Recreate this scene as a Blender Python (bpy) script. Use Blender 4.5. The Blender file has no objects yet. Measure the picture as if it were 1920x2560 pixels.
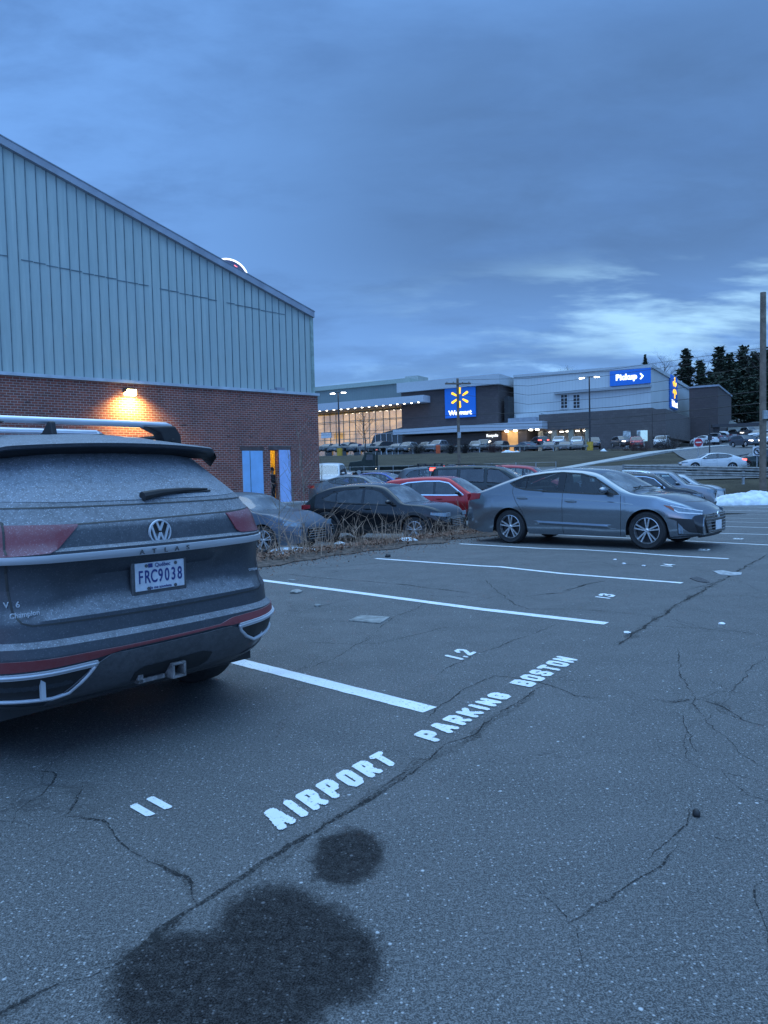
import bpy, bmesh, math, random
from math import sin, cos, pi, radians, sqrt, atan2, hypot, exp
from mathutils import Vector, Matrix, noise
import numpy as np
random.seed(7)
SC = bpy.context.scene
COL = SC.collection
# ---------------------------------------------------------------- camera
CAM_H, PITCH, ROLL, FPX = 1.42, 0.05, -0.024, 1850.0
cd = bpy.data.cameras.new('camera')
cam = bpy.data.objects.new('camera', cd); COL.objects.link(cam)
cd.sensor_fit = 'VERTICAL'; cd.sensor_height = 36.0; cd.lens = 36.0*FPX/2560.0
cd.clip_start = 0.05; cd.clip_end = 6000
cam.matrix_world = Matrix.Translation((0, 0, CAM_H)) @ Matrix.Rotation(pi/2-PITCH, 4, 'X') @ Matrix.Rotation(ROLL, 4, 'Z')
SC.camera = cam
SC.view_settings.view_transform = 'Standard'; SC.view_settings.look = 'None'
SC.view_settings.exposure = 0.32; SC.view_settings.gamma = 1.0
SC.cycles.max_bounces = 6; SC.cycles.transparent_max_bounces = 12
# ---------------------------------------------------------------- world: dusk sky under broken cloud
W = bpy.data.worlds.new('World'); SC.world = W; W.use_nodes = True
nt = W.node_tree; N = nt.nodes; LK = nt.links
for n in list(N): N.remove(n)
def wn(t, **k):
    n = N.new(t)
    for a, b in k.items(): setattr(n, a, b)
    return n
def wmath(op, a, b=None, c=None, clamp=False):
    n = wn('ShaderNodeMath', operation=op); n.use_clamp = clamp
    for i, v in enumerate((a, b, c)):
        if v is None: continue
        if isinstance(v, (int, float)): n.inputs[i].default_value = v
        else: LK.new(v, n.inputs[i])
    return n.outputs[0]
def wmix(f, a, b):
    n = wn('ShaderNodeMix', data_type='RGBA')
    for s, v in ((0, f), (6, a), (7, b)):
        if isinstance(v, (int, float)): n.inputs[s].default_value = v
        elif isinstance(v, tuple): n.inputs[s].default_value = (*v, 1)
        else: LK.new(v, n.inputs[s])
    return n.outputs[2]
tc = wn('ShaderNodeTexCoord'); sx = wn('ShaderNodeSeparateXYZ'); LK.new(tc.outputs['Generated'], sx.inputs[0])
X, Y, Z = sx.outputs
zc = wmath('MAXIMUM', Z, 0.0)
den = wmath('ADD', zc, 0.24)
cx = wn('ShaderNodeCombineXYZ')
LK.new(wmath('DIVIDE', X, den), cx.inputs[0]); LK.new(wmath('DIVIDE', Y, den), cx.inputs[1])
cx.inputs[2].default_value = 3.1
def wnoise(scale, detail, rough, loc=(0, 0, 0), sc=(1, 1, 1), dist=0.0):
    m = wn('ShaderNodeMapping'); m.inputs[1].default_value = loc; m.inputs[3].default_value = sc
    LK.new(cx.outputs[0], m.inputs[0])
    n = wn('ShaderNodeTexNoise'); n.inputs['Scale'].default_value = scale; n.inputs['Detail'].default_value = detail
    n.inputs['Roughness'].default_value = rough; n.inputs['Distortion'].default_value = dist
    LK.new(m.outputs[0], n.inputs['Vector']); return n.outputs[0]
def wramp(v, lo, hi):
    n = wn('ShaderNodeMapRange'); n.interpolation_type = 'SMOOTHSTEP'
    LK.new(v, n.inputs[0]); n.inputs[1].default_value = lo; n.inputs[2].default_value = hi
    return n.outputs[0]
SKY_LIGHT, SKY_MID, SKY_DARK, SKY_GAP = (0.136, 0.315, 0.700), (0.090, 0.212, 0.490), (0.060, 0.136, 0.305), (0.42, 0.73, 1.0)
n1 = wnoise(0.55, 4, 0.55, (1.7, 0.4, 0), (0.8, 1.0, 1), 0.3)
n2 = wnoise(2.2, 6, 0.6, (4.2, 1.1, 0), (0.8, 1.3, 1), 0.3)
n3 = wnoise(2.7, 5, 0.55, (1.3, 2.7, 0), (0.8, 1.9, 1), 0.15)
# the heavier cloud bank stands to the right of the view, 12 to 25 degrees up
az = wmath('ARCTAN2', X, Y)
bank = wmath('MULTIPLY', wramp(az, -0.45, 0.25), wmath('SUBTRACT', 1.0, wramp(wmath('ABSOLUTE', wmath('SUBTRACT', zc, 0.36)), 0.05, 0.26)))
n4 = wnoise(3.6, 6, 0.58, (8.3, 2.2, 0), (0.8, 1.5, 1), 0.25)
base = wmix(wramp(wmath('MULTIPLY_ADD', n4, 0.30, wmath('MULTIPLY_ADD', n2, 0.40, wmath('MULTIPLY', n1, 0.40))), 0.46, 0.64), SKY_MID, SKY_LIGHT)
low = wramp(zc, 0.20, 0.03)
base = wmix(wmath('MULTIPLY', low, 0.75), base, (0.150, 0.360, 0.74))
bank2 = wmath('MULTIPLY', bank, wramp(wmath('MULTIPLY_ADD', n2, 0.5, wmath('MULTIPLY', n1, 0.6)), 0.42, 0.66), clamp=True)
base = wmix(wmath('MULTIPLY_ADD', bank2, 0.60, wmath('MULTIPLY', bank, 0.35), clamp=True), base, SKY_DARK)
# thin breaks low in the cloud
gapz = wmath('SUBTRACT', 1.0, wramp(wmath('ABSOLUTE', wmath('SUBTRACT', zc, 0.195)), 0.015, 0.085))
gapa = wmath('MULTIPLY', wramp(az, -0.10, 0.42), wramp(az, 1.5, 0.9))
gap = wmath('MULTIPLY', wmath('MULTIPLY', gapz, gapa), wramp(n3, 0.43, 0.68), clamp=True)
base = wmix(wmath('MULTIPLY', wmath('MULTIPLY', wmath('SUBTRACT', 1.0, wramp(wmath('ABSOLUTE', wmath('SUBTRACT', zc, 0.10)), 0.02, 0.08)), wramp(n4, 0.50, 0.64)), wramp(az, -0.2, 0.3)), base, (0.27, 0.53, 0.90))
base = wmix(wmath('MULTIPLY', gap, 0.88), base, SKY_GAP)
dk = wmath('MULTIPLY', wmath('MULTIPLY', wramp(zc, 0.24, 0.08), wramp(n2, 0.58, 0.40)), wramp(az, -0.3, 0.2))
base = wmix(wmath('MULTIPLY', dk, 0.45), base, (0.080, 0.195, 0.43))
# overcast: the cloud overhead, out of view, is brightened to light the ground
zen = wmath('MULTIPLY_ADD', wramp(zc, 0.57, 0.90), 2.3, 1.0)
# sky behind the camera, out of view, brightened to light walls and ground
zen = wmath('MULTIPLY', zen, wmath('MULTIPLY_ADD', wramp(Y, -0.15, -0.75), 1.3, 1.0))
base = wmix(wmath('MULTIPLY', wramp(zc, 0.55, 0.85), 0.85), base, (0.190, 0.358, 0.575))
vm = wn('ShaderNodeVectorMath', operation='SCALE'); LK.new(base, vm.inputs[0]); LK.new(zen, vm.inputs['Scale'])
sky = wn('ShaderNodeTexSky', sky_type='NISHITA'); sky.sun_disc = False
sky.sun_elevation = radians(2.0); sky.sun_rotation = radians(200.0); sky.altitude = 50
vs2 = wn('ShaderNodeVectorMath', operation='SCALE'); LK.new(sky.outputs[0], vs2.inputs[0]); vs2.inputs['Scale'].default_value = 0.012
va = wn('ShaderNodeVectorMath', operation='ADD'); LK.new(vm.outputs[0], va.inputs[0]); LK.new(vs2.outputs[0], va.inputs[1])
bg = wn('ShaderNodeBackground'); LK.new(va.outputs[0], bg.inputs[0]); bg.inputs[1].default_value = 1.0
wo = wn('ShaderNodeOutputWorld'); LK.new(bg.outputs[0], wo.inputs[0])
# ---------------------------------------------------------------- sun behind thick cloud
sl = bpy.data.lights.new('sun', 'SUN'); sl.energy = 0.5; sl.angle = radians(60); sl.color = (0.78, 0.93, 1.0)
so = bpy.data.objects.new('sun', sl); COL.objects.link(so)
so.rotation_euler = (radians(28), 0, radians(-160))

# ---------------------------------------------------------------- pixel <-> ground helpers (source pixels, 1920 x 2560)
def pray(px, py):
    x = (px-960)/FPX; y = -(py-1280)/FPX
    c, s = cos(ROLL), sin(ROLL); x, y = c*x-s*y, s*x+c*y
    cp, sp = cos(PITCH), sin(PITCH)
    return Vector((x, cp+y*sp, y*cp-sp))
EYE = Vector((0, 0, CAM_H))
def atz(px, py, z=0.0):
    d = pray(px, py); return EYE+d*((z-CAM_H)/d.z)
def aty(px, py, D):
    d = pray(px, py); return EYE+d*(D/d.y)
def onplane(px, py, P, n):
    d = pray(px, py); return EYE+d*((P-EYE).dot(n)/d.dot(n))
# ---------------------------------------------------------------- terrain heights
ST = radians(-42.8)
HD = Vector((-cos(ST), -sin(ST), 0))      # into the stalls (left and away)
RW = Vector((sin(-ST), cos(ST), 0))       # along the row, away
def sstep(a, b, x):
    t = min(1, max(0, (x-a)/(b-a))); return t*t*(3-2*t)
def interp(x, xs, ys):
    if x <= xs[0]: return ys[0]
    for i in range(1, len(xs)):
        if x <= xs[i]:
            t = (x-xs[i-1])/(xs[i]-xs[i-1]); return ys[i-1]+t*(ys[i]-ys[i-1])
    return ys[-1]
def zt(x, y):
    s = x*HD.x+y*HD.y; p = x*RW.x+y*RW.y
    zl = 0.0 if p < 13 else (-0.0018*(p-13)**2 if p < 24 else max(-0.55, -0.218-0.038*(p-24)))
    z2 = interp(y, [12, 18, 27, 33, 38, 42, 50], [-.1, -.34, -.36, -.02, .12, .25, .5])
    w = sstep(9.9, 12.0, s)*sstep(10, -1, x-0.25*(y-16))
    z = zl*(1-w)+z2*w
    zr = interp(y, [50, 56, 62, 80, 105, 125, 170, 400, 2000], [.5, .75, 1.95, 3.25, 4.35, 4.9, 6.0, 8, 8])
    zrr = interp(y, [50, 58, 70, 105, 125, 170, 260, 2000], [.35, .55, 1.5, 4.0, 5.0, 9.5, 22, 40])
    e = sstep(25, 60, x)
    if y > 120: e = sstep(48, 75, x-0.35*(y-120))
    zr = zr*(1-e)+zrr*e
    f = sstep(43, 52, y)
    return z*(1-f)+zr*f
# ---------------------------------------------------------------- mesh helpers
class MB:
    def __init__(s): s.v = []; s.f = []; s.m = []; s.mi = 0
    def add(s, vs, fs):
        b = len(s.v); s.v += [tuple(v) for v in vs]; s.f += [tuple(b+i for i in f) for f in fs]; s.m += [s.mi]*len(fs); return s
    def box(s, c, d, rz=0.0, rx=0.0, ry=0.0):
        M_ = Matrix.Translation(c) @ Matrix.Rotation(rz, 4, 'Z') @ Matrix.Rotation(ry, 4, 'Y') @ Matrix.Rotation(rx, 4, 'X')
        vs = [M_ @ Vector((a*d[0]/2, b*d[1]/2, e*d[2]/2)) for a in (-1, 1) for b in (-1, 1) for e in (-1, 1)]
        return s.add(vs, [(0, 1, 3, 2), (4, 6, 7, 5), (0, 4, 5, 1), (2, 3, 7, 6), (0, 2, 6, 4), (1, 5, 7, 3)])
    def grid(s, P, flip=False, closed=False):
        n, m = len(P), len(P[0]); vs = [p for r in P for p in r]; fs = []
        for i in range(n-1):
            for j in range(m if closed else m-1):
                a = i*m+j; b = i*m+(j+1) % m; q = (a, b, b+m, a+m)
                fs.append(q[::-1] if flip else q)
        return s.add(vs, fs)
    def tube(s, path, r, n=6, cap=True):
        path = [Vector(p) for p in path]; k = len(path); rings = []
        rr = r if isinstance(r, (list, tuple)) else [r]*k
        for i, p in enumerate(path):
            t = (path[min(i+1, k-1)]-path[max(i-1, 0)]).normalized()
            a = t.cross(Vector((0, 0, 1)) if abs(t.z) < .95 else Vector((1, 0, 0))).normalized(); b = t.cross(a)
            rings.append([p+(a*cos(2*pi*j/n)+b*sin(2*pi*j/n))*rr[i] for j in range(n)])
        s.grid(rings, closed=True)
        if cap:
            b0 = len(s.v)-k*n
            s.f += [tuple(b0+j for j in range(n))[::-1], tuple(b0+(k-1)*n+j for j in range(n))]; s.m += [s.mi]*2
        return s
    def lathe(s, prof, c, axis='X', n=32):
        rows = []
        for (h, r) in prof:
            row = []
            for j in range(n):
                a = 2*pi*j/n; u, w = r*cos(a), r*sin(a)
                row.append({'X': (c[0]+h, c[1]+u, c[2]+w), 'Z': (c[0]+u, c[1]+w, c[2]+h), 'Y': (c[0]+w, c[1]+h, c[2]+u)}[axis])
            rows.append(row)
        return s.grid(rows, closed=True)
    def prism(s, poly, f):   # poly 2D list, f(p, k) -> 3D for k = 0, 1
        n = len(poly); a = [f(p, 0) for p in poly]; b = [f(p, 1) for p in poly]
        return s.add(a+b, [tuple(range(n))[::-1], tuple(range(n, 2*n))]+[(i, (i+1) % n, n+(i+1) % n, n+i) for i in range(n)])
    def build(s, name, mat, parent=None, smooth=False, loc=None, bevel=0, rz=None):
        me = bpy.data.meshes.new(name); me.from_pydata([tuple(v) for v in s.v], [], s.f)
        mats = mat if isinstance(mat, (list, tuple)) else [mat]
        for q in mats: me.materials.append(q)
        if len(mats) > 1: me.polygons.foreach_set('material_index', s.m)
        bm = bmesh.new(); bm.from_mesh(me); bmesh.ops.remove_doubles(bm, verts=bm.verts, dist=1e-5)
        bmesh.ops.recalc_face_normals(bm, faces=bm.faces)
        bm.to_mesh(me); bm.free()
        if smooth: me.shade_smooth()
        if smooth is not True and smooth: me.set_sharp_from_angle(angle=radians(smooth))
        o = bpy.data.objects.new(name, me); COL.objects.link(o)
        if parent is not None: o.parent = parent
        if loc is not None: o.location = loc
        if rz is not None: o.rotation_euler.z = rz
        if bevel:
            b = o.modifiers.new('bevel', 'BEVEL'); b.width = bevel; b.segments = 2; b.limit_method = 'ANGLE'
        return o
def tag(o, label, cat, group=None):
    o['label'] = label; o['category'] = cat
    if group: o['group'] = group
    return o
def struct(o): o['kind'] = 'structure'; return o
def stuff(o): o['kind'] = 'stuff'; return o
def empty(name, loc, rz, label, cat, group=None):
    o = bpy.data.objects.new(name, None); COL.objects.link(o); o.location = loc; o.rotation_euler = (0, 0, rz); o.empty_display_size = .2
    return tag(o, label, cat, group)
def copy_tree(o, parent=None):
    c = o.copy(); COL.objects.link(c)
    if parent is not None: c.parent = parent
    for ch in list(o.children): copy_tree(ch, c)
    return c
# ---------------------------------------------------------------- materials
def newmat(name):
    m = bpy.data.materials.new(name); m.use_nodes = True
    nt = m.node_tree; b = nt.nodes['Principled BSDF']; return m, nt, b
def mnode(nt, t, ins=None, **k):
    n = nt.nodes.new(t)
    for a, b in k.items(): setattr(n, a, b)
    for a, b in (ins or {}).items():
        if hasattr(b, 'links') or isinstance(b, bpy.types.NodeSocket): nt.links.new(b, n.inputs[a])
        else: n.inputs[a].default_value = b
    return n
def c4(c): return (*c, 1.0)
def mmix(nt, f, a, b, mode='MIX'):
    n = nt.nodes.new('ShaderNodeMix'); n.data_type = 'RGBA'; n.blend_type = mode
    for s, v in ((0, f), (6, a), (7, b)):
        if isinstance(v, bpy.types.NodeSocket): nt.links.new(v, n.inputs[s])
        elif isinstance(v, (int, float)): n.inputs[s].default_value = v
        else: n.inputs[s].default_value = c4(v)
    return n.outputs[2]
def mm(nt, op, a, b=None, c=None, clamp=False):
    n = nt.nodes.new('ShaderNodeMath'); n.operation = op; n.use_clamp = clamp
    for i, v in enumerate((a, b, c)):
        if v is None: continue
        if isinstance(v, bpy.types.NodeSocket): nt.links.new(v, n.inputs[i])
        else: n.inputs[i].default_value = v
    return n.outputs[0]
def mrange(nt, v, lo, hi, a=0.0, b=1.0):
    n = nt.nodes.new('ShaderNodeMapRange'); nt.links.new(v, n.inputs[0])
    n.inputs[1].default_value = lo; n.inputs[2].default_value = hi; n.inputs[3].default_value = a; n.inputs[4].default_value = b
    n.interpolation_type = 'SMOOTHSTEP'; return n.outputs[0]
def mnoise(nt, vec, scale, detail=3, rough=.55, dist=0.0):
    n = mnode(nt, 'ShaderNodeTexNoise', {'Scale': scale, 'Detail': detail, 'Roughness': rough, 'Distortion': dist})
    nt.links.new(vec, n.inputs['Vector']); return n.outputs[0]
def objco(nt): return nt.nodes.new('ShaderNodeTexCoord').outputs['Object']
def bump(nt, b, h, strength=.3, dist=.01):
    n = mnode(nt, 'ShaderNodeBump', {'Strength': strength, 'Distance': dist, 'Height': h}); nt.links.new(n.outputs[0], b.inputs['Normal'])
_mc = {}
def M(name, col, rough=.5, metal=0.0, var=.15, vs=3.0, bmp=0.0, bs=40.0, coat=0.0, emit=None, es=1.0, alpha=1.0, spec=None):
    if name in _mc: return _mc[name]
    m, nt, b = newmat(name)
    co = objco(nt)
    if var:
        f = mnoise(nt, co, vs, 4, .6)
        lo = tuple(c*(1-var) for c in col); hi = tuple(min(1, c*(1+var)) for c in col)
        nt.links.new(mmix(nt, mrange(nt, f, .3, .7), lo, hi), b.inputs['Base Color'])
        nt.links.new(mrange(nt, mnoise(nt, co, vs*2.3, 3), .3, .7, max(0, rough-.07), min(1, rough+.07)), b.inputs['Roughness'])
    else:
        b.inputs['Base Color'].default_value = c4(col); b.inputs['Roughness'].default_value = rough
    b.inputs['Metallic'].default_value = metal
    if coat: b.inputs['Coat Weight'].default_value = coat; b.inputs['Coat Roughness'].default_value = .08
    if spec is not None: b.inputs['Specular IOR Level'].default_value = spec
    if bmp: bump(nt, b, mnoise(nt, co, bs, 3), bmp, .01)
    if emit: b.inputs['Emission Color'].default_value = c4(emit); b.inputs['Emission Strength'].default_value = es
    _mc[name] = m; return m
def glassmat(name, tint=(.75, .85, .85), dark=.35, rough=.02, dust=0.0, ior=1.55):
    if name in _mc: return _mc[name]
    m, nt, b = newmat(name); nt.nodes.remove(b)
    out = nt.nodes['Material Output']
    tr = mnode(nt, 'ShaderNodeBsdfTransparent', {0: c4(tuple(t*(1-dark) for t in tint))})
    gl = mnode(nt, 'ShaderNodeBsdfGlossy', {'Color': (1, 1, 1, 1), 'Roughness': rough})
    fr = mnode(nt, 'ShaderNodeFresnel', {'IOR': ior})
    mx = nt.nodes.new('ShaderNodeMixShader'); nt.links.new(mm(nt, 'MULTIPLY_ADD', fr.outputs[0], .95, .04, clamp=True), mx.inputs[0])
    nt.links.new(tr.outputs[0], mx.inputs[1]); nt.links.new(gl.outputs[0], mx.inputs[2])
    df = mnode(nt, 'ShaderNodeBsdfDiffuse', {0: (.46, .48, .50, 1)})
    mx2 = nt.nodes.new('ShaderNodeMixShader')
    nt.links.new(mrange(nt, mnoise(nt, objco(nt), 3.0, 5), .35, .75, dust*.3, dust), mx2.inputs[0])
    nt.links.new(mx.outputs[0], mx2.inputs[1]); nt.links.new(df.outputs[0], mx2.inputs[2])
    nt.links.new(mx2.outputs[0], out.inputs[0]); _mc[name] = m; return m
def carpaint(name, col, metal=.6, rough=.32, dust=.3, dustc=(.20, .20, .20)):
    """metallic paint under a film of road dust: thicker low on the body and on faces that look up"""
    if name in _mc: return _mc[name]
    m, nt, b = newmat(name); co = objco(nt)
    sp = mnode(nt, 'ShaderNodeSeparateXYZ', {0: co})
    lowz = mrange(nt, sp.outputs[2], .75, .15)
    f = mm(nt, 'MULTIPLY', mm(nt, 'MULTIPLY_ADD', lowz, .7, .25), mrange(nt, mnoise(nt, co, 4.0, 6, .65), .25, .75, .5, 1.2), clamp=True)
    f = mm(nt, 'MULTIPLY', f, dust, clamp=True)
    nt.links.new(mmix(nt, f, col, dustc), b.inputs['Base Color'])
    nt.links.new(mm(nt, 'MULTIPLY_ADD', f, .5, rough, clamp=True), b.inputs['Roughness'])
    nt.links.new(mm(nt, 'MULTIPLY_ADD', f, -metal, metal, clamp=True), b.inputs['Metallic'])
    b.inputs['Coat Weight'].default_value = .6*(1-dust*.5); b.inputs['Coat Roughness'].default_value = .06
    _mc[name] = m; return m
BLACK = M('black_plastic', (.018, .018, .02), .55, var=.2)
GLOSSBLACK = M('gloss_black', (.01, .01, .012), .15, var=0, coat=.5)
RUBBER = M('tyre_rubber', (.022, .022, .024), .8, var=.25, vs=9, bmp=.2, bs=60)
CHROME = M('chrome', (.75, .76, .78), .18, metal=1.0, var=.08, vs=20)
SILVER = M('alloy_silver', (.62, .63, .65), .32, metal=.9, var=.1, vs=12)
STEEL = M('galvanised_steel', (.36, .37, .38), .5, metal=.6, var=.2, vs=6)
DARKIN = M('cabin_trim', (.03, .03, .033), .8, var=.2)
SEAT = M('seat_cloth', (.055, .055, .06), .9, var=.25, vs=12)
GLASS = glassmat('window_glass', dark=.10); TINT = glassmat('tinted_glass', dark=.82, dust=.1)
WSG = glassmat('windscreen_glass', dark=.45, dust=.38, ior=2.6, rough=.05)  # salt film thickened into a pale haze that stands in for reflected sky
OPAQ = M('dark_glass', (.012, .015, .018), .06, var=.2, coat=.3)
LAMPRED = M('tail_lamp_red', (.28, .012, .02), .2, var=.15, coat=.6)
REDLIT = M('tail_lamp_lit', (.5, .02, .02), .3, var=0, emit=(1, .12, .1), es=3.0)
WHITELIT = M('head_lamp_lit', (1, 1, 1), .3, var=0, emit=(1, .93, .8), es=5.0)
LENS = M('lamp_lens', (.20, .25, .30), .12, var=.2, vs=20, coat=.5)
PLATEW = M('plate_white', (.72, .73, .75), .45, var=.08, vs=20)
WHITEP = M('white_trim', (.62, .64, .66), .45, var=.08)
SNOW = M('snow', (.58, .62, .66), .8, var=.22, vs=3, bmp=.8, bs=18)
# ================================================================ GROUND
def ongr(px, py, lift=0.0):
    z = 0.0
    for _ in range(25):
        p = atz(px, py, z); z = .5*z+.5*zt(p.x, p.y)
        if z > CAM_H-.15: z = CAM_H-.15
    return Vector((p.x, p.y, zt(p.x, p.y)+lift))
# asphalt: worn, aggregate showing, crackled, with two soaked oil stains
def ell(cpx, lpx, rpx, tpx, bpx):
    c = atz(*cpx); rx = (atz(*rpx)-atz(*lpx)).length/2; t, b = atz(*tpx), atz(*bpx); ry = (t-b).length/2
    c = (t+b)/2; return (c.x, c.y, rx, ry)
STAINS = [ell((868, 2145), (760, 2145), (965, 2145), (875, 2070), (858, 2218)),
          ell((600, 2420), (330, 2400), (900, 2400), (640, 2300), (600, 2640)),
          ell((690, 2320), (500, 2320), (850, 2320), (670, 2205), (700, 2480)),
          ell((800, 2400), (600, 2400), (955, 2400), (800, 2300), (800, 2520)),
          ell((400, 2420), (330, 2420), (600, 2420), (430, 2320), (400, 2560))]
def asphalt(name, base, stains=(), crack=1.0, fleck=1.0):
    m, nt, b = newmat(name); co = objco(nt)
    big = mnoise(nt, co, .22, 5, .6, .4); mid = mnoise(nt, co, 1.7, 5, .62); fine = mnoise(nt, co, 170, 3, .75); fine2 = mnoise(nt, co, 62, 4, .75)
    col = mmix(nt, mrange(nt, big, .35, .65), tuple(c*.72 for c in base), tuple(c*1.22 for c in base))
    col = mmix(nt, mrange(nt, mid, .35, .7, 0, .75), col, tuple(c*.72 for c in base))
    col = mmix(nt, mrange(nt, fine, .40, .62, 0, .90), mmix(nt, 1.0, col, (.34, .35, .37), 'MULTIPLY'), tuple(c*1.9 for c in base))
    col = mmix(nt, mrange(nt, fine2, .50, .68, 0, .55), col, tuple(c*2.2 for c in base)); col = mmix(nt, mrange(nt, fine2, .50, .36, 0, .55), col, tuple(c*.25 for c in base))
    # pale stones
    vor = mnode(nt, 'ShaderNodeTexVoronoi', {'Scale': 58.0, 'Randomness': 1.0}); nt.links.new(co, vor.inputs['Vector'])
    sp = mnode(nt, 'ShaderNodeSeparateColor'); nt.links.new(vor.outputs['Color'], sp.inputs[0])
    fl = mm(nt, 'MULTIPLY', mrange(nt, vor.outputs['Distance'], .30, .12), mrange(nt, sp.outputs[0], .60, .72)); 
    col = mmix(nt, mm(nt, 'MULTIPLY', fl, .95*fleck), col, (.42, .43, .44))
    vor2 = mnode(nt, 'ShaderNodeTexVoronoi', {'Scale': 17.0, 'Randomness': 1.0}); nt.links.new(co, vor2.inputs['Vector'])
    sp2 = mnode(nt, 'ShaderNodeSeparateColor'); nt.links.new(vor2.outputs['Color'], sp2.inputs[0])
    fl2 = mm(nt, 'MULTIPLY', mrange(nt, vor2.outputs['Distance'], .16, .07), mrange(nt, sp2.outputs[1], .90, .93))
    col = mmix(nt, mm(nt, 'MULTIPLY', fl2, .9*fleck), col, (.62, .64, .66))
    # crackle: warped cell edges, only where the surface has given way
    wv = mnode(nt, 'ShaderNodeTexNoise', {'Scale': 1.3, 'Detail': 5.0, 'Roughness': .65}); nt.links.new(co, wv.inputs['Vector'])
    vmx = mnode(nt, 'ShaderNodeVectorMath', {1: (.9, .9, 0)}, operation='MULTIPLY'); nt.links.new(wv.outputs['Color'], vmx.inputs[0])
    va_ = mnode(nt, 'ShaderNodeVectorMath', operation='ADD'); nt.links.new(co, va_.inputs[0]); nt.links.new(vmx.outputs[0], va_.inputs[1])
    cr = 0
    for sc_, w_, lo, hi in ((.42, .0030, .40, .62),):
        ve = mnode(nt, 'ShaderNodeTexVoronoi', {'Scale': sc_}, feature='DISTANCE_TO_EDGE'); nt.links.new(va_.outputs[0], ve.inputs['Vector'])
        e = mm(nt, 'MULTIPLY', mrange(nt, ve.outputs['Distance'], w_, w_*.15), mrange(nt, mnoise(nt, co, .33 if sc_ < 1 else .5, 3), lo, hi))
        cr = e if cr == 0 else mm(nt, 'MAXIMUM', cr, e)
    crk = mm(nt, 'MULTIPLY', cr, mm(nt, 'MULTIPLY', mrange(nt, fine2, .3, .6, .35, 1), crack))
    col = mmix(nt, mm(nt, 'MULTIPLY', crk, .7), col, (.015, .015, .016))
    rough = .82
    rs = mrange(nt, mid, .3, .7, .62, .85)
    if stains:
        sx_ = mnode(nt, 'ShaderNodeSeparateXYZ', {0: co}); nz = mnoise(nt, co, 5.0, 5, .6); nz2 = mnoise(nt, co, 26.0, 3, .6); acc = None
        for (ex, ey, rx, ry) in stains:
            dx = mm(nt, 'DIVIDE', mm(nt, 'SUBTRACT', sx_.outputs[0], ex), rx); dy = mm(nt, 'DIVIDE', mm(nt, 'SUBTRACT', sx_.outputs[1], ey), ry)
            d = mm(nt, 'SQRT', mm(nt, 'ADD', mm(nt, 'MULTIPLY', dx, dx), mm(nt, 'MULTIPLY', dy, dy)))
            d = mm(nt, 'ADD', d, mm(nt, 'MULTIPLY_ADD', nz, .8, -.4)); d = mm(nt, 'ADD', d, mm(nt, 'MULTIPLY_ADD', nz2, .5, -.25))
            acc = d if acc is None else mm(nt, 'SMOOTH_MIN', acc, d, .55)
        st = mm(nt, 'MULTIPLY', mrange(nt, acc, 1.12, .72), mrange(nt, nz2, .25, .7, .80, 1.0))
        col = mmix(nt, mm(nt, 'MULTIPLY', st, .97), col, mmix(nt, 1.0, col, (.20, .19, .195), 'MULTIPLY'))
        nt.links.new(mm(nt, 'MULTIPLY_ADD', st, -.42, .5), b.inputs['Specular IOR Level'])
    nt.links.new(col, b.inputs['Base Color']); nt.links.new(rs, b.inputs['Roughness'])
    h = mm(nt, 'ADD', mm(nt, 'MULTIPLY', fine, .7), mm(nt, 'MULTIPLY', fine2, .8)); h = mm(nt, 'SUBTRACT', h, mm(nt, 'MULTIPLY', crk, 2.0))
    bump(nt, b, h, .55, .010); return m
ASPH = asphalt('asphalt', (.098, .099, .099), STAINS, fleck=.8)
ASPH2 = asphalt('road_asphalt', (.110, .112, .114), crack=.5, fleck=.4)
def sheet(name, xs, ys, fn, mat, lift=0.0, keep=None):
    mb = MB(); idx = {}
    for i, a in enumerate(xs):
        for j, b_ in enumerate(ys):
            x, y = fn(a, b_); idx[i, j] = len(mb.v); mb.v.append((x, y, zt(x, y)+lift))
    for i in range(len(xs)-1):
        for j in range(len(ys)-1):
            if keep is None or keep((xs[i]+xs[i+1])/2, (ys[j]+ys[j+1])/2):
                mb.f.append((idx[i, j], idx[i+1, j], idx[i+1, j+1], idx[i, j+1])); mb.m.append(0)
    o = mb.build(name, mat, smooth=True); return struct(o)
def frange(a, b, s):
    n = int(round((b-a)/s)); return [a+(b-a)*i/n for i in range(n+1)]
sp2w = lambda s, p: (HD.x*s+RW.x*p, HD.y*s+RW.y*p)
# soil and winter grass everywhere, out to the horizon
def grassmat():
    m, nt, b = newmat('winter_grass'); co = objco(nt)
    f = mnoise(nt, co, .35, 6, .6); g = mnoise(nt, co, 7, 5, .7)
    col = mmix(nt, mrange(nt, f, .35, .65), (.062, .054, .037), (.100, .086, .058))
    col = mmix(nt, mrange(nt, g, .35, .7), mmix(nt, 1.0, col, (.6, .6, .6), 'MULTIPLY'), col)
    nt.links.new(col, b.inputs['Base Color']); b.inputs['Roughness'].default_value = .95; b.inputs['Specular IOR Level'].default_value = .2
    bump(nt, b, g, .8, .1); return m
GRASS = grassmat()
ys = frange(-30, 10, 4)+frange(10, 70, 1.25)[1:]+frange(70, 180, 5)[1:]+[200, 230, 270, 330, 420, 600, 1000, 2500]
xs = [-2500, -900, -400, -200, -120, -80, -60]+frange(-50, 60, 2)+[66, 72, 80, 90, 105, 125, 150, 190, 260, 400, 900, 2500]
sheet('ground', xs, ys, lambda a, b: (a, b), GRASS, -.06)
sheet('parking_lot', frange(-42, 9.6, .6)+[9.75], frange(-14, 33, .6), sp2w, ASPH, 0.0)
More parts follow.
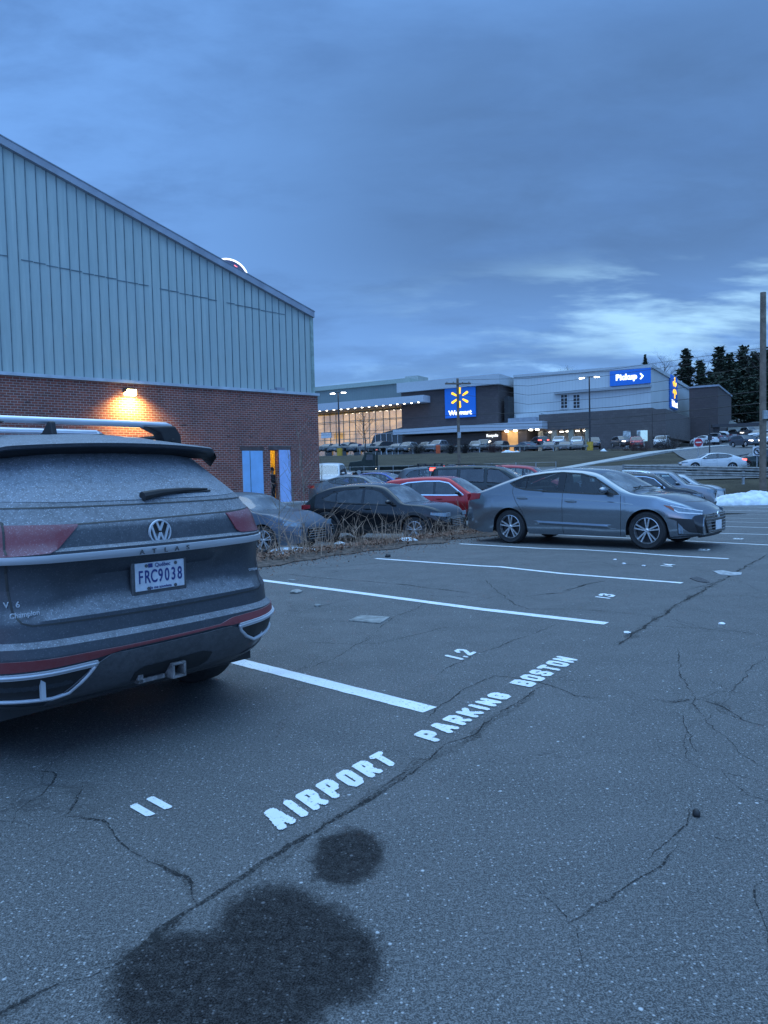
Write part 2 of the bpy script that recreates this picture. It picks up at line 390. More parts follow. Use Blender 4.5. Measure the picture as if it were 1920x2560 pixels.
# lower lot beside and behind it, up to the brick building and the street
sheet('lower_parking_lot', frange(11.6, 44, .9), frange(-12, 33, .6), sp2w, ASPH2, -.012)
sheet('back_parking_lot', frange(-22, 44, 1.2), frange(33, 44, .5)+frange(44, 48, .5)[1:], sp2w, ASPH2, -.006, keep=lambda s, p: True)
# street beyond the lots
def road_pt(t, w): return (t, 51.5+w+.02*t)
sheet('street', frange(-60, 90, 1.5), frange(0, 9, .9), road_pt, ASPH2, .01)
# access road that climbs to the right past the store
DR = [(30, 60), (33, 70), (38, 85), (46, 105), (58, 130), (78, 170), (110, 230)]
def dr_pt(t, w):
    i = min(len(DR)-2, int(t)); f = t-i; a, b_ = DR[i], DR[i+1]
    return (a[0]+(b_[0]-a[0])*f+w, a[1]+(b_[1]-a[1])*f)
sheet('access_road', frange(0, 5.99, .12), frange(-5, 32, 1.2), dr_pt, ASPH2, .03)
CONC = M('concrete', (.36, .36, .35), .85, var=.15, vs=1.2, bmp=.3, bs=20)
# pale concrete kerb and pavement between the grass bank and the access road
kp = [(1290, 1178, 57), (1420, 1174, 60), (1560, 1155, 68), (1640, 1138, 78), (1690, 1126, 90), (1740, 1116, 104), (1800, 1107, 120), (1815, 1100, 132)]
kb = MB(); L_, R_, L2, R2 = [], [], [], []
for i, (px, py, D) in enumerate(kp):
    p = aty(px, py, D); w = .55+.012*(D-55); z = zt(p.x, p.y)+.14
    L_.append((p.x-w, p.y, z)); R_.append((p.x+w, p.y-.3*w, z)); L2.append((p.x-w, p.y, z-.4)); R2.append((p.x+w, p.y-.3*w, z-.4))
kb.grid([L2, L_, R_, R2]); struct(kb.build('pavement', CONC))
# ---------------------------------------------------------------- painted markings
def paintmat():
    m, nt, b = newmat('white_road_paint'); co = objco(nt)
    n = mnoise(nt, co, 55, 4, .7); n2 = mnoise(nt, co, 3.5, 4, .6)
    w = mm(nt, 'MULTIPLY', mrange(nt, n, .56, .68), mrange(nt, n2, .32, .62, .35, 1))
    col = mmix(nt, w, mmix(nt, mrange(nt, n2, .3, .7), (.66, .68, .70), (.78, .80, .81)), (.16, .165, .17))
    nt.links.new(col, b.inputs['Base Color']); b.inputs['Roughness'].default_value = .7; bump(nt, b, n, .5, .006); return m
PAINT = paintmat()
def gz(v, lift): return Vector((v.x, v.y, zt(v.x, v.y)+lift))
def stripe(name, pts, w, mat, lift=.004, step=.05, jit=.10, parent=None):
    P = [Vector((p.x, p.y, 0)) for p in pts]; S = []
    for a, b_ in zip(P, P[1:]):
        n = max(1, int((b_-a).length/step)); S += [a.lerp(b_, i/n) for i in range(n)]
    S.append(P[-1]); rows = []
    for i, p in enumerate(S):
        t = (S[min(i+1, len(S)-1)]-S[max(i-1, 0)]).normalized(); nrm = Vector((-t.y, t.x, 0))
        l = w/2*(1+jit*noise.noise(p*9)); r = w/2*(1+jit*noise.noise(p*9+Vector((5, 5, 5))))
        rows.append([gz(p+nrm*l, lift), gz(p-nrm*r, lift)])
    return MB().grid(rows).build(name, mat, parent)
def ext(p, d): return p+HD*d
LINES = [
 ([(594.7, 1654.4), (811, 1709), (1075, 1776)], 3.4, .0, .135, 'white stall line running out from under the grey SUV, nearest line'),
 ([(681.5, 1454.6), (911, 1484.7), (1200, 1523.3), (1516, 1559.5)], .3, 0, .122, 'white stall line between the spaces numbered 12 and 13'),
 ([(940, 1396.7), (1200, 1415.2), (1250, 1417.5), (1406, 1434.5), (1705.5, 1458)], 0, 0, .095, 'wavering white stall line between the spaces numbered 13 and 14'),
 ([(1149, 1359.8), (1357, 1371.7), (1446, 1374), (1574, 1381.6), (1683, 1390), (1821.7, 1397.4)], 0, 0, .095, 'white stall line just in front of the silver sedan, beside its wheels'),
 ([(1742, 1354), (1920, 1362.8)], 4.0, .35, .095, 'white stall line that runs behind the silver sedan, nearest behind its front bumper'),
 ([(1797, 1333.6), (1920, 1336.6)], 4.0, .9, .09, 'second white stall line beyond the silver sedan'),
 ([(1802, 1316), (1920, 1319.5)], 3.5, 1.5, .09, 'third white stall line beyond the silver sedan'),
 ([(1802, 1304), (1920, 1307.5)], 3.2, 2.2, .09, 'fourth white stall line beyond the silver sedan'),
 ([(1802, 1294.5), (1920, 1297.5)], 3.0, 2.6, .09, 'fifth white stall line beyond the silver sedan'),
 ([(1802, 1285), (1920, 1287.5)], 2.8, 3, .09, 'sixth white stall line beyond the silver sedan'),
 ([(1804, 1275.5), (1920, 1278)], 2.0, 3, .09, 'seventh white stall line beyond the silver sedan, in front of the snow'),
 ([(1820, 1266), (1920, 1268.5)], 0.6, 3, .09, 'second farthest thin white stall line below the snow pile'),
 ([(1842, 1257.5), (1920, 1259)], 0, 3, .09, 'farthest thin white stall line right below the snow pile')]
for pts, e0, e1, w, lab in LINES:
    P = [ongr(*p) for p in pts]; d = (P[0]-P[-1]).normalized()
    if e0: P = [P[0]+d*e0]+P
    if e1: P = P+[P[-1]-d*e1]
    o = stripe('parking_line', P, w, PAINT); tag(o, lab, 'painted line', 'white stall lines')
GL = {'A': [(0, 0, .36, 1), (1, 0, .64, 1), (.36, 1, .64, 1), (.2, .28, .8, .28)], 'I': [(.5, 0, .5, 1)],
 'R': [(0, 0, 0, 1), (0, 1, .8, 1), (.8, 1, 1, .85), (1, .85, 1, .62), (1, .62, .8, .48), (.8, .48, 0, .48), (.45, .48, 1, 0)],
 'P': [(0, 0, 0, 1), (0, 1, .8, 1), (.8, 1, 1, .85), (1, .85, 1, .58), (1, .58, .8, .44), (.8, .44, 0, .44)],
 'O': [(0, .15, 0, .85), (0, .85, .2, 1), (.2, 1, .8, 1), (.8, 1, 1, .85), (1, .85, 1, .15), (1, .15, .8, 0), (.8, 0, .2, 0), (.2, 0, 0, .15)],
 'T': [(.5, 0, .5, 1), (0, 1, 1, 1)], 'K': [(0, 0, 0, 1), (0, .42, 1, 1), (.35, .6, 1, 0)],
 'N': [(0, 0, 0, 1), (0, 1, 1, 0), (1, 0, 1, 1)],
 'G': [(1, .82, .8, 1), (.8, 1, .2, 1), (.2, 1, 0, .85), (0, .85, 0, .15), (0, .15, .2, 0), (.2, 0, .8, 0), (.8, 0, 1, .15), (1, .15, 1, .48), (1, .48, .55, .48)],
 'B': [(0, 0, 0, 1), (0, 1, .8, 1), (.8, 1, .95, .85), (.95, .85, .95, .65), (.95, .65, .8, .52), (.8, .52, 0, .52), (.8, .52, 1, .38), (1, .38, 1, .15), (1, .15, .8, 0), (.8, 0, 0, 0)],
 'S': [(1, .82, .8, 1), (.8, 1, .2, 1), (.2, 1, 0, .85), (0, .85, 0, .65), (0, .65, .2, .53), (.2, .53, .8, .47), (.8, .47, 1, .35), (1, .35, 1, .15), (1, .15, .8, 0), (.8, 0, .2, 0), (.2, 0, 0, .18)],
 '1': [(.5, 0, .5, 1)], '2': [(0, .8, .2, 1), (.2, 1, .8, 1), (.8, 1, 1, .8), (1, .8, 1, .62), (1, .62, 0, 0), (0, 0, 1, 0)],
 '3': [(0, .85, .2, 1), (.2, 1, .8, 1), (.8, 1, 1, .8), (1, .8, .75, .52), (.75, .52, .4, .52), (.75, .52, 1, .3), (1, .3, .8, 0), (.8, 0, .2, 0), (.2, 0, 0, .15)],
 '4': [(.75, 0, .75, 1), (.75, 1, 0, .35), (0, .35, 1, .35)], '5': [(1, 1, 0, 1), (0, 1, 0, .58), (0, .58, .8, .58), (.8, .58, 1, .4), (1, .4, 1, .15), (1, .15, .8, 0), (.8, 0, 0, 0)],
 '6': [(1, .9, .8, 1), (.8, 1, .2, 1), (.2, 1, 0, .8), (0, .8, 0, .15), (0, .15, .2, 0), (.2, 0, .8, 0), (.8, 0, 1, .15), (1, .15, 1, .4), (1, .4, .8, .55), (.8, .55, 0, .55)],
 '.': [(.5, .0, .5, .04)]}
GW = {'I': .45, '1': .45, '.': .25}
def stencil(name, word, bl, br, tl, tr, th, label, cell=.0055, gap=.30, parent=None, lift=.005):
    """word painted through a stencil: corners bl br tl tr on the ground; each letter is a part"""
    W_ = [GW.get(c, 1.0) for c in word]; tot = sum(W_)+gap*(len(word)-1); root = empty(name, bl, 0, label, 'painted text'); x0 = 0
    for k, c in enumerate(word):
        a0, a1 = x0/tot, (x0+W_[k])/tot; x0 += W_[k]+gap
        BL, BR, TL, TR = bl.lerp(br, a0), bl.lerp(br, a1), tl.lerp(tr, a0), tl.lerp(tr, a1)
        lw = ((BR-BL).length+(TR-TL).length)/2; lh = ((TL-BL).length+(TR-BR).length)/2
        nx, ny = max(3, int(lw/cell)), max(5, int(lh/cell)); t = th/2
        seg = [(a*(lw-th)+t, b*(lh-th)+t, e*(lw-th)+t, f*(lh-th)+t) for a, b, e, f in GL[c]]
        mb = MB(); vid = {}
        def V(i, j):
            if (i, j) not in vid:
                u, v = i/nx, j/ny; p = BL.lerp(BR, u).lerp(TL.lerp(TR, u), v); vid[i, j] = len(mb.v); mb.v.append(gz(p, lift)-bl)
            return vid[i, j]
        for i in range(nx):
            for j in range(ny):
                x, y = (i+.5)*lw/nx, (j+.5)*lh/ny; d = 9
                for a, b, e, f in seg:
                    vx, vy = e-a, f-b; q = max(0, min(1, ((x-a)*vx+(y-b)*vy)/(vx*vx+vy*vy+1e-9))); d = min(d, hypot(x-a-q*vx, y-b-q*vy))
                nn = noise.noise(Vector((x*38+k*7, y*38, k)))*.0035+noise.noise(Vector((x*120+k*7, y*120, k)))*.0025
                if d+nn < t: mb.f.append((V(i, j), V(i+1, j), V(i+1, j+1), V(i, j+1))); mb.m.append(0)
        mb.build('letter', PAINT, root)
    return root
cc = lambda x, y: (600+x*.5425, 1580+y*.5425)
stencil('painted_word', 'AIRPORT', atz(*cc(186, 922)), atz(*cc(735, 603)), atz(*cc(88, 845)), atz(*cc(645, 551)), .044, 'AIRPORT stencilled in white on the asphalt, first word of the line')
stencil('painted_word', 'PARKING', atz(*cc(905, 512)), atz(*cc(1258, 296)), atz(*cc(795, 478)), atz(*cc(1168, 278)), .045, 'PARKING stencilled in white on the asphalt, middle word of the line')
stencil('painted_word', 'BOSTON', atz(*cc(1340, 258)), atz(*cc(1560, 130)), atz(*cc(1238, 238)), atz(*cc(1465, 112)), .046, 'BOSTON stencilled in white on the asphalt, last word of the line', gap=.22)
o12 = atz(*cc(1022, 133)); r12 = atz(*cc(1092, 96)); u12 = atz(*cc(938, 113))-o12
c11 = lambda x, y: (200+x*.217, 1900+y*.217)
stencil('painted_number', '11', atz(*c11(775, 670)), atz(*c11(1075, 550)), atz(*c11(560, 545)), atz(*c11(840, 425)), .05, 'number 11 stencilled in white on the asphalt behind the grey SUV', gap=.55)
stencil('painted_number', '1.2', o12, r12, o12+u12, r12+u12, .042, 'number 12 stencilled in white on the asphalt of the empty space')
wd = (r12-o12)
for word, px, py, lab in (('13', 1524, 1498.5, 'number 13 stencilled in white between two stall lines'), ('14', 1681, 1418, 'number 14 stencilled in white near the silver sedan'),
                          ('15', 1771, 1378, 'number 15 stencilled in white under the nose of the silver sedan'), ('16', 1856, 1348.5, 'number 16 stencilled in white, farthest number right of the silver sedan')):
    o_ = atz(px, py); stencil('painted_number', word, o_, o_+wd*1.05, o_+u12, o_+wd*1.05+u12, .045, lab, cell=.012)
# ---------------------------------------------------------------- cracks traced where they run
def crackmat():
    m, nt, b = newmat('crumbling_crack'); b.inputs['Base Color'].default_value = (.016, .016, .016, 1); b.inputs['Roughness'].default_value = 1; co = objco(nt)
    nt.links.new(mm(nt, 'MULTIPLY', mrange(nt, mnoise(nt, co, 75, 4, .8), .40, .56), mrange(nt, mnoise(nt, co, 2.5, 4, .7), .25, .60, .25, .95)), b.inputs['Alpha']); return m
CRACK = crackmat()
c4_ = lambda x, y: (x*.663, 1900+y*.663)
c7 = lambda x, y: (960+x*.5787, 1300+y*.5787)
c5 = lambda x, y: (1000+x*.5545, 1900+y*.5545)
c1_ = lambda x, y: (560+x*.3858, 1340+y*.3858)
def crack(pts, w, seed, fork=True):
    P = [atz(*p) for p in pts]; out = []
    for a, b_ in zip(P, P[1:]):
        n = max(2, int((b_-a).length/.035)); out += [a.lerp(b_, i/n) for i in range(n)]
    out.append(P[-1]); rows = []
    for i, p in enumerate(out):
        q = Vector((p.x, p.y, seed)); a = .018
        off = Vector((noise.noise(q*3)*a*2.2+noise.noise(q*17)*a, noise.noise(q*3+Vector((9, 2, 1)))*a*2.2+noise.noise(q*17+Vector((3, 8, 1)))*a, 0))
        t = (out[min(i+1, len(out)-1)]-out[max(i-1, 0)]).normalized(); nrm = Vector((-t.y, t.x, 0))
        ww = 1.15*w*max(.12, .55+.9*noise.noise(q*6+Vector((1, 4, 2))))*min(1, .25+min(i, len(out)-1-i)*.08)
        rows.append([gz(p+off+nrm*ww, .0025), gz(p+off-nrm*ww, .0025)])
    return rows
ck = MB()
for sd, (w, pts) in enumerate([
    (.017, [c4_(*p) for p in ((-60, 1000), (0, 965), (100, 905), (240, 838), (380, 795), (470, 750), (560, 680), (660, 600), (745, 555), (830, 505), (950, 420), (1060, 345), (1180, 280), (1300, 205), (1440, 120), (1600, 20))]),
    (.007, [cc(*p) for p in ((450, 870), (560, 785), (640, 730), (740, 665), (850, 600), (960, 515), (1080, 480), (1200, 370), (1350, 268), (1440, 230), (1520, 195))]),
    (.014, [c4_(*p) for p in ((745, 555), (715, 500), (690, 450), (600, 395), (480, 330), (410, 230), (330, 215), (245, 210), (300, 150), (310, 100))]),
    (.006, [c4_(*p) for p in ((60, 250), (75, 200), (150, 130), (185, 90), (180, 50), (60, 35), (0, 60))]),
    (.018, [c7(*p) for p in ((1000, 545), (1100, 480), (1200, 410), (1290, 355), (1400, 290), (1470, 255), (1530, 220), (1620, 170), (1659, 150))]),
    (.009, [c7(*p) for p in ((1140, 770), (1240, 790), (1360, 775), (1450, 800), (1540, 860), (1659, 895))]),
    (.007, [c7(*p) for p in ((1450, 800), (1490, 770), (1520, 715), (1600, 640), (1659, 590))]),
    (.006, [c7(*p) for p in ((1240, 830), (1280, 850), (1300, 910), (1350, 1000))]),
    (.005, [c7(*p) for p in ((680, 690), (900, 700), (1040, 745), (1140, 770))]),
    (.012, [c7(*p) for p in ((620, 330), (760, 315), (870, 280), (960, 262))]),
    (.009, [c7(*p) for p in ((440, 260), (500, 320), (560, 360), (620, 385), (800, 385), (1000, 400), (1170, 415))]),
    (.009, [c7(*p) for p in ((590, 165), (700, 185), (850, 185), (940, 178), (1010, 205))]),
    (.007, [c7(*p) for p in ((0, 270), (140, 285), (300, 305), (420, 318))]),
    (.006, [c1_(*p) for p in ((420, 880), (560, 850), (700, 795), (830, 730), (900, 690), (970, 650), (1090, 645))]),
    (.005, [c1_(*p) for p in ((450, 680), (640, 690), (830, 705), (1000, 700), (1200, 650), (1400, 600), (1650, 590))]),
    (.006, [c1_(*p) for p in ((340, 525), (480, 500), (600, 465), (740, 425), (900, 395))]),
    (.014, [c1_(*p) for p in ((380, 240), (560, 268), (780, 285), (1000, 300), (1180, 320), (1400, 345), (1640, 375))]),
    (.012, [c1_(*p) for p in ((500, 215), (640, 205), (800, 195), (950, 180), (1130, 170))]),
    (.006, [c5(*p) for p in ((530, 540), (620, 580), (700, 660), (775, 745), (860, 690), (990, 620), (1060, 560), (1160, 500), (1270, 370))]),
    (.006, [c5(*p) for p in ((775, 745), (800, 850), (830, 960), (790, 1060))]),
    (.007, [c5(*p) for p in ((1430, 20), (1480, 100), (1560, 160), (1659, 190))]),
    (.007, [c5(*p) for p in ((1640, 520), (1590, 620), (1615, 740), (1640, 860))]),
    (.006, [c5(*p) for p in ((1580, 395), (1659, 420))]),
    (.010, [(1700, 1480), (1790, 1455), (1850, 1455), (1920, 1462)]),
    (.008, [(1560, 1560), (1700, 1570), (1800, 1572), (1920, 1590)]),
    (.008, [(1060, 1800), (1150, 1730), (1230, 1690), (1330, 1700), (1440, 1740), (1560, 1750)])]):
    ck.grid(crack(pts, w, sd*3.3))
for sd, (w, pts) in enumerate([
    (.005, [c7(*p) for p in ((1450, 800), (1400, 850), (1340, 880), (1310, 900))]), (.005, [c7(*p) for p in ((1540, 860), (1590, 830), (1659, 820))]),
    (.005, [c7(*p) for p in ((1360, 775), (1440, 740), (1560, 745), (1659, 735))]), (.006, [c7(*p) for p in ((1300, 910), (1310, 980), (1325, 1040), (1400, 1110))]),
    (.005, [c7(*p) for p in ((1170, 415), (1220, 440), (1330, 465), (1470, 480), (1659, 500))]), (.004, [c7(*p) for p in ((1240, 430), (1300, 440), (1430, 455))]),
    (.006, [(1750, 2000), (1730, 2050), (1660, 2100), (1610, 2150)]), (.006, [(1860, 2105), (1800, 2100), (1755, 2085)]),
    (.005, [(1690, 1620), (1700, 1690), (1740, 1760), (1800, 1830), (1860, 1890), (1930, 1930)]), (.004, [(1700, 1690), (1770, 1700), (1850, 1740)]),
    (.006, [(1080, 1690), (1180, 1640), (1290, 1600), (1400, 1560)]), (.005, [c1_(*p) for p in ((900, 690), (1000, 600), (1080, 540), (1240, 470), (1300, 430))])]):
    P_ = crack(pts, w, 50+sd*2.7); ck.grid(P_)
# soil washed into the ground beside the widest cracks
sm = MB()
for sd, pts in enumerate([[c4_(*p) for p in ((0, 965), (240, 838), (470, 750), (660, 600), (745, 555), (830, 505), (1060, 345), (1300, 205))], [c4_(*p) for p in ((745, 555), (715, 500), (690, 450), (600, 395), (480, 330))],
    [c7(*p) for p in ((1000, 545), (1100, 480), (1200, 410), (1290, 355), (1400, 290), (1530, 220), (1620, 170))], [c7(*p) for p in ((1140, 770), (1240, 790), (1360, 775), (1450, 800), (1540, 860), (1659, 895))],
    [cc(*p) for p in ((450, 870), (640, 730), (850, 600), (1080, 480), (1350, 268))], [c7(*p) for p in ((620, 330), (760, 315), (870, 280), (960, 262))]]):
    sm.grid([[Vector((a.x, a.y, a.z-.001)), Vector((b.x, b.y, b.z-.001))] for a, b in crack(pts, .045, 90+sd)])
def soilmat():
    m, nt, b = newmat('crack_soil'); b.inputs['Base Color'].default_value = (.028, .026, .024, 1); b.inputs['Roughness'].default_value = 1; co = objco(nt)
    nt.links.new(mm(nt, 'MULTIPLY', mrange(nt, mnoise(nt, co, 60, 5, .8), .40, .66), mrange(nt, mnoise(nt, co, 5, 4, .7), .35, .65, .05, .75)), b.inputs['Alpha']); return m
struct(sm.build('crack_soil', soilmat()))
struct(ck.build('pavement_cracks', CRACK))
# concrete utility cover let into the asphalt, scraps and stones
def groundpoly(name, pts, mat, h, label, cat, bev=.004):
    P = [gz(atz(*p), 0) for p in pts]; c = sum(P, Vector())/len(P)
    mb = MB(); mb.prism([(p.x-c.x, p.y-c.y) for p in P], lambda q, k: (q[0], q[1], (-.01, h)[k]-c.z+c.z)); o = mb.build(name, mat, loc=c, bevel=bev); return tag(o, label, cat)
groundpoly('utility_cover', [c1_(*p) for p in ((806, 552), (882, 518), (1078, 529), (1010, 571))], M('old_concrete', (.22, .225, .22), .9, var=.35, vs=9, bmp=.6), .012, 'worn concrete utility cover set in the asphalt, left of number 12', 'cover')
STONE = M('pale_stone', (.25, .25, .24), .9, var=.3, vs=20, bmp=.5)
def rock(px, py, sx_, sy_, sz_, mat, label, cat='stone', name='stone', seed=1):
    p = gz(atz(px, py), 0); mb = MB(); n, m_ = 10, 7; rows = []
    for j in range(m_):
        t = pi*j/(m_-1); row = []
        for i in range(n):
            a = 2*pi*i/n; d = Vector((cos(a)*sin(t), sin(a)*sin(t), cos(t))); r = 1+.35*noise.noise(d*1.6+Vector((seed, seed, 0)))
            row.append((d.x*sx_*r, d.y*sy_*r, max(-.6, d.z*r)*sz_+sz_*.5))
        rows.append(row)
    mb.grid(rows, closed=True); o = mb.build(name, mat, loc=p, smooth=50); return tag(o, label, cat)
rock(*c1_(468, 365), .075, .11, .022, STONE, 'flat pale stone on the asphalt right of the grey SUV bumper', seed=2)
rock(*c1_(438, 290), .06, .03, .014, STONE, 'small pale chip on the asphalt above the flat stone', seed=3)
rock(*c1_(1062, 137), .05, .05, .04, BLACK, 'dark clod at the start of the second far stall line', seed=5)
rock(1741, 2040, .016, .018, .020, BLACK, 'small black stone alone on the asphalt at the right', seed=8)
rock(*c1_(604, 455), .035, .03, .02, STONE, 'small grey pebble in the crack left of the utility cover', seed=9)
WASTE = M('trodden_paper', (.33, .34, .35), .9, var=.3, vs=14)
def scrap(pts, mat, label, name='paper_scrap', cat='litter'):
    P = [gz(atz(*p), 0) for p in pts]; c = sum(P, Vector())/len(P); n = len(P); top = []; mb = MB()
    rows = [[(c-c)+Vector((0, 0, .018))]*n]
    for k in (.5, 1.0):
        rows.append([(p-c)*k*(1+.18*noise.noise(p*7+Vector((k, 0, 0))))+Vector((0, 0, .006+.014*(1-k)+.010*abs(noise.noise(p*31)))) for p in P])
    rows.append([(p-c)*.98+Vector((0, 0, .001)) for p in P])
    mb.grid(rows, closed=True); o = mb.build(name, mat, loc=c); return tag(o, label, cat)
c2_ = lambda x, y: (1100+x*.4943, 1300+y*.4943)
scrap([c2_(*p) for p in ((1382, 262), (1430, 256), (1490, 268), (1528, 266), (1524, 280), (1470, 282), (1410, 276))], WASTE, 'dirty white flattened scrap on the asphalt beyond stall 14')
scrap([c2_(*p) for p in ((1262, 296), (1300, 288), (1330, 300), (1362, 314), (1352, 320), (1300, 312))], M('striped_rag', (.06, .06, .065), .9, var=.9, vs=60), 'dark crumpled scrap by the end of the stall 14 line')
for i, (x, y) in enumerate(((885, 202), (930, 222), (1030, 233), (945, 572), (1425, 527))):
    rock(*c2_(x, y), .03, .03, .012, PLATEW, ('tiny white chip in stall 14, nearest the sedan wheel', 'tiny white chip in stall 14, second from the sedan wheel', 'tiny white chip in stall 14, nearest the stall number', 'tiny white chip in the aisle below stall line 13', 'tiny white chip in the aisle below the dirty scrap')[i], 'litter', 'white_chip', seed=i)
# ================================================================ BRICK AND METAL BUILDING
def brickmat():
    m, nt, b = newmat('brickwork'); co = objco(nt)
    s = mnode(nt, 'ShaderNodeSeparateXYZ', {0: co}); v = mnode(nt, 'ShaderNodeCombineXYZ', {0: mm(nt, 'ADD', s.outputs[0], s.outputs[1]), 1: s.outputs[2]})
    br = mnode(nt, 'ShaderNodeTexBrick', {'Color1': (.31, .085, .058, 1), 'Color2': (.19, .064, .048, 1), 'Mortar': (.46, .39, .35, 1), 'Scale': 1.0, 'Mortar Size': .0095,
                                          'Mortar Smooth': .3, 'Bias': 0.0, 'Brick Width': .26, 'Row Height': .105})
    nt.links.new(v.outputs[0], br.inputs['Vector'])
    n = mnoise(nt, v.outputs[0], .9, 5, .65); n2 = mnoise(nt, v.outputs[0], 5, 4, .7); n3 = mnoise(nt, v.outputs[0], 1.8, 3, .6)
    col = mmix(nt, mrange(nt, n, .3, .7, 0, .7), br.outputs['Color'], mmix(nt, 1.0, br.outputs['Color'], (.62, .66, .72), 'MULTIPLY'))
    # spalled and sooty courses
    mp = mnode(nt, 'ShaderNodeMapping', {0: v.outputs[0], 3: (1.6, 5.0, 1)}); n4 = mnoise(nt, mp.outputs[0], 1.0, 3, .6)
    col = mmix(nt, mrange(nt, n4, .64, .70, 0, .75), col, (.030, .024, .026))
    col = mmix(nt, mrange(nt, n2, .60, .78, 0, .45), col, (.30, .27, .26))
    nt.links.new(col, b.inputs['Base Color']); b.inputs['Roughness'].default_value = .9
    bump(nt, b, mm(nt, 'ADD', mm(nt, 'MULTIPLY', br.outputs['Fac'], -1.0), mm(nt, 'MULTIPLY', n2, .6)), .8, .012); return m
def sidingmat():
    m, nt, b = newmat('painted_siding'); co = objco(nt)
    s = mnode(nt, 'ShaderNodeSeparateXYZ', {0: co})
    pn = mm(nt, 'FLOOR', mm(nt, 'DIVIDE', s.outputs[0], .4)); wn_ = mnode(nt, 'ShaderNodeTexWhiteNoise', {'W': pn}, noise_dimensions='1D')
    mp = mnode(nt, 'ShaderNodeMapping', {0: co, 3: (3.0, 3.0, .25)}); st = mnoise(nt, mp.outputs[0], 2.0, 5, .7)
    f = mnoise(nt, co, .25, 4, .6)
    col = mmix(nt, mrange(nt, st, .3, .75), (.33, .40, .385), (.42, .485, .46))
    col = mmix(nt, mm(nt, 'MULTIPLY', wn_.outputs[0], .18), col, (.24, .33, .35))
    col = mmix(nt, mrange(nt, f, .35, .65, 0, .25), col, (.36, .45, .46))
    nt.links.new(col, b.inputs['Base Color']); b.inputs['Roughness'].default_value = .55
    bump(nt, b, st, .15, .02); return m
BRICK, SIDING = brickmat(), sidingmat()
SEAM = M('siding_seam', (.11, .16, .19), .6, var=.3, vs=2)
TRIM = M('pale_flashing', (.42, .47, .52), .5, var=.15, vs=1.5)
FASC = M('grey_fascia', (.27, .30, .35), .55, var=.15, vs=1)
P0, P1 = aty(0, 940, 29.3), aty(794, 994, 39.7); bd = Vector((P1.x-P0.x, P1.y-P0.y, 0)).normalized(); bn = Vector((-bd.y, bd.x, 0))
brz = atan2(bd.y, bd.x); BO = Vector((P1.x, P1.y, 0)); ZB = 5.72
def bloc(px, py, off=0.0):
    w = onplane(px, py, BO+bn*off, bn)-BO; return w.dot(bd), w.z
bld = empty('brick_building', BO, brz, 'large gabled building with teal metal siding above a dark red brick base', 'building')
RX, LX, DEP = -24.0, -48.0, 55.0
ze, _zr = bloc(773, 787)[1], bloc(0, 358)[1]; xl = bloc(0, 358)[0]; SLP = (_zr-ze)/(bloc(773, 787)[0]-xl)
zroof = lambda x: ze+SLP*(-.25-x) if x > RX else ze+SLP*(-.25-RX)-SLP*(RX-x)
ox0, ox1 = bloc(675, 1126)[0], bloc(694.5, 1126)[0]; dz1 = bloc(675, 1126)[1]; gzb = bloc(723, 1253)[1]
mb = MB()
for x0, x1, z0, z1 in ((LX, ox0, -1, ZB), (ox1, 0, -1, ZB), (ox0, ox1, dz1, ZB), (ox0, ox1, -1, gzb)):
    mb.box(((x0+x1)/2, .15, (z0+z1)/2), (x1-x0, .3, z1-z0))
mb.box((-.15, DEP/2+.3, (ZB-1)/2), (.3, DEP, ZB+1)); mb.box((LX+.15, DEP/2+.3, (ZB-1)/2), (.3, DEP, ZB+1)); mb.box((LX/2, DEP+.45, (ZB-1)/2), (-LX, .3, ZB+1))
mb.build('brick_wall', BRICK, bld)
mb = MB(); xs_ = [LX+.25, RX, -.25]; pr = [(LX+.25, ZB+.02), (-.25, ZB+.02), (-.25, zroof(-.25)), (RX, zroof(RX)), (LX+.25, zroof(LX+.25))]
mb.prism(pr, lambda q, k: (q[0], .14+k*(DEP-.1), q[1])); sid = mb.build('siding_wall', SIDING, bld)
rb = MB(); x = -.62
while x > RX+.2:
    z1 = zroof(x)-.08; rb.box((x, .125, (ZB+.03+z1)/2), (.024, .04, z1-ZB-.05)); x -= .40
x = RX-.2
while x > LX+.4:
    z1 = zroof(x)-.08; rb.box((x, .125, (ZB+.03+z1)/2), (.024, .04, z1-ZB-.05)); x -= .40
lx0, lz0 = bloc(0, 635); lx1, lz1 = bloc(716, 786)
n = 44
for i in range(n):
    if i in (17, 29, 36): continue
    a = lx0-8+(lx1-lx0+8)*i/n; c = lx0-8+(lx1-lx0+8)*(i+1)/n; zz = lz0+(lz1-lz0)*((a+c)/2-lx0)/(lx1-lx0)
    rb.box(((a+c)/2, .128, zz+.012*sin(i*2.1)), ((c-a)*.92, .03, .03), 0)
rb.build('siding_seam', SEAM, bld)
MB().box((LX/2, .02, ZB+.05), (-LX+.1, .30, .13)).box((.02, DEP/2, ZB+.05), (.2, DEP, .13)).build('flashing', TRIM, bld)
MB().box((-.20, .10, (ZB+ze)/2), (.16, .10, ze-ZB-.1)).build('corner_trim', M('corner_trim_green', (.25, .33, .30), .6, var=.2), bld)
mb = MB()
for a, c in ((-.25+.14, RX), (RX, LX-.1)):
    za, zc_ = zroof(min(a, -.25))-SLP*(a+.25 if a > -.25 else 0), zroof(c)
    mb.prism([(a, za-.08), (c, zc_-.08), (c, zc_+.22), (a, za+.22)], lambda q, k: (q[0], -.08+k*.22, q[1]))
mb.build('fascia', FASC, bld)
mb = MB()
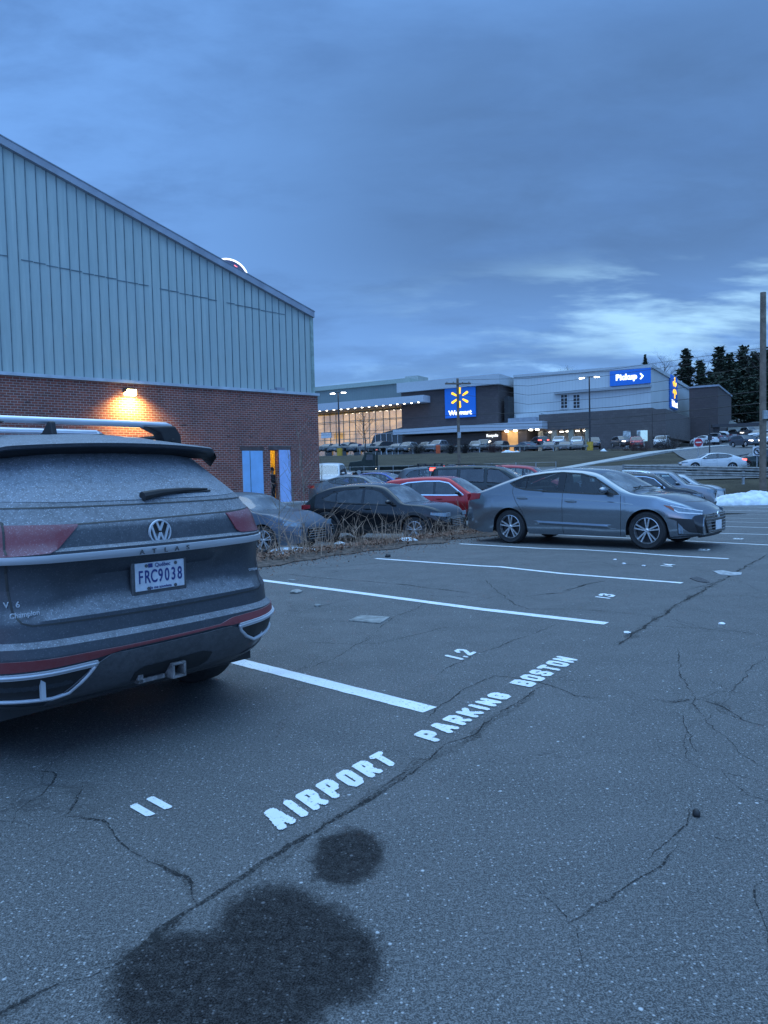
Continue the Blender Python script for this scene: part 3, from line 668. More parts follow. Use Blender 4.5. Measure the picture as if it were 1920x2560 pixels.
for a, c in ((-.08, RX), (RX, LX-.12)):
    za, zc_ = zroof(-.25)-SLP*.17 if a > -.5 else zroof(a), zroof(c)
    if a < -.5: zc_ = zroof(LX)
    mb.prism([(a, za+.225), (c, zc_+.225), (c, zc_+.27), (a, za+.27)], lambda q, k: (q[0], -.10+k*(DEP+.3), q[1]))
mb.build('roof', M('metal_roof', (.22, .26, .30), .45, metal=.3, var=.1), bld)
jx, jz = bloc(702, 979); MB().box((jx, .06, jz+.05), (.5, .16, .32)).box((jx-.45, .06, jz), (.25, .14, .2)).build('junction_box', FASC, bld, bevel=.01)
BLUE = M('door_blue_paint', (.27, .50, .78), .5, var=.08, vs=1.5)
dx0, dx1 = bloc(604.5, 1128)[0], bloc(655, 1128)[0]; dzt = bloc(630, 1127)[1]; hw = (dx1-dx0)
d1 = MB().box((0, 0, (dzt-gzb)/2), (hw, .06, dzt-gzb)).build('door', BLUE, bld, loc=((dx0+dx1)/2, -.03, gzb), bevel=.006)
MB().box((-hw*.14, -.034, (dzt-gzb)/2), (.03, .02, dzt-gzb-.02)).build('door_gap', SEAM, d1)
ex0, ex1 = bloc(695.5, 1125)[0], bloc(723, 1125)[0]
d2 = MB().box(((ex1-ex0)/2, -.03, (dz1-gzb)/2), (ex1-ex0, .05, dz1-gzb+.04)).build('door', M('door_pale_blue_paint', (.38, .52, .82), .5, var=.12, vs=1.5), bld, loc=(ex0, -.04, gzb), bevel=.006, rz=.02)
tag_ = d2; d2['label'] = 'paler blue door leaf swung open beside the lit doorway'
MB().box(((dx0+dx1)/2, -.01, dzt+.12), (dx1-dx0+.2, .03, .2)).box(((ox0+ex1)/2, -.01, dz1+.13), (ex1-ox0+.2, .03, .2)).build('lintel', M('rusty_lintel', (.10, .07, .065), .8, var=.3), bld)
YEL = M('yellow_room_wall', (.62, .42, .06), .8, var=.1)
mb = MB(); rx0, rx1, ry = ox0-1.2, ox1+1.2, 3.2
mb.box(((rx0+rx1)/2, ry, (gzb+dz1+.3)/2+.2), (rx1-rx0, .1, dz1-gzb+1)); mb.box((rx0, ry/2+.3, (gzb+dz1)/2+.3), (.1, ry-.6, dz1-gzb+1)); mb.box((rx1, ry/2+.3, (gzb+dz1)/2+.3), (.1, ry-.6, dz1-gzb+1))
mb.box(((rx0+rx1)/2, ry/2+.3, dz1+.55), (rx1-rx0, ry-.6, .1)); mb.build('room_wall', YEL, bld)
MB().box(((rx0+rx1)/2, ry/2+.2, gzb-.06), (rx1-rx0, ry-.2, .1)).build('room_floor', CONC, bld)
pl_ = bpy.data.lights.new('room_light', 'POINT'); pl_.energy = 55; pl_.color = (1, .82, .45); pl_.shadow_soft_size = .15
po = bpy.data.objects.new('room_light', pl_); COL.objects.link(po); po.parent = bld; po.location = ((rx0+rx1)/2, 1.6, dz1+.2)
# wall lamp
lmx, lmz = bloc(321, 981)
WO = BO+bd*lmx-bn*.0; lamp = empty('wall_lamp', (WO.x, WO.y, lmz), brz, 'lit yellow wall lamp high on the brick wall, just under the metal siding', 'wall lamp')
MB().prism([(0, .20), (-.30, .12), (-.34, 0), (0, -.02)], lambda q, k: (-.24+.48*k, q[0], q[1])).build('housing', M('bronze_housing', (.06, .05, .04), .5), lamp, bevel=.01)
MB().prism([(-.02, -.02), (-.33, -.002), (-.33, .02), (-.38, .10), (-.38, -.12), (-.25, -.17), (-.02, -.14)], lambda q, k: (-.21+.42*k, q[0], q[1])).build('lens', M('lamp_lens_lit', (1, .9, .6), .4, var=0, emit=(1, .78, .33), es=16), lamp, bevel=.01)
pl2 = bpy.data.lights.new('lamp_light', 'SPOT'); pl2.spot_size = radians(138); pl2.spot_blend = 1.0; pl2.energy = 1150; pl2.color = (1, .66, .20); pl2.shadow_soft_size = .15
p2 = bpy.data.objects.new('lamp_light', pl2); COL.objects.link(p2); p2.parent = lamp; p2.location = (.0, -.62, -.15); p2.rotation_euler = (radians(32), 0, 0)
# dark figure standing in the doorway
def person(name, loc, rz, label, h=1.72, cl=(.02, .02, .024), leg=(.022, .024, .03), skin=(.30, .19, .14)):
    root = empty(name, loc, rz, label, 'person')
    def skn(nm, V, E_, R_, mat, root_i=0, par=root, sub=1):
        me = bpy.data.meshes.new(nm); me.from_pydata([tuple(Vector(v)*h/1.75) for v in V], E_, []); o = bpy.data.objects.new(nm, me); COL.objects.link(o); o.parent = par
        sk = o.modifiers.new('skin', 'SKIN'); sk.use_smooth_shade = True
        for i, r in enumerate(R_): me.skin_vertices[0].data[i].radius = ((r if not isinstance(r, tuple) else r[0])*h/1.75, (r if not isinstance(r, tuple) else r[1])*h/1.75)
        me.skin_vertices[0].data[root_i].use_root = True
        ss = o.modifiers.new('sub', 'SUBSURF'); ss.levels = sub; ss.render_levels = sub; me.materials.append(mat); return o
    V = [(0, 0, .95), (0, .01, 1.15), (0, 0, 1.38), (0, 0, 1.47), (0, -.02, 1.53), (0, -.03, 1.62), (0, -.02, 1.73)]
    E_ = [(0, 1), (1, 2), (2, 3), (3, 4), (4, 5), (5, 6)]; R_ = [(.15, .11), (.14, .10), (.17, .11), .055, .062, .09, .07]
    for s in (-1, 1):
        b = len(V); V += [(s*.19, 0, 1.38), (s*.25, .02, 1.12), (s*.22, -.08, .90), (s*.21, -.11, .83)]; E_ += [(2, b), (b, b+1), (b+1, b+2), (b+2, b+3)]; R_ += [.06, .045, .034, .032]
        for k, (fx, ln) in enumerate(((-.026, .07), (-.009, .085), (.009, .08), (.026, .062))):
            q = len(V); V += [(s*.21+fx, -.13, .78), (s*.21+fx, -.13, .78-ln*.6), (s*.21+fx, -.11, .78-ln)]; E_ += [(b+3, q), (q, q+1), (q+1, q+2)]; R_ += [.010, .009, .008]
        q = len(V); V += [(s*.17, -.15, .80)]; E_ += [(b+3, q)]; R_ += [.011]
        b = len(V); V += [(s*.10, 0, .86), (s*.11, -.02, .50), (s*.11, .02, .10), (s*.11, -.10, .045)]; E_ += [(0, b), (b, b+1), (b+1, b+2), (b+2, b+3)]; R_ += [.095, .065, .045, (.045, .035)]
    body = skn('body', V, E_, R_, M('person_skin', skin, .6, var=.05))
    JK, TR = M('dark_jacket', cl, .9, var=.2), M('dark_trousers', leg, .9, var=.2)
    J = [(0, 0, .92), (0, .01, 1.15), (0, 0, 1.38), (0, 0, 1.46)]; Ej = [(0, 1), (1, 2), (2, 3)]; Rj = [(.18, .14), (.17, .13), (.20, .135), .075]
    for s in (-1, 1):
        b = len(J); J += [(s*.19, 0, 1.38), (s*.25, .02, 1.12), (s*.22, -.07, .92)]; Ej += [(2, b), (b, b+1), (b+1, b+2)]; Rj += [.075, .06, .05]
    skn('jacket', J, Ej, Rj, JK)
    T = [(0, 0, .93)]; Et = []; Rt = [(.165, .125)]
    for s in (-1, 1):
        b = len(T); T += [(s*.10, 0, .84), (s*.11, -.02, .50), (s*.11, .02, .11)]; Et += [(0, b), (b, b+1), (b+1, b+2)]; Rt += [.11, .08, .065]
    skn('trousers', T, Et, Rt, TR)
    for s in (-1, 1): MB().box((s*.11, -.05, .045), (.095, .28, .09)).build('shoe', BLACK, root, bevel=.02)
    fm = MB()
    fm.lathe([(1.60, .104), (1.66, .108), (1.72, .100), (1.77, .07), (1.80, .01)], (0, -.015, 0), 'Z', 14); fm.build('hair', M('dark_hair', (.015, .012, .01), .8), root, smooth=True)
    FM = M('person_face', tuple(c*.7 for c in skin), .6, var=0); MB().box((0, -.125, 1.60), (.022, .035, .045)).build('nose', FM, root, bevel=.004); MB().box((0, -.112, 1.555), (.05, .02, .012)).build('mouth', FM, root, bevel=.004)
    for s in (-1, 1): MB().box((s*.034, -.112, 1.635), (.024, .015, .012)).build('eye', FM, root, bevel=.004); MB().box((s*.10, -.02, 1.62), (.02, .03, .055)).build('ear', FM, root, bevel=.004)
    return root
pw = BO+bd*(ox0*.35+ox1*.65)+bn*.35; person('person', (pw.x, pw.y, gzb), brz+.35, 'person in dark clothes standing in the lit yellow doorway of the brick building')
MB_ = MB().box(((ox0+ex1)/2+.6, -.7, gzb-.16), (3.6, 1.4, .28)); MB_.build('doorstep', CONC, bld)
# glowing round sign that rises behind the roof
rs_ = aty(568, 702, 75); rsr = 53*75/1850
sg = empty('round_sign', rs_, radians(15), 'round illuminated sign with a glowing white rim peeking over the roof edge', 'sign')
MB().lathe([(-.25, .01), (-.25, rsr*.93), (.25, rsr*.93), (.25, .01)], (0, 0, 0), 'Y', 48).build('sign_face', M('sign_face_dark', (.10, .10, .16), .5, var=.2), sg)
MB().lathe([(-.30, rsr*.94), (-.30, rsr), (.30, rsr), (.30, rsr*.94), (-.30, rsr*.94)], (0, 0, 0), 'Y', 64).build('sign_rim', M('rim_lit', (1, 1, 1), .4, var=0, emit=(.85, .93, 1), es=1.6), sg)
MB().box((rsr*.12, -.28, rsr*.60), (rsr*.14, .06, rsr*.11), ry=.6).box((rsr*.38, -.28, rsr*.62), (rsr*.15, .06, rsr*.11), ry=.6).build('sign_mark', M('mark_lit', (1, .1, .1), .4, var=0, emit=(1, .16, .2), es=2.2), sg)
MB().tube([(0, 0, -rsr), (0, 0, -rs_.z)], .18, 8).build('pole', STEEL, sg)

# ================================================================ STORE ON THE HILL
u = Vector((-.863, .505, 0)).normalized(); vy = Vector((-u.y, u.x, 0)); srz = atan2(u.y, u.x)
SO = aty(1628, 1100, 130); SO.z = 0.0
def wp(px, py, off=0.0):
    w = onplane(px, py, SO+vy*off, vy)-SO; return w.dot(u), w.z
ud = vy*-1.0
def wside(px, py, off=0.0):   # on the side wall plane (local x = off): returns (depth, z)
    w = onplane(px, py, SO+u*off, u)-SO; return w.dot(vy), w.z
store = empty('store_building', SO, srz, 'big grey and brown store on the hill with a lit glass hall', 'building')
def ribmat(name, col):
    m, nt, b = newmat(name); co = objco(nt); s = mnode(nt, 'ShaderNodeSeparateXYZ', {0: co})
    w = mm(nt, 'FRACT', mm(nt, 'DIVIDE', mm(nt, 'ADD', s.outputs[0], s.outputs[1]), .6))
    l = mrange(nt, mm(nt, 'ABSOLUTE', mm(nt, 'SUBTRACT', w, .5)), .40, .5)
    f = mnoise(nt, co, .15, 4)
    nt.links.new(mmix(nt, mm(nt, 'MULTIPLY', l, .35), mmix(nt, mrange(nt, f, .3, .7), tuple(c*.92 for c in col), tuple(c*1.06 for c in col)), tuple(c*.6 for c in col)), b.inputs['Base Color'])
    b.inputs['Roughness'].default_value = .6; return m
def blockmat(name, col):
    m, nt, b = newmat(name); co = objco(nt); s = mnode(nt, 'ShaderNodeSeparateXYZ', {0: co}); v = mnode(nt, 'ShaderNodeCombineXYZ', {0: mm(nt, 'ADD', s.outputs[0], s.outputs[1]), 1: s.outputs[2]})
    br = mnode(nt, 'ShaderNodeTexBrick', {'Color1': (*col, 1), 'Color2': (*[c*.8 for c in col], 1), 'Mortar': (*[c*.65 for c in col], 1), 'Scale': 1.0, 'Mortar Size': .02, 'Brick Width': .8, 'Row Height': .4})
    nt.links.new(v.outputs[0], br.inputs['Vector']); nt.links.new(mmix(nt, mrange(nt, mnoise(nt, co, .2, 4), .3, .7, 0, .3), br.outputs['Color'], tuple(c*.7 for c in col)), b.inputs['Base Color'])
    b.inputs['Roughness'].default_value = .9; return m
SGREY, SGREEN = ribmat('grey_store_cladding', (.50, .53, .54)), ribmat('grey_green_cladding', (.16, .20, .20))
SBROWN, SBROWN2 = blockmat('brown_blockwork', (.095, .076, .076)), blockmat('grey_blockwork', (.135, .115, .112))
def wb(mb, s0, s1, y0, y1, z0, z1): return mb.box(((s0+s1)/2, (y0+y1)/2, (z0+z1)/2), (abs(s1-s0), abs(y1-y0), abs(z1-z0)))
GZ = 3.0
# main grey box and its side
sm0, zm0 = wp(1628, 912); sm1, _ = wp(1284, 941)
dd = [wside(px, py)[0] for px, py in ((1747, 957),)][0]       # negative: depth behind the front
m_ = MB(); m_.prism([(0, GZ), (sm1, GZ), (sm1, wp(1284, 944)[1]), (0, zm0-.5)], lambda q, k: (q[0], k*dd, q[1])); m_.build('main_wall', SGREY, store)
MB().prism([(-.3, zm0-.5), (sm1, wp(1284, 944)[1]), (sm1, wp(1284, 938)[1]), (-.3, zm0+.12)], lambda q, k: (q[0], .25+k*(dd-.5), q[1])).build('parapet', M('pale_parapet', (.42, .45, .47), .6, var=.05), store)
# far brown box behind on the right
b0, bz = wside(1723, 972, -1.5); b1 = wside(1818, 972, -1.5)[0]
kb0, kbz = wp(1723, 971, -22); kb1 = wp(1795, 980, -22)[0]; wb(MB(), kb0, kb1, -22, -48, GZ, kbz).build('rear_block', SBROWN, store)
wb(MB(), kb0+.2, kb1-.2, -21.8, -48.2, kbz, kbz+.35).build('rear_block_coping', FASC, store)
# sign tower (brown) with pale cornice
off = 4.0
t0, tz = wp(1245, 960, off); t1, _ = wp(1003, 985, off)
wb(MB(), t0, t1, off, -8, GZ, tz).build('tower_wall', SBROWN, store)
cz0, cz1 = wp(1245, 961, off)[1], wp(1245, 936, off)[1]
wb(MB(), t0-.6, wp(1000, 980, off)[0]+.2, off+1.0, -8.5, cz0, cz1).build('cornice', M('pale_cornice', (.44, .47, .50), .6, var=.05), store)
wb(MB(), wp(1262, 1000, off)[0]-.3, wp(1252, 1000, off)[0]-.3, off-1, off-5, wp(1258, 1055, off)[1], wp(1258, 990, off)[1]).build('recess', BLACK, store)
# left wing
l0, l1 = t1, wp(720, 990)[0]; lz = wp(900, 968)[1]
wb(MB(), l0, l1, 0, -40, wp(900, 1030)[1], lz).build('wing_wall', SGREEN, store)
wb(MB(), l0, l1, .5, -40.5, lz, lz+.9).build('wing_parapet', M('pale_green_trim', (.30, .36, .33), .6, var=.05), store)
# canopy over the glass hall, sloping soffit lights
cy = 7.0
a0, az0 = wp(1058, 987, cy); a1, az1 = wp(720, 1018, cy); azb = wp(1058, 1004, cy)[1]
MB().prism([(a0, azb), (a1, wp(793, 1029, cy)[1]), (a1, wp(793, 1010, cy)[1]), (a0, az0)], lambda q, k: (q[0], cy-k*8.5, q[1])).build('hall_canopy', M('pale_canopy', (.46, .49, .54), .55, var=.05), store)
SOFL = M('soffit_lamp_lit', (1, 1, 1), .4, var=0, emit=(1, .92, .78), es=14)
for i in range(15):
    px = 1046-i*17.6; s_, z_ = wp(px, 1005+.09*(1046-px)*1.0, cy-.4)
    MB().box((s_, cy-.4, z_-.05), (.28, .28, .14)).build('soffit_lamp', SOFL, store)
# glass hall: lit inside, mullions in front
hy = 1.5; h0, hz1 = wp(1010, 1012, hy); h1, _ = wp(740, 1040, hy); hz0 = GZ+1.0
def hallmat():
    m, nt, b = newmat('lit_hall'); co = objco(nt); s = mnode(nt, 'ShaderNodeSeparateXYZ', {0: co})
    n = mnoise(nt, co, .22, 4, .6, .6); n2 = mnoise(nt, co, .9, 3, .6)
    z = mrange(nt, s.outputs[2], hz0+1.0, hz0+5.5, .22, 1.0)
    f = mm(nt, 'MULTIPLY', z, mm(nt, 'MULTIPLY', mrange(nt, n, .36, .62, .55, 1.05), mrange(nt, n2, .3, .7, .75, 1.1)))
    b.inputs['Base Color'].default_value = (.35, .26, .14, 1); b.inputs['Emission Color'].default_value = (1, .60, .22, 1)
    nt.links.new(mm(nt, 'MULTIPLY', f, .80), b.inputs['Emission Strength']); b.inputs['Roughness'].default_value = .8; return m
HALL = hallmat()
hall = MB(); wb(hall, h0, h1, hy-3.2, hy-3.4, hz0-1, hz1+1.5); hall.build('hall_interior', HALL, store)
mu = MB(); k = 0; s_ = h0
while s_ < h1:
    wb(mu, s_-.07, s_+.07, hy+.1, hy-.1, hz0-1, hz1+1.4); s_ += 1.55 if k % 3 else 1.9; k += 1
for f in (.16, .45, .78): zz = hz0+(hz1-hz0)*f; wb(mu, h0, h1, hy+.09, hy-.08, zz-.07, zz+.07)
fr = mu.build('window_frame', M('bronze_mullion', (.50, .42, .30), .5, var=.1), store)
gp = MB(); wb(gp, h0, h1, hy+.02, hy-.02, hz0-1, hz1+1.4); gp.build('hall_glass', glassmat('hall_glass', (.95, .95, .95), .12), fr)
# dark reflecting end of the hall by the tower
e0, e1 = wp(1012, 1080, hy+.4)[0], wp(905, 1090, hy+.4)[0]
MB().prism([(e0, GZ), (e1, GZ), (e1-3, wp(950, 1088, hy+.4)[1]), (e0, wp(1012, 1066, hy+.4)[1])], lambda q, k: (q[0], hy+.5-k*.3, q[1])).build('dark_glazing', OPAQ, store)
dm = MB(); s_ = e0+.2
while s_ < e1-2.2: wb(dm, s_-.07, s_+.07, hy+.64, hy+.5, GZ, wp(990, 1084, hy+.4)[1]); s_ += 1.35
wb(dm, e0, e1-3, hy+.63, hy+.5, wp(990, 1083, hy+.5)[1], wp(990, 1081, hy+.5)[1]); dm.build('dark_frame', WHITEP, store)
MB().box((wp(816, 1088, 4)[0], 4, wp(816, 1088, 4)[1]), (2.6, .3, 1.25)).build('entrance_board', PLATEW, store)
for px in (822, 858, 893, 925):
    s_, z_ = wp(px, 1112, hy+.2); MB().box((s_, hy+.25, GZ+3.0), (1.6, .2, 3.4)).build('entrance_door', OPAQ, store)
# long lower canopy and the ground floor wall under it
ly = 9.0
q0, qz0 = wp(1355, 1052, ly); q1, qz1 = wp(982, 1073, ly); qb = wp(1355, 1071, ly)[1]; qb1 = wp(982, 1087, ly)[1]
MB().prism([(q0, qb), (q1, qb1), (q1, qz1), (q0, qz0)], lambda q, k: (q[0], ly-k*6, q[1])).build('lower_canopy', M('pale_canopy', ()), store)
wb(MB(), wp(1316, 1090, 6.5)[0], wp(1012, 1090, 6.5)[0], 6.5, 0, GZ, qb-.05).build('ground_floor_wall', SBROWN2, store)
wb(MB(), wp(1352, 1040, 3)[0], wp(1290, 1040, 3)[0], 3, 0, qb, wp(1300, 1036, 3)[1]).build('stair_block', SGREY, store)
MB().box((wp(1308, 1050, 7.5)[0], 7.5, wp(1308, 1051, 7.5)[1]), (5.2, 1.6, .9)).build('rooftop_vent', FASC, store)
WARM = M('lit_entrance', (.4, .25, .1), .8, var=.3, vs=.8, emit=(1, .5, .16), es=.42)
MB().box((wp(1278, 1100, 6.6)[0], 6.65, GZ+3.4), (2.6, .2, 5.0)).build('lit_entrance', WARM, store)
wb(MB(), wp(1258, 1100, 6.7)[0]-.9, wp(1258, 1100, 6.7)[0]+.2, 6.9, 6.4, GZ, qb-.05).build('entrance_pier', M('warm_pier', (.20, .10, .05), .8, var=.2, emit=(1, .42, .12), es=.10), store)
for px in (1267, 1288, 1327, 1343):
    s_, z_ = wp(px, 1073, 7.5); MB().box((s_, 7.5, qb-.08), (.5, .5, .2)).build('soffit_lamp', SOFL, store)
# brown mass with the open garage bays
gy = 6.0
g0, gz1 = wp(1630, 1019, gy); g1, gz2 = wp(1347, 1034, gy); gop = wp(1440, 1072, gy)[1]; go0 = wp(1472, 1080, gy)[0]
wb(MB(), g0, g1, gy, .0, gop, gz1).build('upper_brown_wall', SBROWN2, store)
wb(MB(), g0, go0, gy, .0, GZ, gop-.01).build('lower_brown_wall', SBROWN2, store)
gd = wside(1693, 1030, 0)[0]
wb(MB(), g0-.05, -3.4, gy-.01, dd*.55, GZ+3.6, wside(1660, 1023, -3)[1]).build('side_brown_wall', SBROWN2, store)
GAR = M('garage_wall', (.38, .36, .14), .8, var=.5, vs=.25, emit=(.75, .62, .16), es=.30)  # faint glow put into the wall in place of light inside the bays
wb(MB(), go0, g1, -.8, -1, GZ, gop).build('garage_wall', GAR, store)
for f in (.03, .36, .70, .98):
    s_ = go0+(g1-go0)*f; wb(MB(), s_-.45, s_+.45, gy-.2, gy-1, GZ, gop).build('garage_pillar', M('garage_pillar', (.30, .28, .22), .8, var=.15), store)
for f in (.15, .3, .5, .62, .85):
    s_ = go0+(g1-go0)*f; MB().box((s_, gy-2.5, gop-.25), (.6, .2, .10)).build('garage_lamp', SOFL, store)
for px in (1567, 1602):
    s_, z_ = wp(px, 1090, gy+.1); MB().box((s_, gy+.06, GZ+3.4), (1.3, .1, 3.0)).build('poster', M('window_poster', (.40, .42, .42), .5, var=.7, vs=2.5), store)
s_, z_ = wp(1613, 1090, gy+.2); MB().box((s_, gy+1.2, z_), (1.1, .2, 1.8)).build('pickup_board', M('pale_lit_board', (.4, .6, .62), .5, var=0, emit=(.55, .85, .9), es=.35), store)
# small windows
for (xa, xb) in ((1402, 1419), (1433, 1450)):
    sa, za = wp(xa, 987, .1); sb, zb = wp(xb, 1020, .1)
    f = MB(); fw = f.box(((sa+sb)/2, .08, (za+zb)/2), (abs(sa-sb)+.3, .1, za-zb+.3)).build('window', M('window_surround', (.50, .53, .55), .6, var=0), store)
    pn = MB(); W_, H_ = abs(sa-sb), za-zb
    for i in range(2):
        for j in range(4): pn.box(((sa+sb)/2+(i-.5)*W_/2, .15, (za+zb)/2+(j-1.5)*H_/4), (W_/2-.14, .06, H_/4-.14))
    pn.build('pane', BLACK, fw)
wb(MB(), wp(1628, 975, .5)[0], wp(1386, 985, .5)[0], .7, 0, wp(1500, 977, .5)[1], wp(1500, 972, .5)[1]).build('ledge', M('grey_ledge', (.30, .32, .34), .6, var=.05), store)
rt = wp(1030, 960, -10); wb(MB(), wp(1050, 950, -10)[0], wp(1018, 950, -10)[0], -9, -14, lz, wp(1035, 941, -10)[1]).build('rooftop_unit', M('unit_grey', (.34, .37, .36), .6, var=.1), store)
for px in (1213, 1367): s_, z_ = wp(px, 936, -3); MB().box((s_, -3, zm0-.6), (.2, .2, 2.2)).build('roof_vent', FASC, store)
# signs on the store, things of their own
SBLUE = M('sign_blue', (.012, .12, .48), .5, var=0, emit=(.0, .08, .42), es=.30)
SYEL = M('sign_yellow_lit', (1, .6, .02), .5, var=0, emit=(1, .50, .02), es=1.25)
SWHT = M('sign_white_lit', (1, 1, 1), .5, var=0, emit=(.92, .97, 1), es=1.25)
def sign(name, s, z, y, w, h, label, side=False):
    P = SO+u*s+vy*y; r = empty(name, (P.x, P.y, z), srz+pi if not side else srz-pi/2, label, 'sign')
    MB().box((0, 0, 0), (w, .3, h)).build('board', SBLUE, r, bevel=.03); return r
def text(body, loc, size, mat, par, name='lettering', ext_=.04, bold=0.0, xs=1.0, rx=pi/2, al='CENTER'):
    cu = bpy.data.curves.new(name, 'FONT'); cu.body = body; cu.size = size; cu.extrude = ext_; cu.align_x = al; cu.align_y = 'CENTER'; cu.offset = bold
    cu.materials.append(mat); cu.resolution_u = 4; o0 = bpy.data.objects.new(name, cu); COL.objects.link(o0); bpy.context.view_layer.update(); me = bpy.data.meshes.new_from_object(o0.evaluated_get(bpy.context.evaluated_depsgraph_get())); bpy.data.objects.remove(o0); o = bpy.data.objects.new(name, me); COL.objects.link(o); o.parent = par; o.location = loc; o.rotation_euler = (rx, 0, 0); o.scale = (xs, 1, 1); return o
def spark(par, r, c=(0, 0), y=-.2):
    for k in range(6):
        a = pi/2+k*pi/3; mb = MB(); n = 10; pts = []
        L0, L1, W0, W1 = r*.36, r, r*.07, r*.115
        for i in range(n+1):
            t = -pi/2+pi*i/n; pts.append((L1-W1+W1*cos(t), W1*sin(t)))
        pts += [(L0, W0), (L0-.3*W0, 0), (L0, -W0)]
        mb.prism(pts, lambda q, k_: (c[0]+q[0]*cos(a)-q[1]*sin(a), y+.08-k_*.16, c[1]+q[0]*sin(a)+q[1]*cos(a))); mb.build('spark_ray', SYEL, par)
s0, z0 = wp(1112, 963, off+.3); s1, z1 = wp(1190, 1045, off+.3); W_, H_ = abs(s0-s1), wp(1150, 963, off+.3)[1]-wp(1150, 1044, off+.3)[1]
zc0 = (wp(1150, 963, off+.3)[1]+wp(1150, 1044, off+.3)[1])/2
sgn = sign('store_sign', (s0+s1)/2, zc0, off+.3, W_, H_, 'square blue sign with yellow spark and white Walmart lettering on the brown tower')
spark(sgn, H_*.32, (0, H_*.12)); text('Walmart', (0, -.2, -H_*.355), H_*.215, SWHT, sgn, bold=.035)
s0, z0 = wp(1525, 931, .3); s1, z1 = wp(1627, 931, .3); zt1 = wp(1627, 920, .3)[1]; zb1 = wp(1627, 960, .3)[1]
zt1 = (wp(1576, 924, .3)[1]); zb1 = wp(1576, 962, .3)[1]; W_, H_ = abs(s0-s1), zt1-zb1
sg2 = sign('pickup_sign', (s0+s1)/2+.0, (zt1+zb1)/2, .3, W_, H_, 'wide blue sign with white Pickup lettering and arrow at the roof corner')
text('Pickup', (-W_*.09, -.2, .05), H_*.52, SWHT, sg2, bold=.06)
ar = MB()
for sgn_ in (1, -1): ar.box((W_*.285, -.2, sgn_*H_*.085), (H_*.27, .1, H_*.085), ry=sgn_*.85)
ar.build('arrow', SWHT, sg2)
# narrow sign on the side wall
y0, za = wside(1676, 941, -.3); y1, zb = wside(1692, 1020, -.3); W_ = abs(y0-y1); za = wside(1684, 941, -.3)[1]; zb = wside(1684, 1022, -.3)[1]
P = SO+vy*((y0+y1)/2)-u*.3; sg3 = empty('side_sign', (P.x, P.y, (za+zb)/2), srz-pi/2, 'tall blue sign with yellow spark on the right side wall of the store', 'sign')
H_ = za-zb; MB().box((0, 0, 0), (W_, .3, H_)).build('board', SBLUE, sg3)
sp_ = MB(); spark(sg3, H_*.33, (0, H_*.14), y=.2 if False else -.2); text('Walmart', (0, -.2, -H_*.36), W_*.24, SWHT, sg3, bold=.03)
for xa in (1640, 1665, 1712):
    y_, z_ = wside(xa, 990, -.05); MB().box((-.05, y_, (GZ+10)), (.12, .5, 14)).build('pilaster', SGREY, store) if False else None
text('Recycle', (0, 0, 0), .75, SWHT, (rc := empty('recycle_sign', (SO+u*wp(1231, 1089, 6.6)[0]+vy*6.7), srz+pi, 'small white Recycle lettering on the wall below the long canopy', 'sign')), bold=.01)
rc.location.z = wp(1231, 1089, 6.6)[1]
# ================================================================ STREET FURNITURE
WOODP = M('weathered_pole', (.17, .13, .10), .9, var=.25, vs=3, bmp=.4, bs=12)
DPOLE = M('dark_pole', (.03, .03, .035), .5, var=.1)
def lot_lamp(px, pt, pb, D, label, yellow=False):
    b = aty(px, pb, D); t = aty(px, pt, D); zb = zt(b.x, b.y)-.3; r = empty('parking_lamp', (b.x, b.y, zb), srz, label, 'street lamp', 'twin-headed lamps of the store parking'); H = t.z-zb
    MB().tube([(0, 0, 0), (0, 0, H)], [.14, .09], 8).build('pole', DPOLE, r)
    MB().lathe([(0, .0), (0, .42), (1.4, .42), (1.4, .0)], (0, 0, 0), 'Z', 14).build('pole_base', M('yellow_base', (.55, .33, .04), .7, var=.2), r)
    MB().box((0, 0, H), (2.0, .08, .08)).build('cross_arm', DPOLE, r)
    for s in (-1, 1):
        h = MB().box((s*1.0, 0, H), (.75, .4, .14), ry=s*.08).build('lamp_head', STEEL, r, bevel=.03)
        MB().box((s*1.0, 0, H-.11), (.65, .35, .09)).build('lamp_glow', M('lot_lamp_lit', (1, 1, 1), .4, var=0, emit=(1, .95, .85), es=12), h)
    return r
lot_lamp(849, 981, 1126, 112, 'lit twin-headed parking lamp before the glass hall, left one of two')
lot_lamp(1475, 942, 1128, 100, 'lit twin-headed parking lamp before the open garage, right one of two')
def upole(px, pt, pb, D, r_, label, arms=1):
    b = aty(px, pb, D); t = aty(px, pt, D); r = empty('utility_pole', (b.x, b.y, b.z-.4), radians(8), label, 'utility pole'); H = t.z-b.z+.4
    MB().tube([(0, 0, 0), (0, 0, H*.5), (0, 0, H)], [r_, r_*.9, r_*.78], 12).build('pole', WOODP, r, smooth=50)
    for k in range(arms):
        a = MB().box((0, -.12, H-.45-.9*k), (2.2, .12, .13)).build('cross_arm', WOODP, r)
        for x in (-.95, -.4, .4, .95): MB().lathe([(0, .02), (.05, .06), (.12, .05), (.15, .02)], (x, -.12, H-.38-.9*k), 'Z', 8).build('insulator', STEEL, r)
    MB().box((.0, -.2, H*.40), (.25, .2, .5)).build('box', STEEL, r); return r, H
upole(1148, 946, 1170, 63, .14, 'utility pole with a cross arm standing before the brown sign tower')
b_ = aty(1907, 1222, 44); upole(1907, 731, 1222, 44, .20, 'thick weathered utility pole rising at the right edge by the snow', 0)
WIRE = M('wire', (.012, .012, .014), .6, var=0)
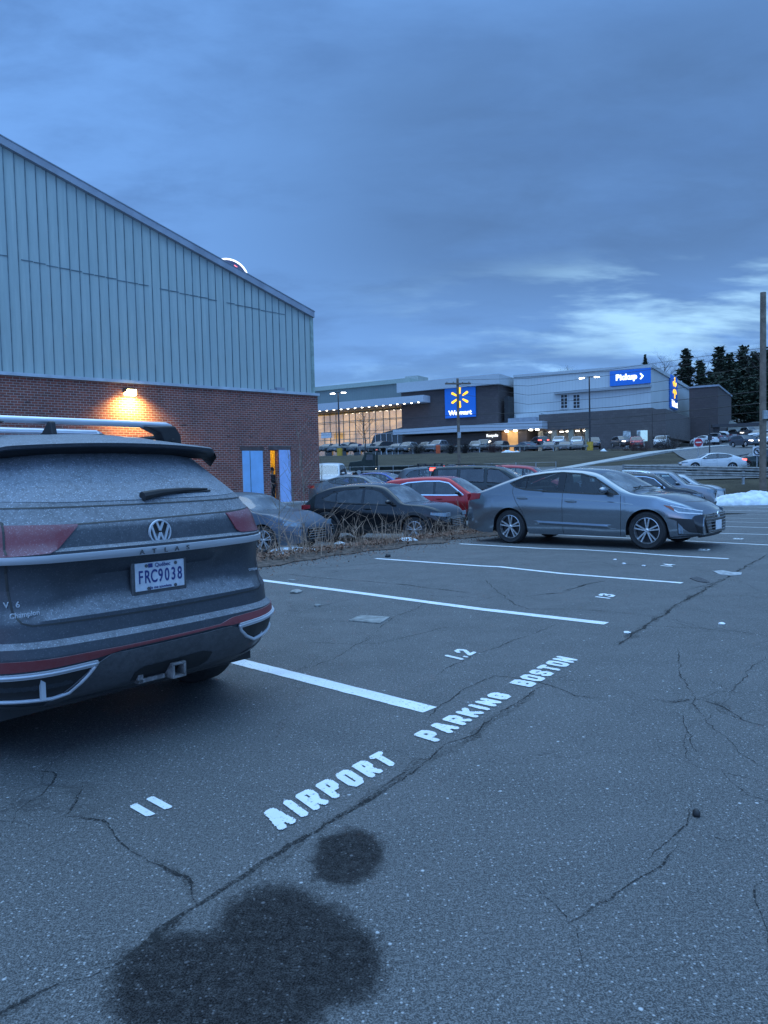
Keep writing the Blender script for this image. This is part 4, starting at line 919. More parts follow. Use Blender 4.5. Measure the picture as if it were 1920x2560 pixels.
WL = [('topmost wire, reaching from the pole top towards the Pickup sign', [(1148, 950, 63), (1320, 946, 60), (1525, 924, 56), (1920, 868, 47)]),
 ('wire crossing just under the Pickup sign corner', [(1148, 958, 63), (1320, 965, 60), (1525, 938, 56), (1920, 882, 47)]),
 ('wire crossing the grey wall below the Pickup sign', [(1148, 962, 63), (1320, 988, 60), (1630, 957, 54), (1920, 912, 47)]),
 ('wire crossing the grey wall through the small windows', [(1148, 985, 63), (1320, 1011, 60), (1540, 992, 56), (1745, 964, 51), (1920, 932, 47)]),
 ('thick wire along the top of the brown garage wall', [(700, 1068, 68), (796, 1062, 67), (1000, 1047, 65), (1148, 1037, 63), (1320, 1032, 60), (1540, 1017, 56), (1920, 976, 47)]),
 ('thick wire across the middle of the glass hall and garage wall', [(700, 1086, 68), (796, 1083, 67), (1000, 1073, 65), (1148, 1063, 63), (1350, 1058, 60), (1600, 1040, 54), (1920, 1006, 47)]),
 ('lowest wire, crossing the glass hall just above the parked cars', [(700, 1091, 68), (796, 1088, 67), (1000, 1082, 65), (1148, 1070, 63), (1400, 1066, 59), (1650, 1052, 53), (1920, 1028, 47)])]
for i, (lab, pts) in enumerate(WL):
    P = [aty(*p) for p in pts]; S = []
    for k in range(len(P)-1):
        for j in range(6): S.append(P[k].lerp(P[k+1], j/6))
    S.append(P[-1]); c = S[0].copy()
    tag(MB().tube([p-c for p in S], .020 if 'thick' in lab else .013, 4).build('power_line', WIRE, loc=c), lab, 'power line', 'power lines across the street')
# guard rails
def guardrail(pts, label, rails=1, lift=0.0, step=3.8):
    P = [aty(*p) for p in pts]; c = P[0].copy(); r = empty('guard_rail', c, 0, label, 'guard rail'); rows = []
    for k in range(rails):
        z0 = .62-.34*k; rows = []
        for p in P:
            q = p-c; rows.append([(q.x, q.y+.00, q.z+z0+.0), (q.x, q.y-.06, q.z+z0+.06), (q.x, q.y-.01, q.z+z0+.14), (q.x, q.y-.06, q.z+z0+.22), (q.x, q.y, q.z+z0+.28)])
        MB().grid(rows).build('rail', M('weathered_rail', (.24, .235, .225), .7, metal=.2, var=.3, vs=3), r)
    for a, b in zip(P, P[1:]):
        n = max(1, int((b-a).length/step))
        for j in range(n):
            q = a.lerp(b, j/n)-c; MB().box((q.x, q.y+.10, q.z+.35), (.12, .12, 1.1)).build('post', STEEL, r)
    return r
guardrail([(790, 1131, 108), (900, 1131.5, 106), (1100, 1130, 104), (1300, 1129, 102), (1470, 1129, 99)], 'long galvanised guard rail at the top of the grass bank before the store parking')
guardrail([(1560, 1197, 47), (1700, 1199.5, 47), (1860, 1203, 46), (1960, 1206, 46)], 'two-rail guard rail along the street behind the snow pile', rails=2)
# fence of thin posts and wires along the street, left
fr_ = aty(800, 1178, 49); fence = empty('wire_fence', (fr_.x, fr_.y, zt(fr_.x, fr_.y)), 0, 'thin wire fence with pale posts along the foot of the grass bank', 'fence')
for i, px in enumerate((800, 841, 875, 910, 948, 983, 1022, 1061, 1098, 1139, 1185, 1230, 1290, 1340, 1390)):
    p = aty(px, 1178, 49); z = zt(p.x, p.y); MB().tube([(p.x-fr_.x, 0, 0), (p.x-fr_.x, 0, 1.55)], .028, 6).build('post', STEEL, fence)
fx = aty(1390, 1178, 49).x-fr_.x
for i, z in enumerate((.35, .8, 1.2, 1.5)): MB().tube([(0, 0, z), (fx, 0, z)], .008, 4).build('fence_wire', STEEL, fence)
# traffic signs
SRED = M('sign_red', (.45, .02, .03), .5, var=.1); SWH = M('sign_white', (.7, .7, .72), .5, var=.05); SBK = M('sign_black', (.02, .02, .02), .5, var=0)
def tsign(px, pc, pb, D, label): 
    c = aty(px, pc, D); b = aty(px, pb, D); r = empty('traffic_sign', (b.x, b.y, b.z), 0, label, 'traffic sign'); MB().tube([(0, 0.04, 0), (0, .04, c.z-b.z+.4)], .035, 6).build('post', STEEL, r); return r, c.z-b.z
r_, h_ = tsign(1746, 1106, 1172, 66, 'round red do-not-enter sign with a white bar on a thin post')
MB().box((0, 0, h_), (.80, .03, .80)).build('plate', SWH, r_, bevel=.01); MB().lathe([(-.05, .01), (-.05, .36), (-.02, .36)], (0, 0, h_), 'Y', 32).build('disc', SRED, r_)
MB().box((0, -.065, h_), (.52, .02, .11)).build('bar', SWH, r_)
r_, h_ = tsign(1893, 1128, 1178, 50, 'white no-turn sign with a black slashed ring next to the thick utility pole')
MB().box((0, 0, h_), (.60, .03, .62)).build('plate', SWH, r_, bevel=.01); MB().lathe([(-.05, .20), (-.05, .26), (-.02, .26)], (0, 0, h_), 'Y', 32).build('ring', SBK, r_)
MB().box((0, -.045, h_), (.50, .02, .06), ry=radians(40)).build('slash', SBK, r_); MB().box((.05, -.03, h_-.03), (.06, .02, .22)).box((-.03, -.03, h_+.07), (.18, .02, .06)).build('turn_arrow', SBK, r_)
p = aty(1774, 1110, 64); r_ = empty('sign_post', (p.x, p.y, zt(p.x, p.y)), 0, 'bare dark sign post right of the do-not-enter sign', 'post'); MB().tube([(0, 0, 0), (0, 0, 3.2)], .05, 6).build('pole', DPOLE, r_); MB().box((0, -.05, 1.9), (.35, .03, .5)).build('plate', DPOLE, r_)
# dark railing and bank at the right of the road
q = aty(1826, 1160, 62); rr_ = empty('metal_railing', (q.x, q.y, q.z), 0, 'dark metal railing climbing beside the access road', 'railing')
pp = [aty(1826, 1143, 62)-q, aty(1850, 1139, 64)-q, aty(1880, 1134, 66)-q]
for dz in (0, -.45): MB().tube([v+Vector((0, 0, dz)) for v in pp], .05, 5).build('rail', DPOLE, rr_)
for v in pp: MB().tube([v, v+Vector((0, 0, -1.1))], .05, 5).build('post', DPOLE, rr_)
p = aty(1803, 1062, 128); r_ = empty('drive_canopy', (p.x, p.y, p.z-4.5), radians(-20), 'dark flat drive-up canopy on one post behind the brown block', 'canopy'); MB().box((2.5, 0, 4.3), (8, 3, .5)).build('canopy_roof', DPOLE, r_); MB().box((-.8, 0, 2.2), (1.0, 1, 4.4)).build('post', DPOLE, r_)
p = aty(1095, 1118, 104); r_ = MB().box((0, 0, .8), (.6, .3, 1.2)).box((0, 0, .05), (.8, .5, .1)).build('work_sign', M('orange_sign', (.65, .10, .03), .6, var=.15), loc=(p.x, p.y, p.z-1.1), bevel=.05); tag(r_, 'small orange-red board standing behind the guard rail among bushes', 'sign')
# retaining slope by the far road
rp = [aty(1818, 1098, 150), aty(1905, 1085, 150), aty(1880, 1072, 165), aty(1822, 1050, 165)]
mb = MB(); c = rp[0]; mb.prism([(v.x-c.x, v.y-c.y, v.z-c.z) for v in rp], lambda q, k: (q[0], q[1]+k*3, q[2]-k*3)); struct(mb.build('hillside', M('pale_rock_slope', (.15, .16, .155), .9, var=.2, vs=.3), loc=c))
# ================================================================ VEGETATION
def twigs(mb, base, d, L, r, depth, rnd, spread=.5, nb=3, seg=3):
    p = Vector(base); d = Vector(d).normalized(); pts = [p.copy()]; rs = [r]
    for i in range(seg):
        d = (d+Vector((rnd.uniform(-.18, .18), rnd.uniform(-.18, .18), rnd.uniform(-.05, .12)))).normalized(); p = p+d*L/seg; pts.append(p.copy()); rs.append(r*(1-.6*(i+1)/seg))
    mb.tube(pts, rs, 3 if r < .04 else 6, cap=False)
    if depth > 0:
        for k in range(nb):
            i = rnd.randint(1, seg); a = rnd.uniform(0, 2*pi); e = Vector((cos(a), sin(a), rnd.uniform(-.1, .7)))
            twigs(mb, pts[i], (d*(1-spread)+e*spread), L*rnd.uniform(.45, .7), rs[i]*.6, depth-1, rnd, spread, nb, max(2, seg-1))
BARK, TWIG = M('bark', (.055, .045, .040), .95, var=.3), M('bare_twigs', (.060, .048, .045), .95, var=.3)
DRY, DRY2 = M('dry_stalks', (.36, .24, .17), .95, var=.35, vs=8), M('dead_leaves', (.17, .09, .06), .95, var=.5, vs=14)
def baretree(px, pb, pt, D, label, sd, w=.22, depth=4, z0=None, grp=None):
    rnd = random.Random(sd); b = aty(px, pb, D); t = aty(px, pt, D); z = b.z; H = t.z-z
    r = empty('bare_tree', (b.x, b.y, z), 0, label, 'tree', grp); tr = MB(); br = MB()
    tr.tube([(0, 0, -.5), (H*.02, 0, H*.25), (-H*.01, 0, H*.55), (0, 0, H*.8)], [w, w*.8, w*.5, w*.2], 7); tr.build('trunk', BARK, r, smooth=60)
    for k in range(13):
        h = H*(.22+.6*k/13); a = k*2.4; twigs(br, (0, 0, h), (cos(a)*.8, sin(a)*.8, .75), H*.42*(1-.5*k/13), w*.32, depth-1, rnd, .5, 4)
    br.build('crown', TWIG, r); return r
def needles():
    m, nt, b = newmat('conifer_needles'); co = objco(nt); f = mnoise(nt, co, .9, 4); g = mnoise(nt, co, .15, 2)
    nt.links.new(mmix(nt, mrange(nt, g, .35, .65, 0, .5), mmix(nt, mrange(nt, f, .3, .7), (.014, .026, .016), (.045, .070, .040)), (.05, .06, .04)), b.inputs['Base Color']); b.inputs['Roughness'].default_value = .9; return m
NEED = needles()
def conifer(px, pb, pt, D, label, sd, wide=.24, n=22, bare=.12, pos=None, Hh=None, grp='dark conifers on the hill behind the store'):
    rnd = random.Random(sd)
    if pos is None: b = aty(px, pb, D); t = aty(px, pt, D); H = t.z-b.z; L = (b.x, b.y, b.z)
    else: L, H = pos, Hh
    r = empty('pine_tree', L, rnd.uniform(0, 6), label, 'tree', grp); lean = rnd.uniform(-.02, .02)
    MB().tube([(0, 0, -1), (lean*H*.5, 0, H*.5), (lean*H, 0, H*.98)], [H*.016, H*.010, H*.002], 6).build('trunk', BARK, r)
    mb = MB()
    for k in range(n):
        f = bare+(1-bare)*(k+.5)/n; h = H*f; R0 = H*wide*.62*((1-f)**.62)*rnd.uniform(.55, 1.2)+H*.012; nb = int(8+8*(1-f))
        for j in range(nb):
            if rnd.random() < .13: continue
            a = rnd.uniform(0, 2*pi); R_ = R0*rnd.uniform(.55, 1.15); m_ = max(3, int(R_/ (H*.020)))
            for i in range(m_):
                q = (i+.6)/m_; x = cos(a)*R_*q+lean*h; y = sin(a)*R_*q; z = h-R_*q*q*.22+R_*.10*q+rnd.uniform(-.012, .012)*H
                for _ in range(2):
                    s = H*rnd.uniform(.026, .052)*(1.1-.4*q); b1 = rnd.uniform(0, 2*pi); dx, dy = cos(b1)*s, sin(b1)*s; ex, ey = -sin(b1)*s*.55, cos(b1)*s*.55; dz = rnd.uniform(-.7, .4)*s; jx, jy = rnd.uniform(-s, s), rnd.uniform(-s, s)
                    x1, y1, z1 = x+jx, y+jy, z+rnd.uniform(-s, s)*.6
                    mb.add([(x1-dx, y1-dy, z1-dz), (x1+ex, y1+ey, z1+.15*s), (x1+dx, y1+dy, z1+dz), (x1-ex, y1-ey, z1-.3*s)], [(0, 1, 2, 3)])
    mb.build('crown', NEED, r); return r
TR = [(1613, 935, 887, 215, .40, 'lone ragged pine showing above the store roof corner'), (1716, 1040, 874, 235, .46, 'broad conifer just right of the store roof end'),
      (1752, 1045, 902, 225, .40, 'short conifer in the dip behind the brown block'), (1798, 1050, 866, 240, .40, 'tall pointed conifer above the brown block'),
      (1828, 1052, 886, 225, .42, 'conifer filling the gap beside the tall pointed one'), (1858, 1052, 866, 235, .42, 'tallest conifer of the hill, in the middle of the dark grove'),
      (1889, 1055, 882, 225, .42, 'conifer just left of the thick utility pole'), (1925, 1058, 872, 235, .46, 'conifer behind the thick utility pole'),
      (1842, 1060, 925, 205, .55, 'lower bushy conifer at the foot of the dark grove'), (1880, 1066, 935, 200, .58, 'lower bushy conifer near the pole at the foot of the grove'),
      (1775, 1050, 930, 205, .55, 'lower bushy conifer against the brown block'), (1960, 1058, 890, 225, .45, 'conifer cut by the right picture edge'),
      (1812, 1060, 940, 200, .6, 'lower bushy conifer right of the brown block corner'), (1912, 1066, 930, 203, .6, 'lower bushy conifer half behind the utility pole')]
for i, (px, pb, pt, D, w, lab) in enumerate(TR): conifer(px, pb, pt, D, lab, 11+i, w, 24 if pt < 910 else 17, .10 if i else .30)
baretree(1662, 1010, 886, 225, 'bare leafless tree between the lone pine and the broad conifer', 31, .25, 5)
baretree(1757, 1040, 884, 232, 'bare leafless tree between two tall conifers', 32, .25, 5)
baretree(1418, 1000, 917, 240, 'bare tree tops showing above the flat store roof', 35, .2, 5)
baretree(1903, 1050, 862, 220, 'bare leafless tree top beside the thick utility pole', 36, .22, 4)
wd_ = MB(); rnd = random.Random(5)
for i in range(12000):
    x = rnd.uniform(84, 190); y = 232+.1*(x-60)+rnd.uniform(-6, 50); z = zt(x, y)-1+(15+8*noise.noise(Vector((x*.12, y*.05, 1))))*rnd.random()**.8; s = rnd.uniform(.35, 1.1); a = rnd.uniform(0, 6.3); dx, dy = cos(a)*s, sin(a)*s
    wd_.add([(x-dx, y-dy, z-.3*s), (x, y, z+s), (x+dx, y+dy, z+.3*s), (x, y, z-s)], [(0, 1, 2, 3)])
stuff(tag(wd_.build('far_wood', NEED), 'dark wood covering the hillside beyond the road', 'wood'))
baretree(912, 1130, 1018, 101, 'thin bare tree before the glass hall', 41, .10, 4)
def bush(px, pb, pt, D, w, label, sd, mat=TWIG, grp='brown bushes along the guard rail', name='bare_bush', n=70):
    rnd = random.Random(sd); b = aty(px, pb, D); t = aty(px, pt, D); H = t.z-b.z; W_ = w*D/FPX/2; o = MB()
    for k in range(n):
        a = rnd.uniform(0, 2*pi); el = rnd.uniform(.15, 1.4); d = Vector((cos(a)*cos(el)*W_/H, sin(a)*cos(el)*W_/H, sin(el))); twigs(o, (cos(a)*W_*.2, sin(a)*W_*.2, 0), d, H*rnd.uniform(.6, .95), H*.014, 2, rnd, .45, 4)
    return tag(o.build(name, mat, loc=b), label, 'bush', grp)
DBUSH = M('dark_bush_twigs', (.035, .030, .028), .95, var=.4); RBUSH = M('reddish_bush_twigs', (.075, .040, .036), .95, var=.4)
bush(1045, 1134, 1106, 100, 42, 'rounded dark bush covering a parked car at the guard rail', 1, DBUSH)
bush(1128, 1134, 1105, 100, 30, 'dark upright bush left of the utility pole at the rail', 2, DBUSH)
bush(1162, 1134, 1105, 100, 26, 'dark upright bush right of the utility pole at the rail', 3, DBUSH)
bush(1232, 1134, 1108, 101, 24, 'small reddish bush before the Recycle wall', 4, RBUSH)
bush(1520, 1148, 1120, 93, 60, 'low spreading dark bush right of the yellow lamp base', 5, DBUSH)
bush(1575, 1142, 1106, 93, 60, 'large reddish-brown bush at the bend of the kerb', 6, RBUSH)
bush(1612, 1140, 1108, 92, 40, 'reddish-brown bush, right neighbour of the large one', 7, RBUSH)
bush(1668, 1134, 1090, 95, 64, 'airy bare shrub before the pale pickup board', 8, TWIG)
bush(1886, 1180, 1158, 55, 90, 'dark green low hedge beside the railing at the right', 9, M('hedge', (.02, .035, .022), .9, var=.4), None, 'hedge', 120)
# dead weeds on the strip between the two lots
rnd = random.Random(77); wm = MB(); wf = MB()
vs_ = frange(9.55, 12.0, .22); vp = frange(5.5, 19.5, .3)
rows = []
for s in vs_:
    row = []
    for p_ in vp:
        x, y = sp2w(s+.22*noise.noise(Vector((s, p_, 3))*1.3)+(.25*noise.noise(Vector((0, p_*1.4, 7))) if s < 9.7 else 0), p_)
        edge = min(1, (s-9.5)/.35); row.append((x, y, zt(x, y)+.006+edge*(.03+.05*abs(noise.noise(Vector((x, y, 0))*2.2)))*(1 if s < 11.8 else .2)))
    rows.append(row)
struct(MB().grid(rows).build('dirt_verge', M('leaf_litter_soil', (.085, .062, .05), .95, var=.55, vs=9, bmp=1, bs=30), smooth=True))
for i in range(1700):
    p_ = rnd.uniform(6, 19); s = rnd.gauss(10.45, .55)
    if s < 9.45 or s > 12: continue
    x, y = sp2w(s, p_); z = zt(x, y)+.03; h = (rnd.uniform(.08, .32) if rnd.random() < .80 else rnd.uniform(.35, 1.1 if p_ < 11 else .9))*(1 if p_ < 14.5 else .75)
    a = rnd.uniform(0, 6.3); l = rnd.uniform(.05, .75)*h; c_ = Vector((x, y, z)); d1 = Vector((cos(a)*l*.35, sin(a)*l*.35, h*.55)); d2 = Vector((cos(a+.4)*l*1.2, sin(a+.4)*l*1.2, h*(rnd.uniform(.15, 1))))
    w = rnd.uniform(.0025, .0055)*(1.4 if h > .5 else 1); wm.mi = 0; wm.tube([c_, c_+d1, c_+d2], [w, w*.8, w*.4], 3, cap=False)
    if rnd.random() < .35:
        for _ in range(2): b1 = rnd.uniform(0, 6.3); wm.tube([c_+d1, c_+d1+Vector((cos(b1)*h*.25, sin(b1)*h*.25, h*.3))], [w*.6, w*.3], 3, cap=False)
stuff(tag(wm.build('dead_weeds', DRY), 'thicket of dry dead weeds between the parking lots', 'weeds'))
for i in range(9000):
    p_ = rnd.uniform(5.5, 19.3); s = rnd.gauss(10.3, .6) if rnd.random() < .9 else 9.6-abs(rnd.gauss(0, .45))
    if s < 8.4 or s > 12: continue
    x, y = sp2w(s, p_); z = zt(x, y)+(rnd.uniform(.03, .13) if s > 9.7 else .012); r = rnd.uniform(.015, .045) if s > 9.6 else rnd.uniform(.008, .022); a = rnd.uniform(0, 6.3); tlt = rnd.uniform(-1, 1)*r
    wf.add([(x+cos(a)*r, y+sin(a)*r, z+tlt), (x-sin(a)*r*.6, y+cos(a)*r*.6, z), (x-cos(a)*r, y-sin(a)*r, z-tlt*.5), (x+sin(a)*r*.6, y-cos(a)*r*.6, z+r*.3)], [(0, 1, 2, 3)])
stuff(tag(wf.build('leaf_litter', DRY2), 'brown leaf litter under the dead weeds', 'leaves'))
SAPW = M('sapling_bark', (.24, .19, .15), .9, var=.3, vs=8)
SAPL = ['tallest bare sapling standing before the right blue door', 'bare sapling at the left end of the thicket by the tail lamp', 'bare sapling leaning before the lit yellow doorway', 'bare sapling before the hood of the blue-grey car', 'bare forked sapling before the brick wall corner', 'bare sapling before the black crossover rear wheel', 'bare sapling before the black crossover front door', 'bare sapling before the red crossover', 'bare sapling before the black crossover windscreen', 'bare broken sapling near the silver sedan tail']
for i, (px, pb, pt) in enumerate(((770, 1345, 1030), (700, 1400, 1160), (742, 1350, 1120), (690, 1360, 1225), (800, 1340, 1140), (838, 1345, 1210), (872, 1335, 1255), (958, 1330, 1210), (910, 1335, 1250), (1150, 1325, 1250))):
    rnd2 = random.Random(100+i); b = ongr(px, pb); D = b.y; t = aty(px, pt, D); H = t.z-b.z; mb = MB(); r = empty('bare_sapling', b, 0, SAPL[i], 'sapling', 'bare saplings in the weed strip')
    ln = rnd2.uniform(-.10, .06)*H; pts = [Vector((0, 0, -.05)), Vector((ln*.3, 0, H*.35)), Vector((ln*.55+.03, 0, H*.65)), Vector((ln, 0, H))]; w = .007+.003*H
    MB().tube(pts, [w, w*.8, w*.55, w*.2], 5, cap=False).build('stem', SAPW, r)
    for k in range(int(5+H*3)):
        f = rnd2.uniform(.25, .95); a = rnd2.uniform(0, 6.3); twigs(mb, pts[0].lerp(pts[3], f), (cos(a)*.7, sin(a)*.7, .9), H*.28*(1.1-f*.6), w*.45, 1, rnd2, .4, 2)
    mb.build('twigs', SAPW, r)
# snow: ploughed heap at the right and rests in the weeds
def snowpile(name, c, rx, ry, h, label, sd, rz=0.0, n=34):
    mb = MB(); rows = []
    for j in range(n+1):
        q = 1-j/n; row = []
        for i in range(48):
            a = 2*pi*i/48; d = Vector((cos(a), sin(a), 0)); e = 1+.22*noise.noise(d*1.7+Vector((sd, 0, 0))); rr = q*e
            x, y = d.x*rx*rr, d.y*ry*rr; base = (1-q**2.2); b2 = noise.noise(Vector((x*1.2, y*1.2, sd)))*.30+noise.noise(Vector((x*3.5, y*3.5, sd)))*.13+noise.noise(Vector((x*9, y*9, sd)))*.06
            row.append((x, y, max(-.03, h*base**.75*(1+b2)-(.04 if j == 0 else 0))))
        rows.append(row)
    mb.grid(rows, closed=True); return tag(mb.build(name, SNOW, loc=c, smooth=True, rz=rz), label, 'snow')
p = aty(1880, 1250, 38.5); snowpile('snow_heap', (p.x, p.y, zt(p.x, p.y)-.05), 3.1, 1.2, .66, 'ploughed heap of old snow at the right end of the lot', 3)
p = aty(1985, 1250, 39.5); snowpile('snow_heap', (p.x, p.y, zt(p.x, p.y)-.05), 2.2, 1.1, .72, 'second hump of ploughed snow cut by the right picture edge', 6)
for i, (px, py, rx, ry, h, lab) in enumerate(((735, 1383, .62, .26, .12, 'largest white snow patch at the left foot of the weeds'), (850, 1368, .2, .14, .11, 'small snow clump under the middle of the weeds'), (1018, 1357, .25, .12, .08, 'thin snow rest near the right end of the weeds'), (868, 1345, .14, .1, .05, 'tiny snow clump higher up in the weeds'))):
    b = ongr(px, py); snowpile('snow_patch', (b.x, b.y, b.z+.03), rx, ry, h, lab, i+.5, -.2, 12)
p = aty(1513, 1136, 92); snowpile('snow_heap', (p.x, p.y, p.z-.4), .9, .8, 1.0, 'small snow heap right of the yellow lamp base', 9, n=12)
p = aty(1275, 1134, 100); snowpile('snow_heap', (p.x, p.y, p.z-.5), 2.2, .8, .9, 'long low snow heap behind the guard rail', 12, n=12)
# ================================================================ CARS
def pl_y(pts, y): return interp(y, [p[0] for p in pts], [p[1] for p in pts])
def smooth_poly(pts, step=.04):
    """Catmull-Rom through the points, as a dense list sorted in y"""
    out = []; n = len(pts)
    for i in range(n-1):
        p0, p1, p2, p3 = pts[max(0, i-1)], pts[i], pts[i+1], pts[min(n-1, i+2)]; k = max(1, int(abs(p2[0]-p1[0])/step))
        for j in range(k):
            t = j/k; dx1 = (p2[0]-p0[0]) or 1e-6; dx2 = (p3[0]-p1[0]) or 1e-6; h = p2[0]-p1[0]
            m1, m2 = (p2[1]-p0[1])/dx1*h, (p3[1]-p1[1])/dx2*h
            lim = 3*abs(p2[1]-p1[1]); m1 = max(-lim, min(lim, m1)); m2 = max(-lim, min(lim, m2))
            out.append((p1[0]+h*t, (2*t**3-3*t*t+1)*p1[1]+(t**3-2*t*t+t)*m1+(-2*t**3+3*t*t)*p2[1]+(t**3-t*t)*m2))
    out.append(pts[-1]); return out
def inpoly(poly, x, y):
    c = False; n = len(poly)
    for i in range(n):
        (x1, y1), (x2, y2) = poly[i], poly[(i+1) % n]
        if (y1 > y) != (y2 > y) and x < (x2-x1)*(y-y1)/(y2-y1)+x1: c = not c
    return c
class Body:
    def __init__(s, sp):
        s.sp = sp; s.L = sp['L']; s.W = sp['W']; s.top_ = smooth_poly(sp['top']); s.belt_ = sp['belt']; s.sill = sp.get('sill', .2); s.tum = sp.get('tum', .40)
        s.ft, s.fl = sp.get('ft', .30), sp.get('fl', .9); s.rt, s.rl = sp.get('rt', .13), sp.get('rl', .6)
    def top(s, y): return pl_y(s.top_, y)
    def belt(s, y): return min(pl_y(s.belt_, y), s.top(y)-.03)
    def w(s, y):
        f = 1.0
        if y < s.rl: f -= s.rt*((s.rl-y)/s.rl)**2.4
        if y > s.L-s.fl: f -= s.ft*((y-s.L+s.fl)/s.fl)**2.4
        return s.W*f
    def X(s, y, z):
        zb = s.belt(y); w = s.w(y)
        if z <= zb:
            q = (z-s.sill)/max(.05, zb-s.sill); return w*interp(q, [0, .10, .30, .40, .62, .80, 1], [.925, .955, .985, .990, 1.0, .992, .958])
        return w*.958-(z-zb)*s.tum
    def bot(s, y):
        b = s.sill; sp = s.sp
        b += .08*max(0, (.35-y)/.35)+.06*max(0, (y-s.L+.35)/.35)
        for yw in (sp['yr'], sp['yf']):
            R = sp['R']+sp.get('gap', .045); d = abs(y-yw)
            if d < R: b = max(b, sp['R']+sqrt(R*R-d*d))
        return b
    def section(s, y):
        zt_, zb, z0 = s.top(y), s.belt(y), s.bot(y); zb = max(zb, z0+.02); pts = []
        for k in range(9): z = z0+(zb-z0)*k/8; pts.append((s.X(y, z), z))
        c = min(.10, .6*(zt_-zb)); ze = zt_-c
        for k in range(1, 7): z = zb+(ze-zb)*k/6; pts.append((s.X(y, z), z))
        xe = s.X(y, ze); xc = xe-.9*c
        pts += [(xe-.16*c, zt_-.72*c), (xe-.45*c, zt_-.48*c), (xc, zt_-.35*c)]
        for k in range(1, 6): f = 1-k/5; pts.append((xc*f, zt_-.35*c*f*f-(.02 if s.sp.get('box') else 0)*0))
        return pts          # 9 + 6 + 3 + 5 = 23, the last on the centre line
    def xc(s, y): zt_, zb = s.top(y), s.belt(y); c = min(.10, .6*(zt_-zb)); return s.X(y, zt_-c)-.9*c, c
def rim_mesh(R, spokes, twin, w=.0135):
    mb = MB(); mb.lathe([(.0, R), (.012, R), (.016, R*.93), (-.02, R*.90), (-.05, R*.88)], (0, 0, 0), 'X', 36)
    for k in range(spokes):
        a = 2*pi*k/spokes+.3
        for o in ((-.17, .17) if twin else (0,)):
            a1 = a+o; a0 = a+o*1.3
            for r0, r1, xx in ((R*.14, R*.93, 0),):
                p0 = Vector((.004, cos(a0)*r0, sin(a0)*r0)); p1 = Vector((.006, cos(a1)*r1, sin(a1)*r1)); t = (p1-p0).normalized(); n = Vector((0, -t.z, t.y))*w*(1.0 if twin else 1.5)
                mb.add([p0-n*.8, p0+n*.8, p1+n, p1-n]+[v+Vector((-.03, 0, 0)) for v in (p0-n*.8, p0+n*.8, p1+n, p1-n)], [(0, 1, 2, 3), (4, 7, 6, 5), (0, 4, 5, 1), (1, 5, 6, 2), (2, 6, 7, 3), (3, 7, 4, 0)])
    mb.lathe([(.012, .001), (.012, R*.10), (.0, R*.17), (-.03, R*.18)], (0, 0, 0), 'X', 20); return mb
def make_wheel(root, x, y, R, Rr, side, spokes=5, twin=True, rimmat=None, tw=.21, detail=True):
    n = 40 if detail else 18
    prof = [(-tw/2, Rr*.98), (-tw/2, R*.90), (-tw/2+.025, R*.975), (-tw*.3, R), (tw*.3, R), (tw/2-.025, R*.975), (tw/2, R*.90), (tw/2-.006, (R+Rr)/2), (tw/2-.002, Rr*1.0), (tw/2-.02, Rr*.97)]
    wh = MB().lathe(prof, (0, 0, 0), 'X', n).build('wheel', RUBBER, root, smooth=50, loc=(x, y, R)); wh.rotation_euler.z = 0 if side > 0 else pi
    if detail:
        rim = rim_mesh(Rr, spokes, twin).build('rim', rimmat or SILVER, wh, loc=(tw/2-.03, 0, 0), smooth=30)
        MB().lathe([(-.06, .001), (-.06, Rr*.98), (.0, Rr*.98)], (0, 0, 0), 'X', 24).build('brake', BLACK, wh, loc=(tw/2-.04, 0, 0))
    else: MB().lathe([(.0, .001), (.01, Rr*.6), (.0, Rr)], (0, 0, 0), 'X', 12).build('rim', rimmat or SILVER, wh, loc=(tw/2, 0, 0))
    return wh
